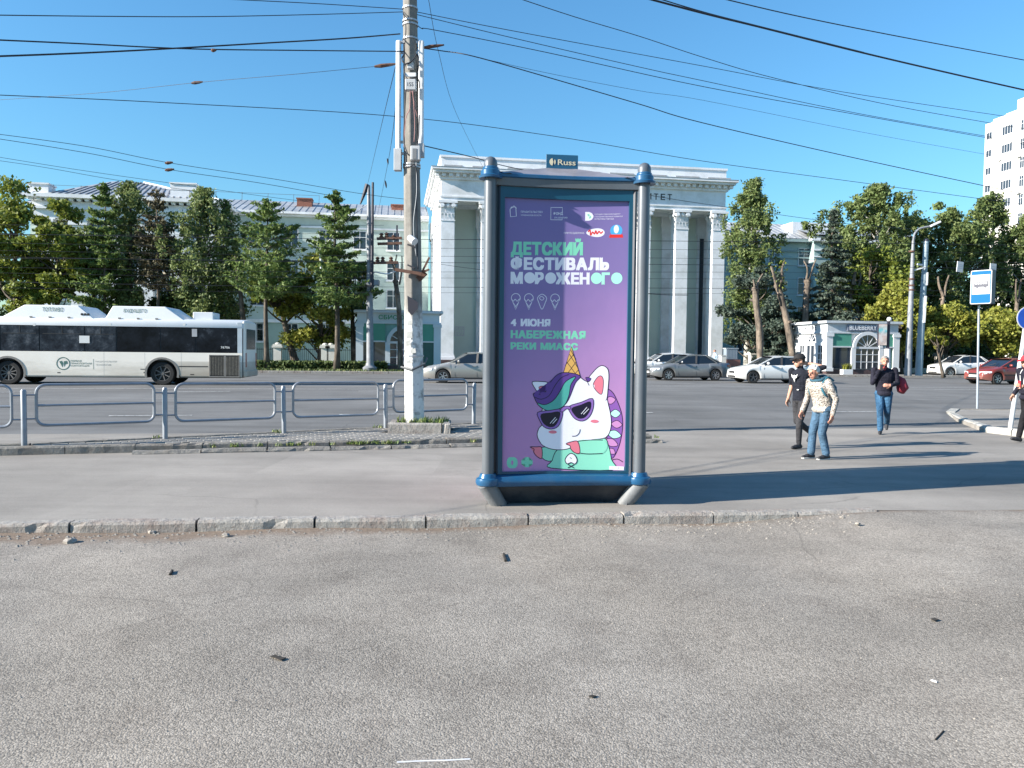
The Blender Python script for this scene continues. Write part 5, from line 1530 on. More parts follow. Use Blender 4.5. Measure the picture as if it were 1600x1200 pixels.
tree('broad', 'dark undergrowth tree in deep shade behind the parked white car', 1450, 73, 430, 120, 560, L_dark, B_dark, 10920, 37, trunk_px=9, clumpn=26, size=0.23)
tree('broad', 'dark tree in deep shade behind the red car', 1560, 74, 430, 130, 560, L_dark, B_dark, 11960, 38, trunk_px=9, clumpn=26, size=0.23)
lopped('forked lopped trunk behind the maple right of the trolley pole', [(1470, 560), (1472, 490), (1474, 462)], 61.5, 0.2, 0.17, [((1474, 462), (1466, 432), 0.12), ((1476, 462), (1483, 430), 0.1)], 39, GL)
lopped('lopped trunk with two upright stubs near the right edge of the photo', [(1585, 560), (1588, 490), (1590, 470)], 61.5, 0.2, 0.18, [((1588, 470), (1588, 436), 0.09), ((1592, 468), (1596, 436), 0.09)], 40, GL)
tree('broad', 'thin leaning sapling with grey stem beside the nose of the white car', 1475, 54.5, 500, 34, 548, L_gold, B_dark, 2340, 41, trunk_px=5, lean=-0.7, clumpn=8, size=0.17)
tree('broad', 'dark tree cut off by the left edge of the photo', -40, 60, 300, 130, 540, L_dark, B_dark, 9000, 51, trunk_px=10, clumpn=30, size=0.24)
eh = thing('tall_hedge', 'tall dark hedge in shade behind the fence and parked cars at right', 'hedge', ruv(46, FARV + 12, GZ))
rg = np.random.default_rng(78); n = 26000
P = np.stack([rg.uniform(-16, 40, n), rg.normal(size=n) * 0.7, 3.6 * rg.uniform(0, 1.0, n) ** 0.8 + 0.3 * rg.normal(size=n)], 1)
link('foliage', leaf_mesh('foliage', quads(rg, P, 0.26), L_dark), eh)
b = MB(); 
for i in range(40): b.tube([(-15.5 + 1.4 * i, 0, -0.1), (-15.5 + 1.4 * i, 0.1, 2.8)], 0.06, 5)
b.build('stems', B_dark, eh, kind='stuff')
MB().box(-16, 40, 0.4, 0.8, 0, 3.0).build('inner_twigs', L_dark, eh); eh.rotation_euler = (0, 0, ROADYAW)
# hedge along the verge on the left
hd = thing('clipped_hedge', 'dark clipped hedge along the verge between the bus and the concrete pole', 'hedge', ruv(-14, FARV + 3.6, GZ))
rg = np.random.default_rng(77)
a = ruv(-22, FARV + 3.4); c = ruv(-1.2, FARV + 3.4); org_ = ruv(-14, FARV + 3.6, GZ)
hz0 = 0.0; hz1 = zat(565, -12, 54.5) - GZ
n = 9000
P = np.stack([a.x + (c.x - a.x) * (s := rg.uniform(0, 1, n)), a.y + (c.y - a.y) * s + rg.normal(size=n) * 0.22, hz1 * np.minimum(1.06, rg.uniform(0, 1.05, n) ** 0.7) + GZ], 1) - np.array(org_)
link('foliage', leaf_mesh('foliage', quads(rg, P, 0.17), L_dark), hd)
b = MB(); 
for i in range(22):
    p = a.lerp(c, (i + 0.5) / 22) - org_; b.tube([(p.x, p.y, -0.05), (p.x, p.y, hz1 * 0.8)], 0.03, 5)
b.build('stems', B_dark, hd, kind='stuff')
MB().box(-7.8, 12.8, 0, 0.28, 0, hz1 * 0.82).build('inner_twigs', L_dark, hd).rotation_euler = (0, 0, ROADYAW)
# ---------------------------------------------------------------- fences
m_iron = M('black_iron', (0.02, 0.02, 0.022), 0.6, 0.2, 0.1)
m_fp = M('fence_post_white', (0.62, 0.60, 0.55), 0.85, 0, 0.12, 2)
def fence(name, label, v, pxs, p_top, zbase, u0, u1, wall=0.35):
    o = ruv(u0, v, zbase); f = thing(name, label, 'fence', o, ROADYAW)
    L_ = u1 - u0
    b = MB(); b.box(0, L_, -0.12, 0.12, -0.2, wall); b.build('low_wall', m_fp, f)
    ps = []
    for px in pxs:
        lo_, hi = -60.0, 90.0
        for _ in range(40):
            m = (lo_ + hi) / 2; p = ruv(m, v); q = CR.transposed() @ Vector((p.x, p.y, 1.5 - CAMZ))
            if 800 + F * q.x / -q.z < px: lo_ = m
            else: hi = m
        ps.append(lo_ - u0)
    pw = ruv(ps[0] + u0, v); h = zat(p_top, pw.x, pw.y) - zbase
    pb = MB(); pb.box(-0.26, 0.26, -0.26, 0.26, -0.2, h - 0.28); pb.box(-0.36, 0.36, -0.36, 0.36, h - 0.28, h - 0.14); pb.box(-0.3, 0.3, -0.3, 0.3, h - 0.14, h - 0.03); pb.sphere((0, 0, h - 0.03), 0.2, 8, 5, sz=0.6)
    pme = pb.mesh('fence_pillar', m_fp)
    for x in ps: link('fence_pillar', pme, f, (x, 0, 0))
    bars = MB(); x = 0.1
    while x < L_:
        if not any(abs(x - q) < 0.3 for q in ps): bars.bar((x, 0, wall), (x, 0, h - 0.3), 0.025)
        x += 0.13
    bars.build('iron_bars', m_iron, f, kind='stuff')
    for z in (wall + 0.12, h - 0.42):
        MB().box(0, L_, -0.02, 0.02, z, z + 0.04).build('rail', m_iron, f)
    return f
fence('iron_fence', 'black iron fence with white pillars behind the hedge on the left', FARV + 5.2, [434, 508, 517], 537, GZ + 0.1, -30, -2.6)
fence('iron_fence', 'black iron fence with white urn topped pillars right of the portico', FARV + 8.2, [1176, 1208, 1242], 549, GZ, 20.5, 24.5, 0.5)
fence('iron_fence', 'black iron fence with white pillars behind the parked cars at right', FARV + 7.6, [1467, 1577, 1700], 551, GZ, 32.5, 60, 0.4)
# ================================================================ concrete pole with aerials
def pole_mat():
    k = NT('whitewashed_concrete'); P = k.P(False)
    sp = k.n('ShaderNodeSeparateXYZ'); k.set(sp.inputs[0], P)
    conc = k.ramp(k.noise(3, 8, 0.7), [(0.3, (0.13, 0.122, 0.11)), (0.7, (0.25, 0.238, 0.215))])
    white = k.ramp(k.noise(5, 8, 0.7), [(0.34, (0.30, 0.29, 0.27)), (0.5, (0.62, 0.62, 0.60))])
    edge = k.math('ADD', sp.outputs[2], k.math('MULTIPLY', k.noise(1.5, 4), 0.9))
    f = k.ramp(k.math('MULTIPLY', edge, 0.25), [(0.68, (1, 1, 1)), (0.78, (0, 0, 0))])
    c = k.mix(f, conc, white)
    v = k.n('ShaderNodeTexVoronoi', in_Scale=6.0); k.set(v.inputs['Vector'], P)
    pap = k.ramp(k.noise(7, 3, 0.4, P), [(0.60, (0, 0, 0)), (0.63, (0.5,) * 3)])
    c = k.mix(pap, c, (0.16, 0.15, 0.14))
    k.col(c); k.rough(0.9); k.bump(k.noise(18, 6, 0.7), 0.5, 0.01); return k.m
m_pole = pole_mat()
PD = pole_c.y
ztop = 11.5
xb = xat(648, PD, 0.3); zz_ = zat(0, xb, PD); xt = xat(641, PD, zz_)
slope = (xt - xb) / (zz_ - 0.3)
pole = thing('concrete_pole', 'thick whitewashed concrete pole with aerial panels and cables beside the railing', 'utility pole', (xb, PD, 0.0))
PB = 0.188; PT = 0.112
def pr(z): return PB + (PT - PB) * z / ztop
def pxz(z): return slope * z
b = MB(); N8 = 8
vs_ = []
for i in range(9):
    z = -0.1 + (ztop + 0.1) * i / 8
    for k_ in range(8):
        a = R(22.5 + 45 * k_) + 0.35; r = pr(max(z, 0)) * 1.06; vs_.append((pxz(z) + r * math.cos(a), r * math.sin(a), z))
b.add(vs_, [(i * 8 + k_, i * 8 + (k_ + 1) % 8, (i + 1) * 8 + (k_ + 1) % 8, (i + 1) * 8 + k_) for i in range(8) for k_ in range(8)] + [tuple(64 + k_ for k_ in range(8))])
b.build('shaft', m_pole, pole, bevel=0.012)
def pz(py): return zat(py, xb, PD)
def P_loc(px, py, dy=-0.2):
    v = at(px, py, PD + dy); return Vector((v.x - xb, dy, v.z))
m_panel = M('aerial_white', (0.66, 0.67, 0.68), 0.45, 0, 0.05, 2)
m_cable = M('black_cable', (0.012, 0.013, 0.02), 0.6, 0, 0)
m_box = M('grey_junction_box', (0.42, 0.43, 0.44), 0.5, 0, 0.1, 4)
m_rust = M('rusty_steel', (0.13, 0.07, 0.05), 0.8, 0.3, 0.4, 8)
m_band = M('zinc_band', (0.40, 0.41, 0.43), 0.45, 0.5, 0.1)
def lbox(px0, px1, py0, py1, dy, depth, name, mat, parent, bev=0.006, **kw):
    a = P_loc(px0, py1, dy); c = P_loc(px1, py0, dy)
    b = MB(); b.box(a.x, c.x, dy - depth / 2, dy + depth / 2, a.z, c.z); return b.build(name, mat, parent, bevel=bev, **kw)
lbox(618.5, 626.5, 64, 238, -0.08, 0.12, 'aerial_panel', m_panel, pole, 0.02)
lbox(653.5, 662.5, 64, 236, -0.06, 0.12, 'aerial_panel', m_panel, pole, 0.02)
lbox(616, 627.5, 233, 267, -0.1, 0.14, 'grey_end_box', m_box, pole)
lbox(654, 663, 225, 246, -0.08, 0.12, 'grey_end_box', m_box, pole)
lbox(637, 646, 98, 108, -0.24, 0.1, 'small_box', m_box, pole)
lbox(633, 650, 114, 120, -0.24, 0.04, 'white_bracket', m_panel, pole, 0.003)
lbox(633.5, 650.5, 125, 142, -0.26, 0.13, 'junction_box', m_box, pole, 0.012)
lbox(642, 657, 229, 251, -0.27, 0.14, 'meter_box', m_box, pole, 0.01)
lbox(644.5, 651, 232, 248, -0.345, 0.006, 'meter_box_panel', M('dark_panel', (0.16, 0.17, 0.18)), pole, 0)
p_, f_ = text_fit('155', P_loc(638, 130).x, P_loc(647, 130).x, P_loc(640, 136.5, -0.26).z, P_loc(640, 130.5, -0.26).z)
MB().add([(a, -0.328, z) for a, z in p_], f_).build('box_number', m_black, pole)
for y, k_ in ((66, 'bracket'), (82, 'bracket'), (222, 'bracket'), (240, 'bracket')):
    a = P_loc(624, y, -0.06); c = P_loc(656, y, -0.06); b = MB(); b.bar(a, c, 0.03, 0.05); b.build(k_, m_band, pole)
for y in (14, 34, 40, 62, 258, 262, 556):
    z = pz(y); b = MB(); r = pr(z) * 1.09; b.lathe([(r, z - 0.018), (r + 0.008, z - 0.015), (r + 0.008, z + 0.015), (r, z + 0.018)], 16, (pxz(z), 0, 0), cap=False); b.build('steel_band', m_band, pole)
cb = MB(); rg = random.Random(3)
def cable(pts, r, name='cable', mat=None, parent=pole):
    b = MB(); b.tube(catmull([tuple(P_loc(*p)) for p in pts], 5, False), r, 6); return b.build(name, mat or m_cable, parent, smooth=2)
cable([(633, 82, -.2), (628, 92, -.27), (633, 100, -.3), (644, 95, -.3), (652, 85, -.26), (654, 100, -.22), (653, 112, -.2)], 0.012)
cable([(634, 100, -.22), (631, 112, -.26), (638, 124, -.3), (650, 120, -.26), (655, 128, -.2), (655, 138, -.15)], 0.010)
cable([(634, 140, -.3), (632, 180, -.25), (631, 220, -.24), (636, 238, -.3), (640, 243, -.3)], 0.014)
cable([(641, 142, -.3), (640, 170, -.28), (634, 185, -.25), (631, 230, -.24)], 0.008, mat=M('pink_cable', (0.35, 0.17, 0.16), 0.6))
cable([(644, 142, -.3), (648, 165, -.28), (652, 183, -.22)], 0.007, mat=M('pink_cable', (0.35, 0.17, 0.16), 0.6))
cable([(645, 142, -.3), (648, 190, -.27), (647, 222, -.28)], 0.007, mat=M('pink_cable', (0.35, 0.17, 0.16), 0.6))
cable([(655, 180, -.15), (654, 210, -.2), (652, 228, -.28)], 0.012)
cable([(634, 243, -.26), (636, 262, -.26), (648, 258, -.3), (652, 280, -.25), (651, 320, -.24), (652, 380, -.24), (653, 420, -.25)], 0.012)
cable([(630, 20, -.16), (634, 40, -.2), (633, 62, -.2), (631, 80, -.2)], 0.01)
cable([(650, 250, -.28), (651, 300, -.25), (646, 350, -.26), (650, 400, -.26)], 0.007, mat=m_box)
# crooked bracket, floodlight, signs of the old feeder
b = MB(); b.bar(P_loc(617, 421, -.26), P_loc(659, 428, -.26), 0.06, 0.06); b.build('cross_bar', m_rust, pole)
b = MB(); b.bar(P_loc(660, 424, -.2), P_loc(671, 402, -.2), 0.035); b.bar(P_loc(659, 425, -.2), P_loc(671, 421, -.2), 0.035); b.build('bent_rod', m_rust, pole)
b = MB(); b.bar(P_loc(656, 428, -.1), P_loc(662, 434, -.1), 0.12, 0.2); b.build('clamp', m_rust, pole)
b = MB(); b.tube([P_loc(640, 371, -.3), P_loc(648, 378, -.4)], [0.06, 0.075], 10); b.build('floodlight', m_panel, pole, smooth=True)
for y0, y1 in ((382, 386), (414, 419)):
    b = MB(); b.bar(P_loc(637, y0, -.26), P_loc(648, y1, -.27), 0.05, 0.03); b.build('dark_strap', m_cable, pole)
b = MB(); z = pz(575); b.tube([(pxz(z) - 0.235, -0.1, z + 0.02), (pxz(z), -0.27, z - 0.03), (pxz(z) + 0.22, -0.12, z + 0.08), (pxz(z) + 0.25, 0.05, z + 0.2)], 0.022, 8); b.build('tied_hose', M('grey_hose', (0.08, 0.085, 0.09)), pole, smooth=True)
zq = [pz(463), pz(472), pz(494), pz(481)]
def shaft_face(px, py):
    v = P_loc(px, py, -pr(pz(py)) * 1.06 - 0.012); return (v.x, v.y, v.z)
MB().add([shaft_face(636.5, 462), shaft_face(653, 472), shaft_face(653, 482), shaft_face(643, 493), shaft_face(637.5, 486)], [(0, 1, 2, 3, 4)]).build('dark_patch', M('patch_black', (0.02, 0.02, 0.03), 0.6), pole)  # near-black patch laid flat on the front of the shaft
pap = M('torn_paper', (0.55, 0.54, 0.5), 0.9, 0, 0.2, 20)
for i, (px, py, w, h) in enumerate(((640, 523, 9, 12), (638, 536, 8, 10), (646, 548, 8, 8), (640, 505, 7, 9), (639, 565, 6, 6))):
    a, c = shaft_face(px - w / 2, py + h / 2), shaft_face(px + w / 2, py - h / 2)
    MB().add([(a[0], a[1] - 0.004 * i, a[2]), (c[0], a[1] - 0.004 * i, a[2] + 0.01), (c[0] - 0.01, a[1] - 0.004 * i, c[2]), (a[0], a[1] - 0.004 * i, c[2] - 0.02)], [(0, 1, 2, 3)]).build('paper_scrap', pap, pole)
# kerb stone planter and grass round the foot
plc = gd(653, 676, ISZ)
pln = thing('pole_planter', 'low planter of old kerb stones around the foot of the concrete pole', 'planter', (plc.x, plc.y, ISZ), R(4))
for a, c in (((-0.58, 0), (0.45, 0)), ((0.46, 0), (0.62, 0.0)), ((0.62, 0.16), (0.62, 0.95)), ((-0.58, 0.95), (-0.58, 0.16)), ((0.62, 0.95), (-0.58, 0.95))):
    b = MB(); stone(b, a, c, 0.14, -0.05, 0.17 + rnd.uniform(-0.01, 0.01), wob=0.004, nseg=5); b.build('kerb_stone', m_kerb, pln)
MB().box(-0.48, 0.5, 0.1, 0.9, -0.02, 0.1).build('soil', M('dark_soil', (0.07, 0.055, 0.04), 0.95), pln)
b = MB(); rgx = random.Random(9)
for i in range(60): blades(b, (plc.x + rgx.uniform(-0.45, 0.52), plc.y + rgx.uniform(0.14, 0.85), ISZ + 0.08), 7, 0.2, 0.07, rgx, 0.012, 0.5)
b.build('planter_grass', m_weed, kind='stuff')
# ================================================================ trolley wire pole across the road
TD = 52.0
tb = Vector((xat(578, TD, 1), TD, GZ))
tp = thing('trolley_pole', 'slender grey trolley wire pole with crossarms between the tall larch and the green kiosk', 'utility pole', tb)
m_tp = M('grey_pole_paint', (0.22, 0.235, 0.26), 0.6, 0.1, 0.25, 3, dirt='#7a7a78', dirt_amt=0.4)
m_dk = M('dark_pole_top', (0.025, 0.025, 0.04), 0.6)
def tl(px, py, dy=0.0, base=tb, D=TD): v = at(px, py, D + dy); return Vector((v.x - base.x, dy, v.z - base.z))
b = MB(); b.tube([tl(578.5, 582), tl(577.5, 440), tl(576, 290)], [0.26, 0.20, 0.11], 12); b.build('shaft', m_tp, tp, smooth=True)
b = MB(); b.tube([tl(581, 455, -.3), tl(582.5, 285, -.3)], [0.12, 0.08], 8); b.build('dark_riser', m_dk, tp)
b = MB(); b.lathe([(0.45, 0.0), (0.5, 0.2), (0.3, 0.35), (0.27, 0.5)], 12); b.build('foot', m_tp, tp, smooth=True)
for y, x0, x1 in ((373, 589, 628), (381, 590, 628), (411, 580, 622)):
    b = MB(); b.bar(tl(x0, y), tl(x1, y - 1), 0.22, 0.16); b.build('crossarm', m_rust, tp)
for x, y in ((596, 369), (604, 368), (615, 372), (590, 406), (598, 406), (611, 406)):
    b = MB(); b.lathe([(0.1, 0), (0.16, 0.08), (0.08, 0.16), (0.16, 0.24), (0.05, 0.34)], 8, tuple(tl(x, y + 3))); b.build('insulator', m_rust, tp)
b = MB(); b.bar(tl(620, 392), tl(620.5, 352), 0.1); b.build('upright_rod', m_dk, tp)
b = MB(); b.tube([tl(574, 288), tl(569, 303), tl(563, 319)], [0.16, 0.12, 0.05], 8); b.build('strain_insulator', m_dk, tp)
b = MB(); b.tube(catmull([tuple(tl(*p)) for p in ((582, 455), (583, 427), (596, 427), (606, 428), (618, 424))], 4, False), 0.05, 6); b.build('white_cable', m_panel, tp)
b = MB(); b.box(-0.55, 0.6, -0.3, 0.3, tl(578, 446).z, tl(578, 440).z + 0.1); b.build('step_plate', m_tp, tp)
b = MB(); b.tube([tl(501, 389), tl(502.5, 420)], [0.09, 0.13], 8); b.build('hanging_lamp_tube', m_panel, tp)
b = MB(); b.tube([tl(501, 389), tl(553, 335), tl(576, 318)], 0.025, 5); b.build('span_wire', m_band, tp)
# ---------------------------------------------------------------- lamp and trolley pole on the right
LD = 53.0
lb = Vector((xat(1418.5, LD, 1), LD, GZ))
lm = thing('street_lamp', 'grey tapered street lamp with an arm curving right, just left of the leaning trolley pole', 'street lamp', lb)
b = MB(); b.tube([tl(1418.5, 587, 0, lb, LD), tl(1425, 430, 0, lb, LD), tl(1427, 376, 0, lb, LD)], [0.24, 0.14, 0.09], 12); b.build('pole', m_tp, lm, smooth=True)
b = MB(); b.tube(catmull([tuple(tl(*p, 0, lb, LD)) for p in ((1427, 378), (1429, 366), (1436, 358), (1446, 355), (1453, 354))], 5, False), 0.07, 8); b.build('arm', m_tp, lm, smooth=True)
b = MB(); b.bar(tl(1453, 354, 0, lb, LD), tl(1469, 346.5, 0, lb, LD), 0.3, 0.14); b.build('lamp_head', m_panel, lm, bevel=0.03)
for y in (393, 436, 446, 453): b = MB(); q = tl(1424.5, y, 0, lb, LD); b.lathe([(0.2, -0.05), (0.2, 0.05)], 10, tuple(q)); b.build('clamp', m_rust, lm)
b = MB(); b.bar(tl(1426, 423, 0, lb, LD), tl(1446, 417, 0, lb, LD), 0.09); b.build('strut', m_panel, lm)
lb2 = Vector((xat(1440, LD, 1), LD + 0.3, GZ))
lp2 = thing('trolley_pole', 'bluish steel trolley pole leaning right beside the grey street lamp', 'utility pole', lb2)
m_bl = M('bluish_pole_paint', (0.25, 0.32, 0.37), 0.5, 0.2, 0.2, 2)
for seg, (y0, y1, x0, x1, r0, r1, nm) in enumerate(((587, 500, 1439, 1443.5, 0.24, 0.22, 'lower_tube'), (500, 440, 1443.5, 1447, 0.21, 0.19, 'middle_tube'), (440, 376, 1447, 1451, 0.185, 0.165, 'upper_tube'))):
    b = MB(); b.tube([tl(x0, y0, 0, lb2, LD), tl(x1, y1, 0, lb2, LD)], [r0, r1], 12); b.build(nm, m_bl, lp2, smooth=True)
b = MB(); b.lathe([(0.19, 0), (0.14, 0.14), (0.02, 0.22)], 12, tuple(tl(1451, 376, 0, lb2, LD))); b.build('cap', m_dk, lp2)
b = MB(); b.bar(tl(1450, 462, -.3, lb2, LD), tl(1447.5, 504, -.3, lb2, LD), 0.12); b.build('side_conduit', m_panel, lp2)
b = MB(); b.bar(tl(1453, 425, -.2, lb2, LD), tl(1452, 445, -.2, lb2, LD), 0.08); b.build('side_conduit', m_panel, lp2)
b = MB(); b.tube([tl(1437, 412, 0, lb2, LD), tl(1448, 414, 0, lb2, LD)], 0.07, 8); b.build('arm_stub', m_panel, lp2)
# ---------------------------------------------------------------- advert post by the kiosk
ab = Vector((xat(1387, 52.5, 1), 52.5, GZ))
ap = thing('advert_post', 'dark post with a white globe lamp and small picture board right of the kiosk', 'advert post', ab)
def al(px, py, dy=0.0): return tl(px, py, dy, ab, 52.5)
b = MB(); b.tube([al(1386, 585), al(1386.5, 545)], [0.22, 0.2], 10); b.build('base', m_kw, ap, smooth=True)
b = MB(); b.bar(al(1387, 546), al(1388.5, 502), 0.16, 0.16); b.build('post', m_dk, ap)
b = MB(); b.sphere(tuple(al(1389.5, 499)), 0.16, 14, 10); b.build('globe', m_panel, ap, smooth=True)
a_, c_ = al(1371, 540, -.06), al(1386, 506, -.06)
b = MB(); b.box(a_.x, c_.x, -0.14, 0.02, a_.z, c_.z); bd_ = b.build('board', m_dk, ap)
k = NT('picture_print'); f = k.noise(3.5, 4, 0.6); sp = k.n('ShaderNodeSeparateXYZ'); k.set(sp.inputs[0], k.P())
g_ = k.n('ShaderNodeMapRange'); k.set(g_.inputs[0], sp.outputs[2]); k.set(g_.inputs[1], GZ + a_.z); k.set(g_.inputs[2], GZ + c_.z)
k.col(k.mix(k.ramp(f, [(0.45, (0, 0, 0)), (0.55, (0.7,) * 3)]), k.ramp(g_.outputs[0], [(0.1, (0.55, 0.45, 0.4)), (0.5, (0.4, 0.3, 0.28)), (0.7, (0.1, 0.4, 0.45)), (0.95, (0.5, 0.35, 0.3))]), (0.5, 0.5, 0.5))); k.rough(0.4)
b = MB(); b.box(a_.x + 0.03, c_.x - 0.03, -0.15, -0.139, a_.z + 0.03, c_.z - 0.03); b.build('picture', k.m, bd_)
# ================================================================ signs at the stop
m_sblue = M('sign_sky_blue', (0.0, 0.10, 0.24), 0.6, 0, 0, spec=0.15)
m_swhite = M('sign_white', (0.5, 0.51, 0.52), 0.4, 0, 0)
m_sdark = M('sign_dark_side', (0.03, 0.035, 0.06), 0.5, 0, 0)
m_post = M('galvanised_post', (0.36, 0.40, 0.45), 0.4, 0.4, 0.08)
sg0 = gd(1527, 639, 0.09)
st = thing('bus_stop_sign', 'blue and white bus stop sign box with a bus pictogram on a thin grey post', 'bus stop sign', sg0)
sd = sg0.y
def sl(px, py, dy=0.0): v = at(px, py, sd + dy); return Vector((v.x - sg0.x, dy, v.z - sg0.z))
b = MB(); b.tube([(0, 0, -0.1), sl(1529.5, 477)], 0.032, 10); b.build('post', m_post, st, smooth=True)
ya = R(-16)
S0 = sl(1513.5, 476, -.05); S1 = sl(1543, 423.5, -.05)
sw_ = (S1.x - S0.x) / math.cos(ya); shh = S1.z - S0.z
box = link('sign_box', None)
C.objects.unlink(box); bpy.data.objects.remove(box)
def sign_part(b, name, mat, parent=None, bev=0.0):
    o = b.build(name, mat, parent or st, bevel=bev); 
    if parent is None: o.location = (S0.x, -0.1, S0.z); o.rotation_euler = (0, 0, -0.9)
    return o
b = MB(); sw_ = 0.6; b.box(0, sw_, 0.0, 0.28, 0, shh); sbx = sign_part(b, 'sign_box', m_sdark, None, 0.012)
rr_ = [(x, z) for x, _, z in rrect(0.008, sw_ - 0.008, 0.008, shh - 0.008, 0.05)]
b = MB(); b.add([(x, -0.003, z) for x, z in rr_], [tuple(range(len(rr_)))]); b.build('white_border', m_swhite, sbx)
rr_ = [(x, z) for x, _, z in rrect(0.03, sw_ - 0.03, 0.03, shh - 0.03, 0.035)]
b = MB(); b.add([(x, -0.006, z) for x, z in rr_], [tuple(range(len(rr_)))]); b.build('blue_face', m_sblue, sbx)
b = MB(); b.box(0.055, sw_ - 0.055, -0.009, -0.007, shh * 0.29, shh * 0.86); b.build('white_field', m_swhite, sbx)
b = MB(); x0, x1 = 0.11, sw_ - 0.1; zb_ = shh * 0.50
bus2 = [(x0, zb_), (x1, zb_), (x1 + 0.01, zb_ + 0.10), (x1 - 0.005, zb_ + 0.17), (x0 + 0.02, zb_ + 0.16), (x0 - 0.005, zb_ + 0.09)]
b.add([(x, -0.011, z) for x, z in bus2], [tuple(range(6))])
for cx_ in (x0 + 0.09, x1 - 0.08): b.add([(cx_ + 0.035 * math.cos(i * math.pi / 6), -0.0115, zb_ + 0.035 * math.sin(i * math.pi / 6)) for i in range(12)], [tuple(range(12))])
b.build('bus_pictogram', m_sdark, sbx)
b = MB()
for i in range(5): xx = x0 + 0.03 + i * (x1 - x0 - 0.04) / 5; b.box(xx, xx + (x1 - x0) / 5 - 0.03, -0.014, -0.0125, zb_ + 0.085, zb_ + 0.14)
b.build('pictogram_windows', m_swhite, sbx, kind='stuff')
rb0 = gd(1578, 668, 0.09)
rs = thing('round_sign', 'round blue traffic sign with white rim on a leaning white post at the right edge', 'traffic sign', rb0)
rdp = rb0.y
def rl(px, py, dy=0.0): v = at(px, py, rdp + dy); return Vector((v.x - rb0.x, dy, v.z - rb0.z))
b = MB(); b.tube([(0, 0, -0.1), rl(1601, 520), rl(1607, 475)], 0.05, 10); b.build('post', m_swhite, rs, smooth=True)
cc = rl(1607, 497, -.07)
for r, dy, nm, mt in ((0.27, 0, 'rim', m_swhite), (0.25, -0.012, 'blue_disc', M('traffic_blue', (0.01, 0.06, 0.35), 0.4, 0, 0))):
    b = MB(); b.prism_y([(cc.x + r * math.cos(i * math.pi / 16), cc.z + r * math.sin(i * math.pi / 16)) for i in range(32)], cc.y + dy - 0.01, cc.y + dy); b.build(nm, mt, rs)
# two plates hung on the trolley wires
for px, py, lb_ in ((1500, 417, 'first white plate hanging on the wires left of the bus stop sign'), (1551.5, 420, 'second white plate on the wires above the right corner of the bus stop sign')):
    o = at(px, py, 40); t = thing('wire_plate', lb_, 'wire plate', o, 0.25, 'plates hung on the trolley wires')
    b = MB(); b.box(-0.19, 0.19, -0.02, 0.02, -0.27, 0.27); q = b.build('plate', m_swhite, t); q.rotation_euler = (0, 0.1 if px < 1520 else 0.04, 0)
    for i in range(3): MB().box(-0.13, 0.13, -0.024, -0.0205, 0.1 - i * 0.09, 0.13 - i * 0.09).build('printed_line', M('faint_print', (0.4, 0.42, 0.45)), q)
    b = MB(); b.tube([(0, 0, 0.25), (0, 0, 0.5)], 0.012, 5); b.build('hanger', m_cable, t)
# ================================================================ overhead wires
def wire(label, pts, r=0.010, mat=None, group=None, name='overhead_wire', extra=None):
    """pts: (px, py, distance) through which the wire hangs"""
    P_ = [tuple(at(*p)) for p in pts]
    def off_frame(p): return p[0] < 0 or p[0] > 1600 or p[1] < 0
    if len(P_) > 2:            # the line goes on beyond the frame
        if off_frame(pts[-1]):
            for _ in range(3): P_.append(tuple(2 * a_ - c_ for a_, c_ in zip(P_[-1], P_[-2])))
        if off_frame(pts[0]):
            for _ in range(3): P_.insert(0, tuple(2 * a_ - c_ for a_, c_ in zip(P_[0], P_[1])))
    if len(P_) == 2:
        a, c = Vector(P_[0]), Vector(P_[1]); sag = (c - a).length * 0.004
        P_ = [tuple(a.lerp(c, i / 12) - Vector((0, 0, sag * 4 * (i / 12) * (1 - i / 12)))) for i in range(13)]
    else: P_ = catmull(P_, 7, False)
    o = Vector(P_[0]); b = MB(); b.tube([Vector(p) - o for p in P_], r * 0.78, 5)
    w = b.build(name, mat or m_cable, None, loc=o, smooth=2, label=label, cat='overhead wire')
    w['group'] = group or 'overhead wires and cables'
    for k_, (px, py, d, ln, rad) in enumerate(extra or []):
        q = at(px, py, d) - o; q2 = at(px + ln, py - ln * 0.12, d) - o
        b = MB(); b.tube([q, q.lerp(q2, 0.3), q.lerp(q2, 0.7), q2], [rad * 0.5, rad, rad * 0.8, rad * 0.4], 7); b.build('insulator', m_rust, w)
    return w
D0 = PD
wire('upper left wire rising from the pole top to the top edge of the sky', [(340, -2, 12.5), (500, 6, 13.6), (632, 14.5, D0)], 0.009)
wire('nearly level wire from left edge to the pole top, second from top', [(-60, 23, 9.5), (160, 25.5, 11), (320, 26, 12.2), (480, 23, 13.4), (634, 18.5, D0)], 0.009)
wire('thick cable from the left edge crossing the twisted one and ending at the pole panels', [(-60, 60, 9.5), (120, 68, 10.8), (300, 76.5, 12.2), (470, 78.8, 13.4), (640, 80.5, D0)], 0.013, extra=[(330, 79, 12.3, 8, 0.03)])
wire('twisted bundle of cables rising from the left edge to the pole', [(-60, 90, 9.5), (90, 84.5, 10.6), (200, 79.5, 11.5), (300, 74, 12.2), (420, 67, 13.1), (540, 60, 13.8), (625, 53, D0)], 0.016, name='cable_bundle')
wire('thin wire with red insulators slanting from left edge up to the aerial panel', [(-60, 160, 20), (150, 145.5, 18), (308, 129, 16.5), (460, 116, 15.6), (585, 104, D0 + .3), (622, 101, D0)], 0.006, extra=[(299, 130, 16.6, 18, 0.035), (585, 104, D0 + .2, 34, 0.04)])
wire('dark cable crossing the whole photo behind the pole, from left edge to lower right', [(-60, 146, 16), (250, 160, 18), (620, 182, 21), (860, 212, 23), (1100, 252, 25), (1350, 286, 27), (1640, 325, 29)], 0.012)
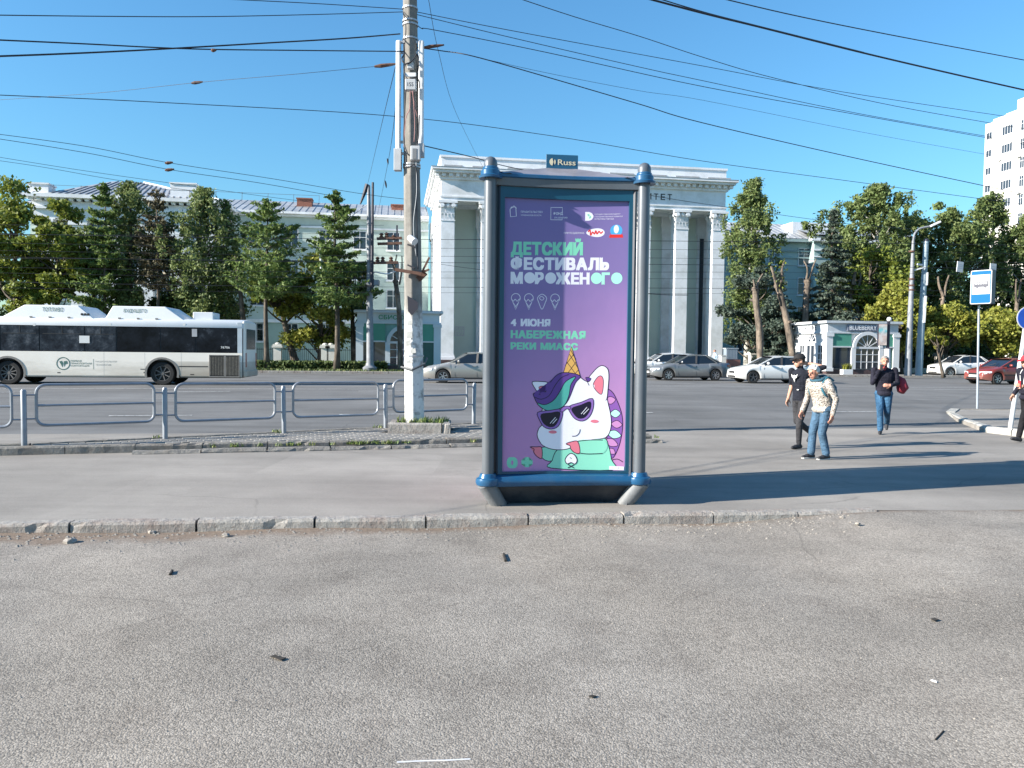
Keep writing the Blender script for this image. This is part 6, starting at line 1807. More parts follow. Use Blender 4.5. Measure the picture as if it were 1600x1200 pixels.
wire('upper trolley wire descending from the left edge over the white roof block', [(-60, 202, 36), (130, 228, 38), (262, 254, 40), (430, 280, 43), (560, 302, 46), (640, 312, 48)], 0.018, group='trolley wires', extra=[(258, 255, 40, 12, 0.09)])
wire('second trolley wire from the left edge, just under the upper one with a clamp', [(-60, 208, 36), (130, 238, 38), (265, 265, 40), (400, 285, 42), (520, 306, 45)], 0.018, group='trolley wires', extra=[(258, 266, 40, 14, 0.09)])
wire('third descending trolley wire ending over the hipped roof', [(-60, 236, 44), (120, 265, 46), (280, 288, 49), (400, 305, 52), (500, 318, 54)], 0.016, group='trolley wires')
wire('lowest descending trolley wire at the left, meeting the treetops', [(-60, 243, 44), (60, 260, 45), (180, 281, 47), (300, 298, 50)], 0.016, group='trolley wires')
wire('topmost of the wires running from the pole head to the right edge', [(650, 18.5, D0), (800, 48, 15.6), (1100, 103.5, 18), (1319, 144, 20), (1640, 192, 23)], 0.009)
wire('second wire from the pole head to the right, just below the topmost', [(650, 22.5, D0), (800, 59, 15.6), (1000, 105, 17.2), (1100, 126.5, 18), (1350, 179, 20), (1640, 230, 23)], 0.009)
wire('third wire from the pole, starting with a small loop of cable', [(651, 38, D0), (660, 45, D0), (680, 47, D0 + .1), (850, 81, 16), (1100, 135.5, 18), (1350, 181, 20), (1640, 232.5, 23)], 0.010)
wire('heavy black cable leaving the pole on a sleeve and falling to the right edge', [(650, 74, D0), (690, 79.5, D0 + .2), (740, 88, 15), (850, 119, 16), (1000, 163, 17.2), (1100, 192.5, 18), (1350, 250, 20), (1640, 312, 23)], 0.013, extra=[(662, 74, D0, 32, 0.035)])
wire('hair thin wire branching off the heavy black cable above the pillar', [(735, 87, 15), (850, 113, 16), (1000, 142, 17.2), (1100, 157, 18), (1350, 207, 20), (1545, 242, 22)], 0.005)
wire('single wire from the top edge of the sky sagging across to the tower', [(800, -6, 13), (900, 27, 14), (1000, 57, 15), (1100, 90, 16), (1210, 122, 17), (1400, 166, 19), (1640, 208, 22)], 0.009)
wire('thickest double cable across the upper right corner of the sky', [(990, -8, 9), (1100, 21, 9.5), (1190, 43, 10), (1350, 83, 11), (1500, 118, 12), (1660, 154, 13)], 0.016, name='cable_bundle')
wire('companion strand closing on the thickest double cable at upper right', [(1010, -8, 9.1), (1100, 19, 9.6), (1190, 42, 10.02), (1350, 82, 11.02)], 0.009)
wire('highest wire in the upper right corner of the sky', [(1100, -9, 9), (1250, 26, 10), (1420, 60, 11), (1660, 105, 13)], 0.009)
wire('steep thin wire dropping from the top edge to behind the left pillar cap', [(668, -10, 16), (685, 80, 20), (712, 175, 28), (757, 266, 40)], 0.008)
wire('dark wire from under the meter box passing behind the pillar to the trees', [(663, 228, D0), (740, 246, 17), (810, 264, 20), (1009, 304, 28), (1144, 325, 34), (1320, 349, 42), (1425, 358, LD)], 0.014)
wire('left guy wire slanting down from the aerial panel to the trolley pole', [(618, 104, D0), (595, 200, 25), (574, 290, TD)], 0.010)
wire('right guy wire with black links slanting from the panel to the trolley pole', [(620, 150, D0), (607, 250, 28), (590, 335, TD)], 0.010, extra=[(605, 252, 28, 2, 0.12), (602, 288, 38, 2, 0.2)])
ys_ = [(372, 379), (386, 392), (398, 406), (408, 416), (424, 426), (433, 437), (447, 452), (456, 460)]
for i, (ya_, yb_) in enumerate(ys_):
    wire(['topmost', 'second', 'third', 'fourth', 'fifth', 'sixth', 'seventh', 'lowest'][i] + ' of the eight level trolley wires crossing in front of the portico', [(-80, ya_ - 8, 38 + i), (400, ya_, 41 + i), (900, (ya_ + yb_) / 2, 44 + i), (1300, yb_, 47 + i), (1700, yb_ + 6, 50 + i)], 0.012 if i % 3 else 0.018, group='level trolley wires along the road')
for i, (ya_, yb_) in enumerate(((351, 352), (366, 364), (404, 409))):
    wire(['highest', 'middle', 'lowest'][i] + ' of three level wires crossing the treetops left of the concrete pole', [(-80, ya_, 40), (250, ya_ + 1, 43), (600, yb_, TD)], 0.014, group='level trolley wires at the left')
for x0, y0, x1, y1, lb_ in ((1000, 458, 1075, 461, 'bunched feeder loop in front of the right hand pillars'), (640, 405, 780, 425, 'slanting span wire from the pole across the first green bay')):
    wire(lb_, [(x0, y0, 46), ((x0 + x1) / 2, (y0 + y1) / 2 + 1, 46.5), (x1, y1, 47)], 0.03 if x0 > 900 else 0.014)
# ================================================================ vehicles
m_tyre = M('tyre_rubber', (0.018, 0.018, 0.018), 0.85, 0, 0.2, 6)
m_trim = M('black_trim', (0.015, 0.015, 0.017), 0.5, 0, 0.05)
m_cglass = glass('car_glass', (0.012, 0.016, 0.022), 0.04)
m_alloy = M('alloy_rim', (0.42, 0.43, 0.45), 0.3, 0.7, 0.05)
m_lamp = M('headlamp_lens', (0.62, 0.64, 0.66), 0.12, 0.2, 0.05)
m_tail = M('tail_lamp', (0.30, 0.012, 0.012), 0.2, 0, 0)
m_plate = M('number_plate', (0.65, 0.65, 0.63), 0.5, 0, 0)
def paint(name, col, metal=0.35, rough=0.28, dirt=None):
    k = NT(name); P = k.P(False)
    c = k.ramp(k.noise(1.2, 4, 0.6), [(0.3, sc(col, 0.93)), (0.7, sc(col, 1.05))])
    sp = k.n('ShaderNodeSeparateXYZ'); k.set(sp.inputs[0], P)
    d = k.math('SUBTRACT', k.math('ADD', 0.55, k.math('MULTIPLY', k.noise(2.5, 6, 0.7), 0.35)), sp.outputs[2])
    c = k.mix(k.ramp(d, [(0.05, (0, 0, 0)), (0.6, (0.6,) * 3)]), c, (0.16, 0.145, 0.125))
    k.col(c); k.rough(rough); k.b.inputs['Metallic'].default_value = metal
    k.b.inputs['Coat Weight'].default_value = 0.5; k.b.inputs['Coat Roughness'].default_value = 0.08
    return k.m
def lerp_prof(pr_, x):
    if x >= pr_[0][0]: return pr_[0][1]
    for (x0, z0), (x1, z1) in zip(pr_, pr_[1:]):
        if x1 <= x <= x0: return z0 + (z1 - z0) * (x - x0) / (x1 - x0)
    return pr_[-1][1]
def wheel(parent, x, y, r, side, w=0.21, spokes=5, rim=None, name='wheel'):
    """side: -1 faces -y, +1 faces +y"""
    b = MB(); pf_ = [(r * 0.66, -w / 2), (r * 0.93, -w / 2), (r, -w * 0.36), (r, w * 0.36), (r * 0.93, w / 2), (r * 0.66, w / 2)]
    rot = Matrix.Rotation(math.pi / 2, 4, 'X')
    b.T = rot; b.lathe(pf_, 28, cap=False); b.T = None
    wl = link(name, None, parent, (x, y, r)); 
    b.build('tyre', m_tyre, wl, smooth=True)
    b = MB(); b.T = Matrix.Rotation(0 if side < 0 else math.pi, 4, 'Z') @ rot
    b.lathe([(r * 0.69, w * 0.1), (r * 0.69, w * 0.46), (r * 0.62, w * 0.46), (r * 0.6, w * 0.2)], 24, cap=False)
    b.lathe([(0.001, w * 0.42), (r * 0.14, w * 0.42), (r * 0.16, w * 0.3)], 12, cap=False)
    for i in range(spokes):
        a = 2 * math.pi * i / spokes + 0.3
        for da in ((-0.09, 0.09) if spokes <= 7 else (0,)):
            b.bar((r * 0.12 * math.cos(a), r * 0.12 * math.sin(a), w * 0.34), (r * 0.64 * math.cos(a + da), r * 0.64 * math.sin(a + da), w * 0.38), r * 0.09, 0.03)
    b.build('rim', rim or m_alloy, wl)
    b = MB(); b.T = Matrix.Rotation(0 if side < 0 else math.pi, 4, 'Z') @ rot; b.lathe([(0.001, 0), (r * 0.66, 0.0)], 20, cap=False); b.build('brake_dark', m_trim, wl)
    return wl
def car(name, label, loc, yaw, pm, L=4.6, Wd=1.8, prof=None, roof=None, wb=(1.38, -1.28), r=0.32, seed=0, flip=1, spokes=5, plate=True, rim=None, rails=False, stripe=None):
    """x forward, profile given as (x, z) from nose to tail; roof = (x_ws, z, x_rf, z, x_mid, z, x_rr, z, x_rb, z)"""
    c = thing(name, label, 'car', loc, yaw, 'cars on the far lanes')
    x_ws, z_ws, x_rf, z_rf, x_mid, z_mid, x_rr, z_rr, x_rb, z_rb = roof
    hw = Wd / 2
    xs_ = set([prof[0][0], prof[-1][0]] + [p[0] for p in prof] + list(np.linspace(prof[0][0], prof[-1][0], 30)))
    ra = r * 1.17
    for w in wb:
        for i in range(13): xs_.add(w + ra * math.cos(math.pi * i / 12))
    xs_ = sorted(xs_, reverse=True)
    nose, tail = prof[0][0], prof[-1][0]
    def plan(x):
        f = 1.0
        d = min(nose - x, x - tail)
        if d < 0.75: f = 1 - 0.30 * (1 - d / 0.75) ** 2.2
        return hw * f
    def low(x):
        d = min(nose - x, x - tail)
        zb = 0.19 + 0.10 * max(0, 1 - d / 0.5)
        for w in wb:
            if abs(x - w) < ra: zb = max(zb, r + math.sqrt(max(0, ra * ra - (x - w) ** 2)))
        return zb
    fr = [(0.0, 0.965), (0.10, 0.99), (0.35, 1.0), (0.62, 1.0), (0.82, 0.975), (0.93, 0.94), (1.0, 0.88)]
    b = MB(); m = len(fr) + 1; rows = []
    for x in xs_:
        zt = lerp_prof(prof, x); zb = min(low(x), zt - 0.06); p_ = plan(x)
        row = [(x, -p_ * k_, zb + (zt - zb) * f) for f, k_ in fr] + [(x, 0, zt + 0.035)]
        rows.append(row)
    for sgn in (1, -1):
        vs_ = [(x, y * sgn, z) for rw__ in rows for x, y, z in rw__]
        b.add(vs_, [(i * m + j, (i + 1) * m + j, (i + 1) * m + j + 1, i * m + j + 1) if sgn > 0 else (i * m + j + 1, (i + 1) * m + j + 1, (i + 1) * m + j, i * m + j) for i in range(len(rows) - 1) for j in range(m - 1)])
    for i, rev in ((0, False), (len(rows) - 1, True)):
        rw__ = rows[i]; ring_ = [(x, y, z) for x, y, z in rw__] + [(x, -y, z) for x, y, z in rw__[-2::-1]]
        b.add(ring_, [tuple(range(len(ring_)))[::-1 if rev else 1]])
    bm = bmesh.new(); me = b.mesh('body', pm); bm.from_mesh(me); bmesh.ops.remove_doubles(bm, verts=bm.verts, dist=0.0005); bmesh.ops.recalc_face_normals(bm, faces=bm.faces)
    for f_ in bm.faces: f_.smooth = True
    for e_ in bm.edges:
        if len(e_.link_faces) == 2 and e_.calc_face_angle(0) > 0.75: e_.smooth = False
    bm.to_mesh(me); bm.free(); body = link('body', me, c)
    MB().box(tail + 0.25, nose - 0.25, -hw * 0.74, hw * 0.74, 0.2, 0.62).build('underbody', m_trim, c)
    # cabin: glass shell, painted roof and pillars
    tb = 0.80     # half width of the roof relative to the belt
    beltw = hw * 0.93
    side_b = [(x_ws - 0.05, z_ws), ((x_ws + x_rb) / 2, lerp_prof(prof, (x_ws + x_rb) / 2)), (x_rb + 0.02, z_rb)]
    top = [(x_rf, z_rf), (x_mid, z_mid), (x_rr, z_rr)]
    g = MB()
    A = [(x_ws, z_ws, 0.86), (x_ws - 0.28, max(z_ws - 0.02, lerp_prof(prof, x_ws - 0.28)), 1.0), (x_mid, lerp_prof(prof, x_mid) , 1.0), (x_rb + 0.30, lerp_prof(prof, x_rb + 0.3), 1.0), (x_rb, z_rb, 0.86)]
    T_ = [(x_rf, z_rf, 0.80), (x_rf - 0.12, z_rf + 0.015, 0.82), (x_mid, z_mid, 0.82), (x_rr + 0.12, z_rr + 0.015, 0.82), (x_rr, z_rr, 0.78)]
    bot = [(x, -beltw * w, z - 0.02) for x, z, w in A]; tp_ = [(x, -hw * w * 0.98, z - 0.02) for x, z, w in T_]
    vs_ = bot + tp_ + [(x, -y, z) for x, y, z in bot] + [(x, -y, z) for x, y, z in tp_]
    fs_ = []
    for i in range(4):
        fs_.append((i, i + 1, 5 + i + 1, 5 + i)); fs_.append((10 + i + 1, 10 + i, 15 + i, 15 + i + 1))
    fs_ += [(0, 5, 15, 10), (14, 19, 9, 4)] + [(5 + i, 6 + i, 16 + i, 15 + i) for i in range(4)]
    g.add(vs_, fs_); g.build('glasshouse', m_cglass, c)
    rf = MB(); n_ = 5
    rows = []
    for (x, z, w) in T_:
        y = hw * w * 0.985
        rows.append([(x, -y, z - 0.03), (x, -y * 0.97, z + 0.005), (x, -y * 0.6, z + 0.035), (x, 0, z + 0.045), (x, y * 0.6, z + 0.035), (x, y * 0.97, z + 0.005), (x, y, z - 0.03)])
    rf.add([p for q in rows for p in q], [(i * 7 + j, i * 7 + j + 1, (i + 1) * 7 + j + 1, (i + 1) * 7 + j) for i in range(4) for j in range(6)])
    rf.build('roof', pm, c, smooth=True)
    for sgn in (-1, 1):
        def S_(q): return (q[0], q[1] * -sgn, q[2])
        pil = MB()
        pil.bar(S_(bot[0]), S_(tp_[0]), 0.07, 0.05); pil.bar(S_(bot[4]), S_(tp_[4]), 0.13, 0.06); pil.bar(S_(bot[3]), S_(tp_[3]), 0.11, 0.04)
        pil.bar(S_(tp_[0]), S_(tp_[2]), 0.045, 0.05); pil.bar(S_(tp_[2]), S_(tp_[4]), 0.045, 0.05)
        q = S_(bot[0]); pil.bar(q, S_(bot[1]), 0.05)
        pil.build('pillars', pm, c, kind='stuff')
        bp = MB(); bp.bar(S_((x_mid + 0.05, -beltw * 1.003, lerp_prof(prof, x_mid) - 0.02)), S_((x_mid, -hw * 0.82, z_mid - 0.02)), 0.10, 0.03); bp.build('door_pillar', m_trim, c)
        # door seams and handles
        ds = MB()
        yy = sgn * (hw + 0.002)
        for xd in (x_ws - 0.25, x_mid + 0.05, x_rb + 0.45):
            zt = lerp_prof(prof, xd)
            if min(abs(xd - w) for w in wb) < ra: zl = r + ra * 0.8
            else: zl = 0.3
            if zl < zt - 0.25: ds.bar((xd, yy - sgn * 0.004, zl), (xd, sgn * (hw * 0.985), zt - 0.15), 0.014, 0.012)
        ds.build('door_seam', m_trim, c, kind='stuff')
        for xd in (x_mid + 0.18, x_rb + 0.62):
            hb = MB(); hb.box(xd - 0.09, xd + 0.09, yy - 0.02, yy + 0.02, lerp_prof(prof, xd) - 0.20, lerp_prof(prof, xd) - 0.165); hb.build('door_handle', pm, c, bevel=0.008)
        mb = MB(); mb.sphere((x_ws - 0.42, sgn * (hw + 0.09), z_ws + 0.09), 0.1, 10, 7, sx=0.7, sy=1.1, sz=0.75); mb.build('wing_mirror', pm, c, smooth=True)
        sk = MB(); sk.box(wb[1] + ra, wb[0] - ra, yy - 0.03, yy + 0.006, 0.19, 0.27); sk.build('sill_trim', m_trim, c)
        if stripe: MB().box(wb[1] + ra + 0.05, wb[0] - ra - 0.02, yy - 0.02, yy + 0.012, 0.5, 0.56).build('rubbing_strip', m_trim, c)
        # lamps wrap round the corner
        zt = lerp_prof(prof, nose - 0.2)
        hl = MB(); 
        for xx0, xx1, zz0, zz1 in ((nose - 0.03, nose - 0.42, zt - 0.20, zt - 0.03),):
            hl.add([(xx0 + 0.015, sgn * plan(xx0) * 0.55, zz0), (xx0 - 0.05, sgn * (plan(xx0 - .05) * 1.01), zz0 + 0.01), (xx1, sgn * (plan(xx1) + 0.01), zz0 + 0.09), (xx1, sgn * (plan(xx1) * 0.985 + 0.01), zz1 + 0.01), (xx0 - 0.05, sgn * (plan(xx0 - .05) * 0.98), zz1 - 0.0), (xx0 + 0.01, sgn * plan(xx0) * 0.55, zz1 - 0.03)], [(0, 1, 4, 5), (1, 2, 3, 4)])
        hl.build('headlight', m_lamp, c)
        zt = lerp_prof(prof, tail + 0.15)
        tl_ = MB(); tl_.add([(tail - 0.012, sgn * plan(tail) * 0.55, zt - 0.26), (tail + 0.05, sgn * (plan(tail + .05) * 1.015), zt - 0.28), (tail + 0.3, sgn * (plan(tail + .3) + 0.012), zt - 0.2), (tail + 0.3, sgn * (plan(tail + .3) * 0.99 + 0.01), zt - 0.06), (tail + 0.05, sgn * (plan(tail + .05) * 0.99), zt - 0.06), (tail - 0.012, sgn * plan(tail) * 0.55, zt - 0.07)], [(0, 1, 4, 5), (1, 2, 3, 4)])
        tl_.build('tail_light', m_tail, c)
        for w in wb: wheel(c, w, sgn * (hw - 0.12), r, sgn, 0.21, spokes, rim)
        ar_ = MB()
        for w in wb: ar_.lathe([(0.001, 0), (ra * 1.0, 0)], 20) if False else None
        if rails: 
            rl_ = MB(); rl_.tube([(x_rf - 0.2, sgn * hw * 0.74, z_rf + 0.02), (x_rf - 0.3, sgn * hw * 0.74, z_rf + 0.08), (x_rr + 0.2, sgn * hw * 0.74, z_rr + 0.09), (x_rr + 0.1, sgn * hw * 0.74, z_rr + 0.03)], 0.018, 6); rl_.build('roof_rail', m_trim, c)
    for x in wb: MB().box(x - ra, x + ra, -hw * 0.75, hw * 0.75, r + 0.1, r + ra * 0.98).build('wheel_housing', m_trim, c)
    zn = lerp_prof(prof, nose - 0.1)
    gr = MB(); gr.box(nose - 0.06, nose + 0.012, -plan(nose) * 0.5, plan(nose) * 0.5, zn - 0.20, zn - 0.06); gr.build('grille', m_trim, c, bevel=0.01)
    gr = MB(); gr.box(nose - 0.08, nose + 0.008, -plan(nose) * 0.75, plan(nose) * 0.75, 0.30, 0.40); gr.build('lower_intake', m_trim, c, bevel=0.01)
    if plate:
        MB().box(nose - 0.02, nose + 0.022, -0.26, 0.26, 0.41, 0.52).build('number_plate', m_plate, c); MB().box(tail - 0.022, tail + 0.02, -0.26, 0.26, 0.62, 0.73).build('number_plate', m_plate, c)
    for s_ in (-1, 1):
        b = MB(); b.bar((x_ws + 0.02, s_ * 0.35, z_ws + 0.02), (x_ws - 0.3, s_ * 0.1 + 0.2, z_ws + 0.2), 0.02); b.build('wiper', m_trim, c)
    return c
sedan = dict(prof=[(2.36, 0.50), (2.30, 0.66), (2.1, 0.76), (1.25, 0.92), (0.95, 0.97), (0, 0.99), (-1.35, 1.02), (-1.7, 1.03), (-2.25, 0.99), (-2.38, 0.82), (-2.40, 0.5)],
             roof=(1.10, 0.96, 0.25, 1.42, -0.25, 1.46, -0.95, 1.41, -1.75, 1.04), wb=(1.42, -1.36))
hatch = dict(prof=[(2.14, 0.48), (2.10, 0.66), (1.9, 0.78), (1.05, 0.95), (0.8, 0.98), (0, 0.99), (-1.3, 1.03), (-1.9, 1.04), (-2.12, 0.98), (-2.15, 0.5)],
             roof=(0.98, 0.97, 0.15, 1.38, -0.3, 1.43, -1.35, 1.38, -1.95, 1.05), wb=(1.32, -1.37))
wagon = dict(prof=[(2.40, 0.5), (2.35, 0.70), (2.1, 0.82), (1.2, 0.98), (0.95, 1.02), (0, 1.03), (-1.5, 1.06), (-2.1, 1.07), (-2.33, 1.0), (-2.38, 0.5)],
             roof=(1.10, 1.0, 0.35, 1.48, -0.3, 1.54, -1.75, 1.48, -2.2, 1.08), wb=(1.42, -1.38))
suv = dict(prof=[(2.12, 0.55), (2.08, 0.78), (1.9, 0.90), (1.05, 1.05), (0.85, 1.08), (0, 1.09), (-1.3, 1.14), (-1.85, 1.16), (-2.08, 1.08), (-2.12, 0.55)],
           roof=(1.0, 1.06, 0.2, 1.55, -0.35, 1.62, -1.3, 1.54, -1.95, 1.17), wb=(1.30, -1.30), r=0.35)
p_silver = paint('silver_metallic', (0.19, 0.20, 0.21)); p_silver2 = paint('silver_beige_metallic', (0.33, 0.32, 0.30))
p_white = paint('white_car_paint', (0.68, 0.68, 0.67), 0.0, 0.25); p_red = paint('dull_red_paint', (0.20, 0.028, 0.02), 0.1, 0.35)
def place(px, py, dist=None):
    p = gd(px, py, 0.2); p.z = road_z(p.x, p.y); return p
def car_at(px_front_wheel, py, spec, yaw_face, name, label, pm, **kw):
    """put the car so that its front wheel stands under the given pixel; it faces along yaw_face"""
    g_ = place(px_front_wheel, py)
    f = Vector((math.cos(yaw_face), math.sin(yaw_face), 0)); n_ = Vector((-f.y, f.x, 0))
    hw = kw.get('Wd', 1.8) / 2
    near = -1 if n_.y > 0 else 1
    o = g_ - f * spec['wb'][0] - n_ * near * (hw - 0.1); o.z = road_z(o.x, o.y)
    kk = dict(spec); kk.update(kw)
    return car(name, label, o, yaw_face, pm, **kk)
LEFT = math.pi + ROADYAW
car_at(692, 598.5, sedan, LEFT, 'parked_car', 'silver saloon car half hidden behind the left post of the pillar', p_silver2, spokes=6)
car_at(1044, 594.5, sedan, LEFT, 'moving_car', 'grey silver saloon car right of the pillar, in front of the columns', p_silver, spokes=7, Wd=1.82)
car_at(1010, 590.0, wagon, LEFT, 'moving_car', 'white estate car mostly hidden between the pillar and the grey saloon', p_white, spokes=5)
car_at(1176, 599, hatch, LEFT, 'moving_car', 'white hatchback behind the man in black cap', p_white, spokes=5, rim=M('dark_alloy', (0.12, 0.12, 0.13), 0.4, 0.6))
car_at(1484, 589.5, suv, LEFT, 'parked_car', 'white crossover with black roof rails parked behind the bus stop post', p_white, spokes=6, rails=True)
car_at(1557, 601, dict(prof=hatch['prof'], roof=hatch['roof'], wb=(1.28, -1.32)), LEFT, 'moving_car', 'dull red hatchback at right between the stop sign post and man in red cap', p_red, spokes=6, stripe=True, Wd=1.74, yaw_face_=0) if False else car_at(1557, 601, hatch, LEFT + 0.12, 'moving_car', 'dull red hatchback between the stop sign post and the man in red cap', p_red, spokes=6, stripe=True, Wd=1.74)
# ---------------------------------------------------------------- city bus
BW = 2.5; BH = 2.72; WBX = 5.84
gf = place(22, 603); gr_ = place(255, 601.5)
bdir = -RU; byaw = math.atan2(bdir.y, bdir.x)
rear_axle = gr_ + Vector((bdir.y, -bdir.x, 0)) * (1.1) * (1 if Vector((bdir.y, -bdir.x, 0)).y > 0 else -1)
bz = road_z(rear_axle.x, rear_axle.y)
bscale = (gf - gr_).length / WBX
bus = thing('city_bus', 'dirty white low floor city bus with gas tank pods on its roof', 'bus', (rear_axle.x, rear_axle.y, bz), byaw)
# local: x forward, rear axle at 0, y left.  The side seen by the camera is +y or -y
VS = 1 if Vector((-bdir.y, bdir.x, 0)).y < 0 else -1     # visible side sign
XR, XF = -3.28, WBX + 2.55
def bus_paint():
    k = NT('bus_white'); P = k.P(False)
    sp = k.n('ShaderNodeSeparateXYZ'); k.set(sp.inputs[0], P)
    c = k.ramp(k.noise(0.8, 5, 0.6), [(0.3, (0.76, 0.70, 0.62)), (0.7, (0.84, 0.785, 0.70))])
    mp = k.n('ShaderNodeMapping'); k.set(mp.inputs[0], P); mp.inputs['Scale'].default_value = (0.5, 1, 2.2)
    sm = k.noise(1.1, 8, 0.7, mp.outputs[0])
    low = k.math('SUBTRACT', k.math('ADD', 1.15, k.math('MULTIPLY', k.math('SUBTRACT', sm, 0.5), 2.2)), sp.outputs[2])
    c = k.mix(k.ramp(low, [(0.1, (0, 0, 0)), (1.0, (0.6,) * 3)]), c, (0.33, 0.285, 0.22))
    rear = k.math('SUBTRACT', k.math('ADD', -0.4, k.math('MULTIPLY', k.noise(1.7, 6, 0.7), 2.2)), sp.outputs[0])
    hgt = k.ramp(sp.outputs[2], [(0.0, (1, 1, 1)), (0.95, (0.6,) * 3), (1.0, (0.0,) * 3)])
    c = k.mix(k.math('MULTIPLY', k.ramp(rear, [(0.0, (0, 0, 0)), (1.6, (0.7,) * 3)]), hgt), c, (0.20, 0.165, 0.12))
    k.col(c); k.rough(0.4); return k.m
m_bus = bus_paint()
m_pod = M('pod_white', (0.66, 0.67, 0.67), 0.4, 0, 0.06, 1)
k = NT('bus_glass'); k.P(False); k.col(k.ramp(k.noise(1.4, 5, 0.7), [(0.38, (0.004, 0.005, 0.008)), (0.6, (0.012, 0.015, 0.022)), (0.72, (0.05, 0.06, 0.075))])); k.rough(0.15); k.b.inputs['Specular IOR Level'].default_value = 0.12; m_bglass = k.m
k = NT('bus_glass_lightened'); k.P(False); k.col(k.ramp(k.noise(2.6, 4, 0.7), [(0.38, (0.012, 0.015, 0.022)), (0.55, (0.03, 0.038, 0.05)), (0.68, (0.085, 0.095, 0.11))])); k.rough(0.15); k.b.inputs['Specular IOR Level'].default_value = 0.12; m_bglass2 = k.m  # opaque panes; the lighter view through them is painted into the colour
m_btxt = M('bus_green_text', (0.05, 0.13, 0.11), 0.5, 0, 0)
m_grime = M('grimy_grille', (0.045, 0.04, 0.035), 0.8, 0, 0.5, 8, 0.4, 30)
def side_y(off=0.0): return VS * (BW / 2 + off)
# lower side panels with wheel arches
ra = 0.60
def lower_side(y):
    b = MB(); xs_ = set(np.linspace(XR + 0.12, XF - 0.15, 34))
    for w in (0.0, WBX):
        for i in range(15): xs_.add(w + ra * math.cos(math.pi * i / 14))
    xs_ = sorted(xs_); vs_ = []
    for x in xs_:
        zb = 0.33
        for w in (0.0, WBX):
            if abs(x - w) <= ra: zb = max(zb, 0.47 + math.sqrt(max(0, ra * ra - (x - w) ** 2)) * 1.0)
        for j, z in enumerate((zb, zb + 0.05, 1.34)): vs_.append((x, y * (0.985 if j == 0 else 1.0), z))
    b.add(vs_, [(i * 3 + j, (i + 1) * 3 + j, (i + 1) * 3 + j + 1, i * 3 + j + 1) for i in range(len(xs_) - 1) for j in (0, 1)])
    return b
for s_ in (VS, -VS): lower_side(s_ * BW / 2).build('side_panel', m_bus, bus)
MB().box(XR + 0.15, XF - 0.2, -BW / 2 + 0.06, BW / 2 - 0.06, 1.0, 1.3).build('floor_frame', m_trim, bus)
for a, c in ((XR + 0.2, -ra), (ra, WBX - ra), (WBX + ra, XF - 0.2)): MB().box(a, c, -BW / 2 + 0.05, BW / 2 - 0.05, 0.3, 1.05).build('underframe', m_trim, bus)
# roof cove
b = MB(); rows = []
sec_ = [(1.0, 2.38), (1.0, 2.44), (0.985, 2.56), (0.93, 2.66), (0.82, 2.715), (0.4, 2.74), (0, 2.745)]
full = [(-f * BW / 2, z) for f, z in sec_] + [(f * BW / 2, z) for f, z in sec_[-2::-1]]
for x in (XR + 0.06, XR + 0.16, XF - 0.3, XF - 0.1): rows.append([(x, y * (1 if XR + 0.1 < x < XF - 0.2 else 0.975), z - (0 if XR + 0.1 < x < XF - 0.2 else 0.03)) for y, z in full])
m = len(full); b.add([p for q in rows for p in q], [(i * m + j, (i + 1) * m + j, (i + 1) * m + j + 1, i * m + j + 1) for i in range(3) for j in range(m - 1)] + [tuple(range(m)), tuple(3 * m + j for j in range(m - 1, -1, -1))])
b.build('roof', m_pod, bus, smooth=True)
# window band: one pane per bay, dark, with slim joints
bays = [XR + 0.30, XR + 1.95, 0.05, 1.75, 2.95, 4.65, 6.1, XF - 0.3]
for s_ in (VS, -VS):
    yb = s_ * (BW / 2 - 0.012)
    for i in range(len(bays) - 1):
        a, c = bays[i] + 0.022, bays[i + 1] - 0.022
        b = MB(); b.box(a, c, min(yb, yb - s_ * 0.02), max(yb, yb - s_ * 0.02), 1.352, 2.375); w_ = b.build('side_window', m_bglass2 if i >= 3 else m_bglass, bus)
        if i in (3, 4, 5, 6):
            b = MB(); b.box(a + 0.1, c - 0.1, yb + s_ * 0.002 - 0.004, yb + s_ * 0.002 + 0.004, 2.04, 2.065); b.box((a + c) / 2 - 0.012, (a + c) / 2 + 0.012, yb + s_ * 0.002 - 0.004, yb + s_ * 0.002 + 0.004, 2.065, 2.375); b.build('vent_bar', m_trim, w_, kind='stuff')
    MB().box(XR + 0.29, XF - 0.3, min(yb - s_ * 0.07, yb - s_ * 0.03), max(yb - s_ * 0.07, yb - s_ * 0.03), 1.34, 2.38).build('window_surround', M('window_gasket', (0.035, 0.037, 0.042), 0.6, 0, 0), bus)
yv = side_y(-0.004)
def dec(x0, x1, z0, z1, name, mat, par=bus, off=0.0):
    y = side_y(off); b = MB(); b.add([(x0, y, z0), (x1, y, z0), (x1, y, z1), (x0, y, z1)], [(0, 1, 2, 3)]); return b.build(name, mat, par)
def sx_(px):  # local x of a column of the photo on the visible side
    lo_, hi = -8.0, 14.0
    T = Matrix.Translation(bus.location) @ Matrix.Rotation(byaw, 4, 'Z')
    for _ in range(40):
        mm = (lo_ + hi) / 2; p = T @ Vector((mm, VS * BW / 2, 1.5)); q = CR.transposed() @ Vector((p.x, p.y, p.z - CAMZ))
        if 800 + F * q.x / -q.z > px: lo_ = mm
        else: hi = mm
    return lo_
def bz_(px, py):
    T = Matrix.Translation(bus.location) @ Matrix.Rotation(byaw, 4, 'Z'); p = T @ Vector((sx_(px), VS * BW / 2, 1.5)); return zat(py, p.x, p.y) - bz
for px in (172, 288, 54): dec(sx_(px + 2), sx_(px - 2), bz_(px, 509), bz_(px, 505), 'white_sticker', m_plate, bus, 0.002)
dec(sx_(140), sx_(124), bz_(130, 536), bz_(130, 524.5), 'paper_notice', m_plate, bus, 0.002)
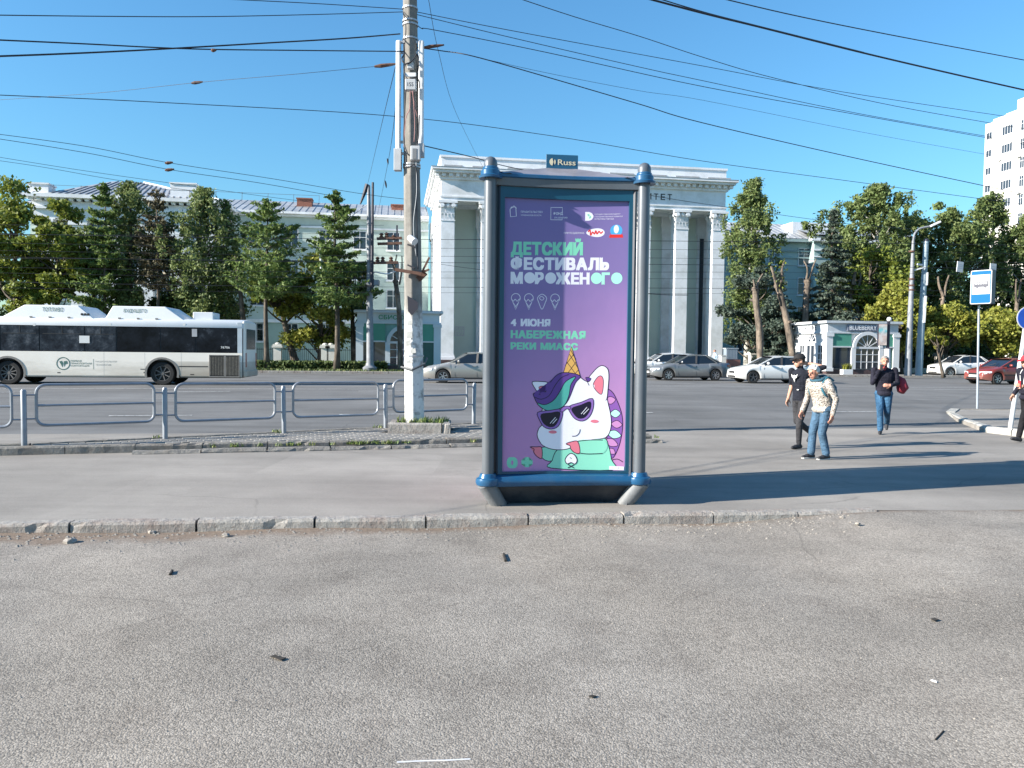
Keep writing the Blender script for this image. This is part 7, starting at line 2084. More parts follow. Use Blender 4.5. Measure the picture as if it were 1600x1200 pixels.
dec(sx_(308), sx_(300), bz_(304, 526), bz_(304, 514), 'paper_notice', M('pale_notice', (0.35, 0.36, 0.38)), bus, 0.002)
def btext(txt, pxa, pxb, pya, pyb, mat, par, y, name='lettering', off=0.0):
    xa, xb_ = sx_(pxa), sx_(pxb); p, f = text_fit(txt, xa, xb_, bz_(pxa, pyb), bz_(pxa, pya), off)
    MB().add([(a, y, z) for a, z in p], f).build(name, mat, par)
btext('76706', 345, 359, 541, 544.5, m_plate, bus, side_y(0.002), 'fleet_number', 0.01)
# operator emblem: ring and three lines of print
cxl, czl = sx_(98.5), bz_(98.5, 568)
b = MB(); R0, R1 = 0.26, 0.225; n_ = 28
b.add([(cxl + r * math.cos(2 * math.pi * i / n_), side_y(0.004), czl + r * math.sin(2 * math.pi * i / n_)) for r in (R0, R1) for i in range(n_)], [(i, (i + 1) % n_, n_ + (i + 1) % n_, n_ + i) for i in range(n_)])
for pts in ([(-0.15, 0.08), (-0.05, 0.11), (0, 0.02), (-0.03, -0.16), (-0.09, -0.03)], [(0.02, 0.09), (0.14, 0.11), (0.17, 0.0), (0.08, -0.03), (0.03, -0.15)]): b.add([(cxl + (-x if sx_(0) > sx_(10) else x), side_y(0.004), czl + z) for x, z in pts], [tuple(range(5))])
b.build('operator_emblem', m_btxt, bus)
for i, t_ in enumerate(('ПЕРВАЯ', 'ТРАНСПОРТНАЯ', 'КОРПОРАЦИЯ')): btext(t_, 110, (127, 143, 139)[i], 562.5 + i * 3.9, 565.3 + i * 3.9, m_btxt, bus, side_y(0.004), off=0.012)
dec(sx_(146), sx_(145.4), bz_(146, 577), bz_(146, 561), 'divider', m_btxt, bus, 0.004)
m_bgrey = M('bus_grey_text', (0.30, 0.31, 0.30), 0.5, 0, 0)
btext('НАЦИОНАЛЬНАЯ', 149, 182, 563.5, 566.5, m_bgrey, bus, side_y(0.004)); btext('ТЕХНОЛОГИЯ', 149, 173, 568.5, 571.5, m_bgrey, bus, side_y(0.004))
# panel joints, rub rail, arch lips, service flaps
for px in (162, 226, 283): dec(sx_(px + .3), sx_(px), 0.36, 1.33, 'panel_joint', m_bgrey, bus, 0.002)
dec(sx_(325), sx_(279), bz_(300, 573.5), bz_(300, 572), 'rub_strip', m_trim, bus, 0.004)
dec(sx_(231), sx_(219), bz_(225, 577.5), bz_(225, 576.3), 'rub_strip', m_trim, bus, 0.004)
for x0, x1, y0, y1 in ((228, 224, 583, 581), (303, 297, 586, 584.5), (94, 89, 583, 581.5)): dec(sx_(x0), sx_(x1), bz_(x0, y0), bz_(x0, y1), 'small_flap', m_grime, bus, 0.003)
m_lip = M('arch_lip_grey', (0.20, 0.19, 0.175), 0.7, 0, 0.2)
for w in (0.0, WBX):
    for s_ in (VS, -VS):
        b = MB(); r1, r2 = ra + 0.075, ra - 0.005; n_ = 16
        y0_, y1_ = s_ * (BW / 2 - 0.03), s_ * (BW / 2 + 0.012)
        pts = [(w + r * math.cos(math.pi * (i / n_ * 1.16 - 0.08)), y, 0.47 + r * math.sin(math.pi * (i / n_ * 1.16 - 0.08))) for r, y in ((r1, y0_), (r1, y1_), (r2, y1_), (r2, y0_)) for i in range(n_ + 1)]
        k1 = n_ + 1
        b.add(pts, [(j * k1 + i, j * k1 + i + 1, (j + 1) * k1 + i + 1, (j + 1) * k1 + i) for j in range(3) for i in range(n_)])
        b.build('arch_lip', m_lip, bus)
        wheel(bus, w, s_ * (BW / 2 - 0.2), 0.475, s_, 0.29, 10 if w else 8, M('bus_rim', (0.42, 0.40, 0.37) if w else (0.13, 0.125, 0.12), 0.6, 0.3, 0.2))
    MB().box(w - ra, w + ra, -BW / 2 + 0.36, BW / 2 - 0.36, 0.35, 1.0).build('wheel_housing', m_trim, bus)
# engine grille doors at the tail
xa, xb_ = sx_(374), sx_(328)
for p0, p1 in ((373, 353), (350, 328)):
    x0, x1 = sx_(p0), sx_(p1); z0, z1 = bz_(350, 588), bz_(350, 556)
    b = MB(); y0_, y1_ = sorted((side_y(-0.02), side_y(0.012))); b.box(x0, x1, y0_, y1_, z0, z1); g_ = b.build('engine_grille', m_grime, bus)
    b = MB(); yy0, yy1 = sorted((side_y(0.013), side_y(0.024)))
    for i in range(9): xx = x0 + (x1 - x0) * (i + 0.5) / 9; b.box(xx - 0.012, xx + 0.012, yy0, yy1, z0 + 0.04, z1 - 0.04)
    b.build('grille_slats', M('grimy_slat', (0.16, 0.145, 0.12), 0.8, 0, 0.4, 10), g_, kind='stuff')
    b = MB()
    for (u0, u1, w0, w1) in ((x0 - .03, x1 + .03, z1, z1 + .04), (x0 - .03, x1 + .03, z0 - .04, z0), (x0 - .03, x0, z0, z1), (x1, x1 + .03, z0, z1)): b.box(u0, u1, yy0 - 0.012, yy1, w0, w1)
    b.build('grille_frame', m_lip, g_)
# tail and front
b = MB(); b.box(XR, XR + 0.13, -BW / 2 + 0.05, BW / 2 - 0.05, 0.36, 2.66); b.build('rear_wall', m_bus, bus, bevel=0.05)
MB().box(XR - 0.012, XR + 0.002, -0.95, 0.95, 1.5, 2.35).build('rear_window', m_bglass, bus)
for s_ in (-1, 1):
    MB().box(XR - 0.02, XR + 0.03, s_ * 1.08 - 0.07, s_ * 1.08 + 0.07, 0.75, 1.35).build('tail_light', m_tail, bus)
    b = MB(); b.box(XR + 0.12, XR + 0.305, s_ * (BW / 2 - 0.025) - 0.02, s_ * (BW / 2 - 0.025) + 0.02, 0.36, 2.6); b.build('rear_corner_panel', M('bus_corner_blue', (0.42, 0.48, 0.52), 0.4, 0, 0.1), bus)
b = MB(); b.box(XR - 0.06, XR + 0.1, -BW / 2 + 0.04, BW / 2 - 0.04, 0.34, 0.62); b.build('rear_bumper', m_bus, bus, bevel=0.03)
b = MB(); b.box(XF - 0.35, XF, -BW / 2 + 0.03, BW / 2 - 0.03, 0.33, 2.66); b.build('front_wall', m_bus, bus, bevel=0.08)
MB().box(XF - 0.02, XF + 0.012, -1.1, 1.1, 1.15, 2.3).build('windscreen', m_bglass, bus)
for s_ in (-1, 1): MB().box(XF - 0.02, XF + 0.02, s_ * 0.95 - 0.15, s_ * 0.95 + 0.15, 0.62, 0.85).build('headlight', m_lamp, bus)
# gas tank pods and the air unit on the roof
def pod(pa, pb, pc, pd, ptop, word, wa, wb_, ty0, ty1):
    """pixels along the base pa..pd and the flat top pb..pc"""
    x = [sx_(v) for v in (pa, pb, pc, pd)]; zt = bz_((pb + pc) / 2, ptop); w0, w1 = 1.12, 0.98
    b = MB(); vs_ = []
    for s_ in (1, -1): vs_ += [(x[0], s_ * w0, 2.66), (x[1], s_ * w1, zt), (x[2], s_ * w1, zt), (x[3], s_ * w0, 2.66)]
    b.add(vs_, [(0, 1, 2, 3), (7, 6, 5, 4), (0, 4, 5, 1), (1, 5, 6, 2), (2, 6, 7, 3)]); o = b.build('gas_tank_pod', m_pod, bus, bevel=0.03)
    z0, z1 = bz_(wa, ty1), bz_(wa, ty0); p, f = text_fit(word, sx_(wa), sx_(wb_), z0, z1, 0.012)
    def yy(z): return VS * (w0 + (w1 - w0) * (z - 2.66) / (zt - 2.66) + 0.012)
    MB().add([(a, yy(z), z) for a, z in p], f).build('lettering', m_btxt, o)
    for q in (0.15, 0.5, 0.85):
        xx = x[1] + (x[2] - x[1]) * q; b = MB(); b.box(xx - 0.05, xx + 0.05, min(VS * w0, VS * (w0 + .03)), max(VS * w0, VS * (w0 + .03)), 2.68, 2.74); b.build('pod_latch', m_lip, o)
pod(-2, 34, 119, 147, 476, 'ТОПЛИВО', 63, 96, 479.5, 486)
pod(162, 173, 256, 288, 478, 'БУДУЩЕГО', 191, 227, 482, 488.5)
for i in range(3):
    xx = sx_(126 + i * 5); b = MB(); b.tube([(xx, VS * 1.06, 2.85), (xx, VS * 1.10, 2.85)], 0.05, 8); b.build('pod_vent', m_trim, bus)
x0, x1 = sx_(327), sx_(295); b = MB(); b.box(x0, x1, -0.6, 0.6, 2.70, bz_(310, 486.5)); b.build('roof_hatch', m_pod, bus, bevel=0.02)
# ================================================================ people
def cloth(name, col, var=0.2, scale=6, rough=0.9, bump=0.25, col2=None, spots=False):
    k = NT(name); P = k.P(False)
    f = k.noise(scale, 6, 0.65); c = k.ramp(f, [(0.3, sc(col, 1 - var)), (0.7, sc(col, 1 + var))])
    if spots:
        v = k.n('ShaderNodeTexVoronoi', in_Scale=48.0); k.set(v.inputs['Vector'], P)
        f2 = k.math('ADD', v.outputs['Distance'], k.math('MULTIPLY', k.noise(30, 3), 0.35))
        c = k.mix(k.ramp(f2, [(0.53, (1, 1, 1)), (0.61, (0, 0, 0))]), c, (0.03, 0.025, 0.03))
        c = k.mix(k.ramp(k.noise(5, 3), [(0.5, (0, 0, 0)), (0.7, (0.3,) * 3)]), c, (0.30, 0.2, 0.13))
    k.col(c); k.rough(rough); k.b.inputs['Specular IOR Level'].default_value = 0.2
    mp = k.n('ShaderNodeMapping'); k.set(mp.inputs[0], P); mp.inputs['Scale'].default_value = (1, 1, 2.2)
    k.bump(k.noise(8, 5, 0.6, mp.outputs[0]), 0.9, 0.05)
    return k.m
m_skin = M('skin', (0.46, 0.25, 0.17), 0.55, 0, 0.12, 14, world=False)
m_skin2 = M('sun_reddened_skin', (0.48, 0.23, 0.16), 0.55, 0, 0.15, 14, world=False)
m_denim = cloth('blue_denim', (0.06, 0.115, 0.18), 0.5, 3.5)
m_denim2 = cloth('bright_denim', (0.04, 0.105, 0.19), 0.5, 3.5)
m_navy = cloth('navy_jacket', (0.016, 0.016, 0.026), 0.3)
m_tee = cloth('black_tee', (0.014, 0.016, 0.024), 0.25)
m_jog = cloth('charcoal_joggers', (0.042, 0.042, 0.046), 0.3)
m_leop = cloth('leopard_print', (0.46, 0.42, 0.37), 0.15, spots=True)
m_blk = cloth('black_trousers', (0.012, 0.012, 0.014), 0.3)
m_shoe = M('dark_shoe', (0.02, 0.02, 0.024), 0.7, 0, 0.2, 10, world=False)
m_sole = M('pale_sole', (0.5, 0.5, 0.48), 0.7, 0, 0.1)
m_hair_w = M('white_hair', (0.62, 0.59, 0.53), 0.7, 0, 0.3, 30, 0.6, 60, world=False)
m_hair_g = M('grey_hair', (0.24, 0.22, 0.20), 0.7, 0, 0.3, 30, 0.6, 60, world=False)
m_capk = M('black_cap', (0.012, 0.011, 0.012), 0.85, 0, 0.2); m_capr = M('red_cap', (0.36, 0.02, 0.03), 0.85, 0, 0.15)
def vec(*a): return Vector(a)
def person(label, loc, rotz, J, mats, voxel=0.0085, scale=1.0, shirt_r=1.0, hipw=1.0, details=True, name='person'):
    """J: joints in metres, x forward, y left, z up.  mats: skin, top, trousers, shoe (+ sleeve).  One remeshed body."""
    t = thing(name, label, 'person', loc, rotz); t.scale = (scale,) * 3
    prims = []           # (a, b, ra, rb, material)
    b = MB()
    def cap(a, c, ra, rb, m, n=10):
        a = Vector(a); c = Vector(c); d = c - a
        k_ = 4; pts = []; rs = []
        L_ = max(d.length, 1e-4); u = d / L_
        for i in range(k_): 
            ang = math.pi / 2 * (1 - (i + 0.35) / k_); pts.append(a - u * ra * math.sin(ang)); rs.append(ra * math.cos(ang))
        pts.append(a); rs.append(ra); pts.append((a + c) / 2); rs.append((ra + rb) / 2); pts.append(c); rs.append(rb)
        for i in range(k_):
            ang = math.pi / 2 * ((i + 0.65) / k_); pts.append(c + u * rb * math.sin(ang)); rs.append(rb * math.cos(ang))
        b.tube(pts, rs, n); prims.append((np.array(a), np.array(c), ra, rb, m))
    def ell(c, rx, ry, rz, m):
        b.sphere(tuple(c), 1.0, 14, 10, None, rx, ry, rz) if False else b.add(*ellipsoid(c, rx, ry, rz)); prims.append((np.array(c), np.array(c) + 1e-4, (rx + ry + rz) / 3, (rx + ry + rz) / 3, m))
    def ellipsoid(c, rx, ry, rz, n=14, m_=10):
        vs_ = []; fs_ = []
        for i in range(m_ + 1):
            th = math.pi * (i + 0.0) / m_
            for k_ in range(n):
                a = 2 * math.pi * k_ / n; s_ = math.sin(th) + 1e-4
                vs_.append((c[0] + rx * s_ * math.cos(a), c[1] + ry * s_ * math.sin(a), c[2] - rz * math.cos(th)))
        for i in range(m_):
            for k_ in range(n): fs_.append((i * n + k_, i * n + (k_ + 1) % n, (i + 1) * n + (k_ + 1) % n, (i + 1) * n + k_))
        fs_ += [tuple(range(n - 1, -1, -1)), tuple(m_ * n + k_ for k_ in range(n))]
        return vs_, fs_
    SK, TOP, TRO, SH = 0, 1, 2, 3
    pel, che, nek, hed = [Vector(J[q]) for q in ('pelvis', 'chest', 'neck', 'head')]
    # trunk: lofted ellipses from crotch to shoulders
    sh_l, sh_r = Vector(J['shL']), Vector(J['shR'])
    axis_y = (sh_l - sh_r).normalized(); 
    rings = [(pel - vec(0, 0, .10), .10, .135 * hipw, TRO), (pel - vec(0, 0, .03), .125, .17 * hipw, TRO), (pel + vec(0, 0, .05), .13 * shirt_r, .17 * hipw, TOP), (pel.lerp(che, .45), .122 * shirt_r, .158 * shirt_r, TOP), (che, .135 * shirt_r, .18 * shirt_r, TOP), (che.lerp(nek, .45), .125 * shirt_r, .185 * shirt_r, TOP), (che.lerp(nek, .78), .095, .14, TOP), (nek + vec(0, 0, -.01), .062, .066, TOP)]
    vs_ = []; n = 18
    for i, (c, rx, ry, m) in enumerate(rings):
        ay = Vector((0, 1, 0)).lerp(axis_y, min(1, i / 5)).normalized(); ay.z = 0; ay.normalize(); ax = Vector((ay.y, -ay.x, 0))
        for k_ in range(n):
            a = 2 * math.pi * k_ / n; vs_.append(c + ax * rx * math.cos(a) + ay * ry * math.sin(a))
        if i: prims.append((np.array(rings[i - 1][0]), np.array(c), (rx + ry) / 2, (rx + ry) / 2, m))
    b.add(vs_, [(i * n + k_, i * n + (k_ + 1) % n, (i + 1) * n + (k_ + 1) % n, (i + 1) * n + k_) for i in range(len(rings) - 1) for k_ in range(n)] + [tuple(range(n - 1, -1, -1)), tuple((len(rings) - 1) * n + k_ for k_ in range(n))])
    if shirt_r > 1.05: ell(pel + vec(.005, 0, -.045), .142 * shirt_r, .172 * shirt_r * hipw, .085, TOP)
    hd = J.get('head_yaw', 0.0); fx = Vector((math.cos(hd), math.sin(hd), 0)); fy = Vector((-fx.y, fx.x, 0)); tilt = J.get('head_tilt', 0.0)
    fz = (Vector((0, 0, 1)) + fx * tilt).normalized(); ff = fx - fz * fx.dot(fz); ff.normalize()
    def H(x, y, z): return hed + ff * x + fy * y + fz * z
    cap(nek - vec(0, 0, .03), H(-.015, 0, -.05), .056, .054, SK)
    # skull, jaw, nose, brow, ears
    def hell(c, rx, ry, rz, m=SK):
        v_, f_ = ellipsoid((0, 0, 0), rx, ry, rz); b.add([c + ff * p[0] + fy * p[1] + fz * p[2] for p in v_], f_); prims.append((np.array(c), np.array(c) + 1e-4, min(rx, ry, rz), min(rx, ry, rz), m))
    hell(H(-.008, 0, .025), .098, .077, .095); hell(H(.028, 0, -.045), .062, .057, .072); hell(H(.045, 0, -.095), .03, .03, .022)
    cap(H(.088, 0, .025), H(.112, 0, -.012), .010, .016, SK, 8); hell(H(.082, 0, .035), .016, .052, .014); hell(H(.088, 0, -.052), .014, .026, .012)
    for s_ in (-1, 1): hell(H(-.01, s_ * .078, .0), .022, .012, .034)
    # arms and hands
    for sd_, nm in ((1, 'L'), (-1, 'R')):
        s_ = Vector(J['sh' + nm]); e_ = Vector(J['el' + nm]); w_ = Vector(J['wr' + nm])
        slv = J.get('sleeve', 1.0)       # 1: sleeve to the wrist, 0: short sleeve
        cap(s_, e_, .062 * (1 + .18 * (shirt_r - 1) * 4), .05, TOP)
        if slv: cap(e_, w_, .052, .042, TOP)
        else: cap(e_, w_, .044, .03, SK); 
        ell(s_ - vec(0, sd_ * .01, .005), .062, .06, .06, TOP)
        hdv_ = Vector(J.get('hd' + nm, (w_ - e_))).normalized(); pn = Vector(J.get('pn' + nm, (0, sd_, 0))); pn = (pn - hdv_ * pn.dot(hdv_)).normalized(); ac = hdv_.cross(pn) * (1 if sd_ > 0 else -1)
        cap(w_, w_ + hdv_ * .03, .028, .03, SK)
        pc = w_ + hdv_ * .065
        for o in (-.018, .018): cap(pc - hdv_ * .03 + ac * o, pc + hdv_ * .03 + ac * o, .019, .018, SK, 8)
        curl = J.get('curl' + nm, .5)
        for fi, ln in enumerate((.068, .078, .073, .058)):
            o = (fi - 1.5) * .0215; k0 = pc + hdv_ * .04 + ac * o; d1 = (hdv_ - pn * curl * .5).normalized(); d2 = (hdv_ - pn * curl * 1.3).normalized(); d3 = (hdv_ * .8 - pn * curl * 1.9).normalized()
            k1_ = k0 + d1 * ln * .45; k2_ = k1_ + d2 * ln * .32; k3_ = k2_ + d3 * ln * .25
            cap(k0, k1_, .0098, .0095, SK, 6); cap(k1_, k2_, .0094, .009, SK, 6); cap(k2_, k3_, .009, .0082, SK, 6)
        th0 = pc - hdv_ * .03 + ac * -.03; th1 = th0 + (hdv_ * .7 - ac * .7 - pn * .3).normalized() * .042; th2 = th1 + (hdv_ - ac * .15 - pn * .4).normalized() * .032
        cap(th0, th1, .013, .011, SK, 6); cap(th1, th2, .011, .009, SK, 6)
    # legs and shoes
    for sd_, nm in ((1, 'L'), (-1, 'R')):
        h_ = pel + vec(0, sd_ * .085 * hipw, -.04); k_ = Vector(J['kn' + nm]); a_ = Vector(J['an' + nm])
        lw = J.get('legw', 1.0)
        cap(h_, k_, .092 * lw, .064 * lw, TRO, 12); cap(k_, a_ + (k_ - a_).normalized() * .03, .063 * lw, .050 * lw * J.get('hem', 1.0), TRO, 12)
        ft = Vector(J.get('ft' + nm, (1, 0, 0))).normalized()
        heel = a_ + (-ft * .045) + vec(0, 0, -.045) if ft.z > -.3 else a_ - ft * .02
        cap(a_, heel, .04, .038, SH); cap(heel, a_ + ft * .09 + vec(0, 0, -.045 if ft.z > -.3 else 0), .038, .041, SH); cap(a_ + ft * .08 + vec(0, 0, -.05 if ft.z > -.3 else 0), a_ + ft * .165 + vec(0, 0, -.055 if ft.z > -.3 else 0), .038, .03, SH)
    me = b.mesh('body', mats)
    ob = bpy.data.objects.new('body_tmp', me); C.objects.link(ob)
    md = ob.modifiers.new('r', 'REMESH'); md.mode = 'VOXEL'; md.voxel_size = voxel
    ms = ob.modifiers.new('s', 'SMOOTH'); ms.factor = 0.5; ms.iterations = 3
    dg = bpy.context.evaluated_depsgraph_get(); m2 = bpy.data.meshes.new_from_object(ob.evaluated_get(dg))
    bpy.data.objects.remove(ob); bpy.data.meshes.remove(me); m2.name = 'body'
    m2.materials.clear()
    for m in mats: m2.materials.append(m)
    nf = len(m2.polygons); cc = np.zeros(nf * 3); m2.polygons.foreach_get('center', cc); cc = cc.reshape(-1, 3)
    best = np.full(nf, 9e9); mi = np.zeros(nf, dtype=np.int32)
    for a, c, ra_, rb_, m in prims:
        d = c - a; L2 = max(float(d @ d), 1e-9); tt_ = np.clip(((cc - a) @ d) / L2, 0, 1)
        dist = np.linalg.norm(cc - a - tt_[:, None] * d, axis=1) - (ra_ + (rb_ - ra_) * tt_)
        q = dist < best; best[q] = dist[q]; mi[q] = m
    m2.polygons.foreach_set('material_index', mi); m2.polygons.foreach_set('use_smooth', [True] * nf)
    body = link('body', m2, t)
    if details:
        for s_ in (-1, 1):
            e = MB(); e.sphere(tuple(H(.083, s_ * .031, .012)), .010, 8, 6); e.build('eye', m_shoe, t)
        mo = MB(); mo.add([H(.0995, -.022, -.049), H(.0995, .022, -.049), H(.098, .018, -.056), H(.098, -.018, -.056)], [(0, 1, 2, 3)]); mo.build('mouth', M('lip', (0.28, 0.09, 0.08), 0.6, 0, 0), t)
    return t, H
def hair(H, t, mat, seed=0, low=-.03, front=.03, bulk=.014, top=.0):
    """short tousled hair: a shell over the skull, open at the face"""
    rg = random.Random(seed); b = MB(); n, m = 40, 20; vs_ = []
    for i in range(m + 1):
        th = math.pi * 0.66 * i / m
        for k_ in range(n):
            a = 2 * math.pi * k_ / n
            z = math.cos(th); fcut = (math.cos(a) > 0.25)
            thr = th if not fcut else min(th, math.pi * (0.33 if abs(math.sin(a)) < .75 else .40))
            wv = bulk * (1 + 0.35 * math.sin(a * 9 + i * 1.1 + seed) + 0.3 * math.sin(i * 0.9 + a * 3) + rg.uniform(-.3, .3)) * (1 - 0.8 * max(0, i / m - 0.8) * 5 * 0.9)
            vs_.append(H(-.008 + (.098 + wv) * math.sin(thr) * math.cos(a), (.077 + wv) * math.sin(thr) * math.sin(a), .025 + (.095 + wv + top) * math.cos(thr)))
    fs_ = [(i * n + k_, i * n + (k_ + 1) % n, (i + 1) * n + (k_ + 1) % n, (i + 1) * n + k_) for i in range(m) for k_ in range(n)]
    b.add(vs_, fs_); return b.build('hair', mat, t, smooth=2)
def cap_hat(H, t, mat):
    b = MB(); n, m = 22, 8; vs_ = []
    for i in range(m + 1):
        th = math.pi * 0.5 * i / m
        for k_ in range(n):
            a = 2 * math.pi * k_ / n; vs_.append(H(-.012 + .116 * math.sin(th) * math.cos(a), .094 * math.sin(th) * math.sin(a), .05 + .10 * math.cos(th)))
    b.add(vs_, [(i * n + k_, i * n + (k_ + 1) % n, (i + 1) * n + (k_ + 1) % n, (i + 1) * n + k_) for i in range(m) for k_ in range(n)])
    o = b.build('cap', mat, t, smooth=2)
    b = MB(); br = [H(.09 + .085 * math.sin(math.pi * i / 10), .085 * math.cos(math.pi * i / 10), .052 - .02 * math.sin(math.pi * i / 10)) for i in range(11)]; br2 = [p + Vector((0, 0, .012)) for p in br]
    k1 = len(br); b.add(br + br2, [tuple(range(k1)), tuple(range(2 * k1 - 1, k1 - 1, -1))] + [(i, i + 1, k1 + i + 1, k1 + i) for i in range(k1 - 1)]); b.build('cap_peak', mat, o, smooth=True)
    return o
# --- man in the black cap, walking left, one arm up behind his head
fa = gd(1240, 700)
J = dict(pelvis=(0, 0, .93), chest=(.02, 0, 1.26), neck=(.03, 0, 1.47), head=(.075, 0, 1.60), head_yaw=-.35, head_tilt=.05,
         shL=(.0, .19, 1.42), shR=(.05, -.19, 1.42), elL=(-.18, .34, 1.50), wrL=(-.08, .12, 1.56), elR=(-.06, -.27, 1.16), wrR=(.05, -.25, .92), hdL=(.6, -.7, .1), curlL=.8, sleeve=0,
         knL=(.13, .09, .52), anL=(.12, .08, .085), knR=(-.02, -.09, .49), anR=(-.42, -.09, .24), ftL=(1, 0, 0), ftR=(.62, 0, -.75), legw=1.08, hem=.85)
man_a, H = person('man in black cap, sunglasses, black t-shirt and charcoal joggers, arm behind his head', (fa.x + .12, fa.y + .02, 0), R(180 + 28), J, [m_skin, m_tee, m_jog, m_shoe], scale=.985, hipw=.95)
hair(H, man_a, M('dark_hair', (0.03, 0.022, 0.016), 0.8, 0, 0.2), 1, bulk=.006); cap_hat(H, man_a, m_capk)
b = MB(); b.box(.0, .0, 0, 0, 0, 0)
b = MB(); b.add([H(.108, -.062, .03), H(.112, 0, .026), H(.108, .062, .03), H(.104, .058, -.008), H(.110, .03, -.012), H(.116, 0, .008), H(.110, -.03, -.012), H(.104, -.058, -.008)], [(0, 1, 5, 6, 7), (1, 2, 3, 4, 5)])
for s_ in (-1, 1): b.bar(H(.104, s_ * .062, .025), H(.0, s_ * .086, .022), .008)
b.build('sunglasses', m_trim, man_a)
b = MB(); q = [(-.07, .1), (-.02, .06), (0, .085), (.03, .065), (.08, .1), (.05, .03), (.02, .02), (.01, -.05), (-.015, .015), (-.05, .04)]
b.add([(.175 + .02, y, 1.27 + z) for y, z in q], [tuple(range(len(q)))]); b.build('shirt_print', m_plate, man_a)
b = MB(); b.box(.135, .15, .03, .07, 1.075, 1.09); b.build('buckle', m_plate, man_a)
# --- old woman in a leopard print jacket
fw_ = gd(1282, 716.5)
J = dict(pelvis=(-.03, 0, .90), chest=(.05, 0, 1.20), neck=(.12, 0, 1.39), head=(.20, 0, 1.50), head_yaw=.1, head_tilt=.30,
         shL=(.06, .20, 1.33), shR=(.09, -.20, 1.33), elL=(-.02, .30, 1.05), wrL=(.06, .31, .80), elR=(.05, -.29, 1.06), wrR=(.16, -.29, .83), curlL=.7, curlR=.7,
         knL=(.08, .10, .47), anL=(-.02, .11, .085), knR=(.10, -.09, .48), anR=(.13, -.09, .085), ftL=(1, .05, 0), ftR=(1, -.05, 0), legw=1.12, hem=1.2)
wom, H = person('white haired woman in leopard print jacket and blue jeans, walking with head bowed', (fw_.x, fw_.y, 0), R(180 + 22), J, [m_skin2, m_leop, m_denim, m_shoe], scale=.94, shirt_r=1.16, hipw=1.1)
hair(H, wom, m_hair_w, 3, bulk=.013, top=.004)
b = MB(); b.tube(catmull([(.20, .0, 1.36), (.15, .11, 1.37), (.03, .10, 1.42), (-.02, 0, 1.44), (.03, -.10, 1.42), (.15, -.11, 1.37)], 4), .026, 8, closed=True); b.build('scarf', M('teal_scarf', (0.03, 0.09, 0.13), 0.9, 0, 0.4, 20), wom, smooth=2)
b = MB(); b.add([(.17, -.05, 1.36), (.20, 0, 1.28), (.17, .05, 1.36), (.16, 0, 1.39)], [(0, 1, 2, 3)]); b.build('red_collar', M('red_cloth', (0.35, 0.05, 0.05), 0.9), wom)
b = MB(); b.tube([(-.10, .02, 1.34), (-.15, .02, 1.24), (-.15, .03, 1.06), (-.11, .03, .96)], [.06, .11, .13, .08], 10); bp_ = b.build('backpack', M('teal_backpack', (0.02, 0.075, 0.11), 0.8, 0, 0.3, 8), wom, smooth=2); 
for s_ in (-1, 1): b = MB(); b.tube(catmull([(-.12, s_ * .13, 1.36), (.03, s_ * .14, 1.42), (.15, s_ * .14, 1.28), (.10, s_ * .17, 1.12), (-.1, s_ * .15, 1.02)], 4, False), .018, 6); b.build('strap', M('teal_strap', (0.03, 0.14, 0.19), 0.8), wom)
for s_, (ax_, ay_) in ((1, (-.02, .11)), (-1, (.13, -.09))): b = MB(); b.box(ax_ - .07, ax_ + .19, ay_ - .035, ay_ + .035, -.005, .02); b.build('shoe_sole', m_sole, wom, bevel=.008)
# --- grey haired man in navy jacket
fm = gd(1379, 678)
J = dict(pelvis=(0, 0, .95), chest=(.01, 0, 1.28), neck=(.02, 0, 1.50), head=(.04, 0, 1.625), head_yaw=.12, head_tilt=.04,
         shL=(-.02, .21, 1.43), shR=(.02, -.21, 1.43), elL=(.02, .27, 1.14), wrL=(.22, .14, 1.10), elR=(.12, -.235, 1.14), wrR=(.22, -.11, 1.42), hdR=(.05, .35, .9), hdL=(.4, -.9, 0), curlL=.9, curlR=1.0, pnR=(.9, -.2, 0), 
         knL=(.02, .08, .50), anL=(-.40, .09, .22), knR=(.14, -.07, .52), anR=(.06, -.05, .085), ftL=(.6, 0, -.75), ftR=(1, -.1, 0), legw=1.12, hem=1.15)
man_b, H = person('grey haired man in navy jacket and jeans, hand at his chin, red bag behind', (fm.x, fm.y, 0), R(180 + 66), J, [m_skin2, m_navy, m_denim2, m_shoe], scale=.97, shirt_r=1.15)
hair(H, man_b, m_hair_g, 5, bulk=.009)
b = MB(); b.add([(.13, -.05, 1.49), (.16, 0, 1.42), (.13, .05, 1.49), (.10, 0, 1.52)], [(0, 1, 2, 3)]); b.build('red_shirt_collar', M('red_cloth', (0.35, 0.05, 0.05), 0.9), man_b)
b = MB(); b.tube([(-.12, .26, 1.30), (-.16, .34, 1.2), (-.16, .38, 1.04), (-.12, .34, .94)], [.03, .10, .13, .08], 10); b.build('red_bag', M('red_bag_cloth', (0.22, 0.018, 0.035), 0.8, 0, 0.3, 8), man_b, smooth=2)
b = MB(); b.box(.235, .25, -.10, -.04, 1.44, 1.56); b.build('phone', m_trim, man_b)
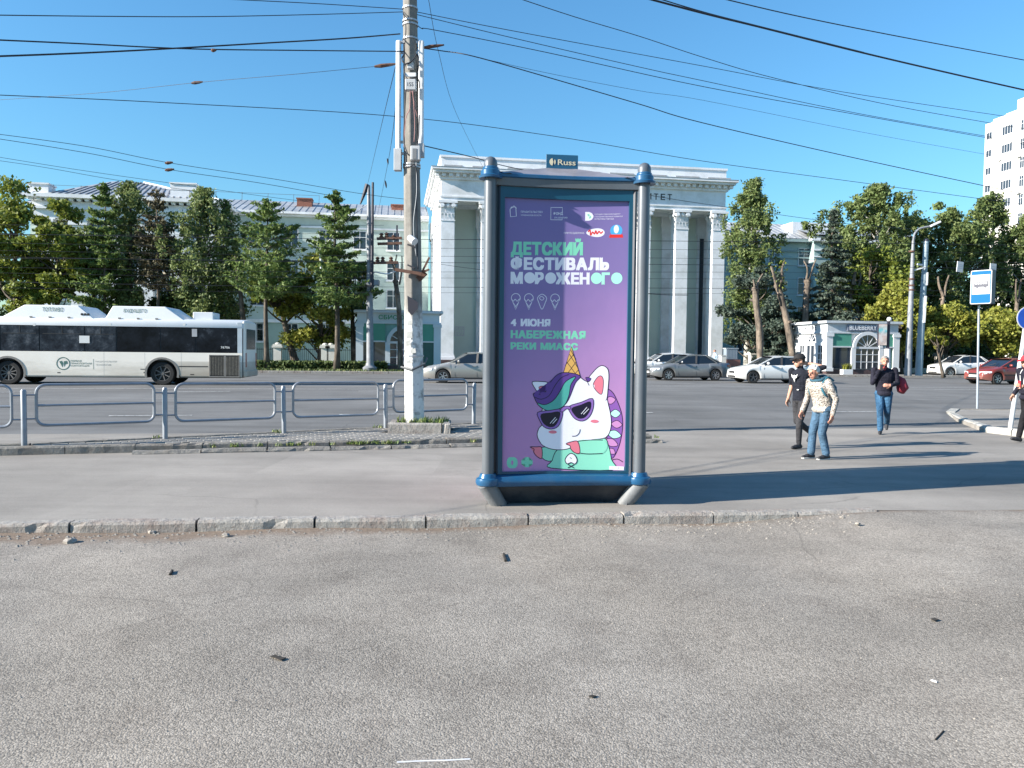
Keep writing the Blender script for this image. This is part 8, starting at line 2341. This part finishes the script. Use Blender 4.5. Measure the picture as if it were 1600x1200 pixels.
# --- man in the red cap at the edge
fc_ = gd(1604, 690)
J = dict(pelvis=(0, 0, .93), chest=(.04, 0, 1.26), neck=(.06, 0, 1.47), head=(.10, 0, 1.60), head_yaw=-.1, head_tilt=.15,
         shL=(.04, .2, 1.42), shR=(.05, -.2, 1.42), elL=(.08, .26, 1.13), wrL=(.30, .16, 1.12), elR=(-.05, -.26, 1.15), wrR=(.1, -.26, .95), hdL=(1, -.2, .2), curlL=.7,
         knL=(.20, .09, .55), anL=(.30, .08, .10), knR=(-.02, -.09, .48), anR=(-.36, -.09, .16), ftL=(1, 0, .2), ftR=(.8, 0, -.5), legw=1.05)
man_c, H = person('man in red cap and black jacket looking at a phone, cut by the right edge', (fc_.x + .02, fc_.y, 0), R(180 + 12), J, [m_skin, m_navy, m_blk, m_shoe], scale=1.0, shirt_r=1.1)
hair(H, man_c, M('dark_hair', (0.03, 0.022, 0.016), 0.8, 0, 0.2), 7, bulk=.006); cap_hat(H, man_c, m_capr)
b = MB(); b.box(.38, .395, .10, .17, 1.10, 1.23); b.build('phone', m_capr, man_c, bevel=.004)
for s_ in (1, -1): b = MB(); b.tube(catmull([(.13, s_ * .05, 1.45), (.17, s_ * .06, 1.36), (.185, s_ * .04, 1.2), (.18, s_ * .06, 1.06)], 4, False), .008, 5); b.build('white_cord', m_plate, man_c)
b = MB(); b.box(.14, .185, -.07, .07, .97, 1.03) ; b.build('jacket_hem', m_navy, man_c)
# --- passer-by far off beside the portico
fd = gd(1117, 577, GZ)
J = dict(pelvis=(0, 0, .93), chest=(.01, 0, 1.26), neck=(.02, 0, 1.47), head=(.04, 0, 1.60), shL=(0, .2, 1.42), shR=(.0, -.2, 1.42), elL=(-.08, .26, 1.15), wrL=(.05, .26, .93), elR=(.05, -.26, 1.15), wrR=(.2, -.25, .97), knL=(.14, .09, .52), anL=(.18, .08, .09), knR=(-.02, -.09, .5), anR=(-.22, -.09, .14), ftR=(.8, 0, -.4))
pd_, H = person('distant person in pale blue clothes walking before the last column', (xat(1117, 62, 1), 62, GZ), R(190), J, [m_skin, cloth('pale_blue_shirt', (0.35, 0.45, 0.55)), cloth('blue_trousers', (0.08, 0.16, 0.32)), m_shoe], voxel=.02, details=False)
hair(H, pd_, M('auburn_hair', (0.25, 0.13, 0.10), 0.8), 9, bulk=.012)
# ================================================================ street furniture by the portico
o = Vector((xat(1142, 61, 1), 61, GZ)); w_ = 61 / F
gw = thing('granite_wall', 'low reddish granite wall with a pale base behind the tail of the grey saloon', 'wall', o, KY)
MB().box(-13 * w_, 15 * w_, 0, 0.5, 0, .45).build('pale_base', m_far, gw); MB().box(-13.5 * w_, 15.5 * w_, -.05, .55, .45, .95).build('granite_top', M('red_granite', (0.20, 0.09, 0.075), 0.5, 0, 0.25, 6), gw)
cn = thing('grey_container', 'grey ribbed steel container standing on the low granite wall', 'container', (o.x + .05, o.y + .25, GZ + .95), KY)
b = MB(); b.box(-.5, .5, -.22, .3, 0, .85); b.build('box', M('container_grey', (0.25, 0.30, 0.35), 0.5, 0.2, 0.1), cn, bevel=.02)
for i in range(7): MB().box(-.44 + i * .13, -.38 + i * .13, -.245, -.219, .06, .78).build('rib', M('container_grey', (0.25, 0.30, 0.35)), cn)
MB().box(-.54, .54, -.26, .34, .85, .92).build('lid', M('container_lid', (0.36, 0.40, 0.44), 0.5), cn)
wb_ = thing('white_bollard_box', 'small white box between the distant person and the grey container', 'box', (xat(1129, 60.5, 1), 60.5, GZ), KY)
b = MB(); b.box(-.22, .22, -.2, .2, 0, 1.25); b.build('box', m_fp, wb_, bevel=.02); MB().box(-.25, .25, -.23, .23, 1.25, 1.3).build('lid', m_fp, wb_)
fb = thing('flower_box', 'white flower box with dry plants in front of the BLUEBERRY shop window', 'planter', kc + Vector((1.2, -0.5, 0)), KY)
b = MB(); b.box(-.3, .5, -.2, .2, 0, .45); b.build('trough', m_kw, fb, bevel=.02)
b = MB()
for i in range(26): blades(b, (rnd.uniform(-.25, .45), rnd.uniform(-.12, .12), .43), 3, .5, .05, rnd, .03, .5)
b.build('plants', L_gold, fb, kind='stuff')
# ================================================================ litter and stones on the lot
m_stone = M('rubble_stone', (0.30, 0.27, 0.235), 0.9, 0, 0.3, 30)
def rock(px, py, s, label, flat=.65):
    p = gd(px, py, lot_z(*gd(px, py, -.1).xy)); b = MB(); rg = random.Random(int(px * 7 + py)); n, m = 8, 5; vs_ = []
    for i in range(m + 1):
        th = math.pi * i / m
        for k_ in range(n): a = 2 * math.pi * k_ / n; r = s * rg.uniform(.75, 1.2); vs_.append((r * 1.2 * (math.sin(th) + .01) * math.cos(a), r * (math.sin(th) + .01) * math.sin(a), s * flat * (.6 - math.cos(th)) * rg.uniform(.9, 1.1)))
    b.add(vs_, [(i * n + k_, i * n + (k_ + 1) % n, (i + 1) * n + (k_ + 1) % n, (i + 1) * n + k_) for i in range(m) for k_ in range(n)]); b.build('stone', m_stone, None, loc=(p.x, p.y, p.z - s * .15), label=label, cat='stone', group='loose stones at the foot of the kerb')
rock(110, 848, .05, 'largest loose stone at the foot of the kerb, lower left'); rock(237, 833, .035, 'flat pebble lying against the kerb right of the largest stone')
rock(352, 838, .035, 'dark cornered pebble casting a shadow near the kerb, left'); rock(3, 836, .04, 'stone at the left edge of the photo below the kerb')
rock(760, 820, .025, 'small dark pebble just under the kerb joint left of the pillar'); rock(1315, 809, .02, 'pale pebble by the sunken right end of the kerb'); rock(1340, 819, .025, 'dark chip in front of the sunken kerb end')
def twig(pts, r, mat, name, label, cat):
    P_ = []
    for px, py in pts:
        q = gd(px, py, -.1); q = gd(px, py, lot_z(q.x, q.y)); q.z += r * .8; P_.append(q)
    o = P_[0].copy(); b = MB(); b.tube([p - o for p in P_], r, 6); b.build(name, mat, None, loc=o, label=label, cat=cat)
m_twig = M('dark_twig', (0.03, 0.025, 0.02), 0.9); m_paper = M('white_scrap', (0.6, 0.6, 0.62), 0.7, 0, 0)
twig([(787, 867), (788, 872), (790, 878)], .012, m_twig, 'twig', 'short upright looking dark twig below the pillar', 'twig')
twig([(269, 893), (266, 899)], .011, m_twig, 'twig', 'tiny dark twig on the lot at left', 'twig')
twig([(1461, 1157), (1468, 1150), (1474, 1143)], .004, m_twig, 'twig', 'thin dark twig near the bottom right corner', 'twig')
twig([(1455, 1064), (1464, 1067)], .0055, m_paper, 'cigarette_end', 'white cigarette end on the asphalt at lower right', 'cigarette end')
twig([(620, 1192), (660, 1190), (700, 1189), (735, 1187)], .0035, m_paper, 'white_straw', 'long thin white straw at the bottom edge of the photo', 'straw')
def scrap(pts, mat, name, label, cat):
    P_ = []
    for px, py in pts:
        q = gd(px, py, -.1); q = gd(px, py, lot_z(q.x, q.y)); q.z += .006; P_.append(q)
    o = P_[0].copy(); n = len(P_); b = MB(); b.add([p - o for p in P_] + [p - o + Vector((0, 0, .004)) for p in P_], [tuple(range(n - 1, -1, -1)), tuple(range(n, 2 * n))] + [(i, (i + 1) % n, n + (i + 1) % n, n + i) for i in range(n)]); b.build(name, mat, None, loc=o, label=label, cat=cat)
scrap([(422, 1028), (430, 1025), (436, 1028), (447, 1030), (438, 1034), (430, 1030)], m_twig, 'rubber_scrap', 'pair of black rubber scraps near the lower left of the lot', 'scrap')
scrap([(1454, 969), (1460, 967), (1467, 970), (1460, 972)], m_twig, 'flat_scrap', 'oval black scrap pressed flat on the asphalt at right', 'scrap')
scrap([(919, 1090), (926, 1088), (932, 1090), (925, 1092)], m_twig, 'leaf_scrap', 'dark leaf scrap below the middle of the lot', 'scrap')
b = MB(); rg = random.Random(12)
for i in range(420):
    x = rg.uniform(-5.2, 3.6); d = abs(rg.gauss(0.05, .28)); y = kerbx(x) - d - .02; s = rg.uniform(.006, .016); z = lot_z(x, y)
    b.add([(x - s, y - s, z), (x + s, y - s * .7, z), (x + s * .8, y + s, z), (x - s * .9, y + s * .8, z), (x + rg.uniform(-.3, .3) * s, y, z + s * 1.1)], [(0, 1, 4), (1, 2, 4), (2, 3, 4), (3, 0, 4)])
for i in range(500):
    x = rg.uniform(-4, 4); y = rg.uniform(2.6, 7); s = rg.uniform(.003, .007); z = lot_z(x, y)
    b.add([(x - s, y - s, z), (x + s, y - s * .7, z), (x + s * .8, y + s, z), (x - s * .9, y + s * .8, z), (x, y, z + s * 1.1)], [(0, 1, 4), (1, 2, 4), (2, 3, 4), (3, 0, 4)])
b.build('loose_grit', m_stone, kind='stuff')
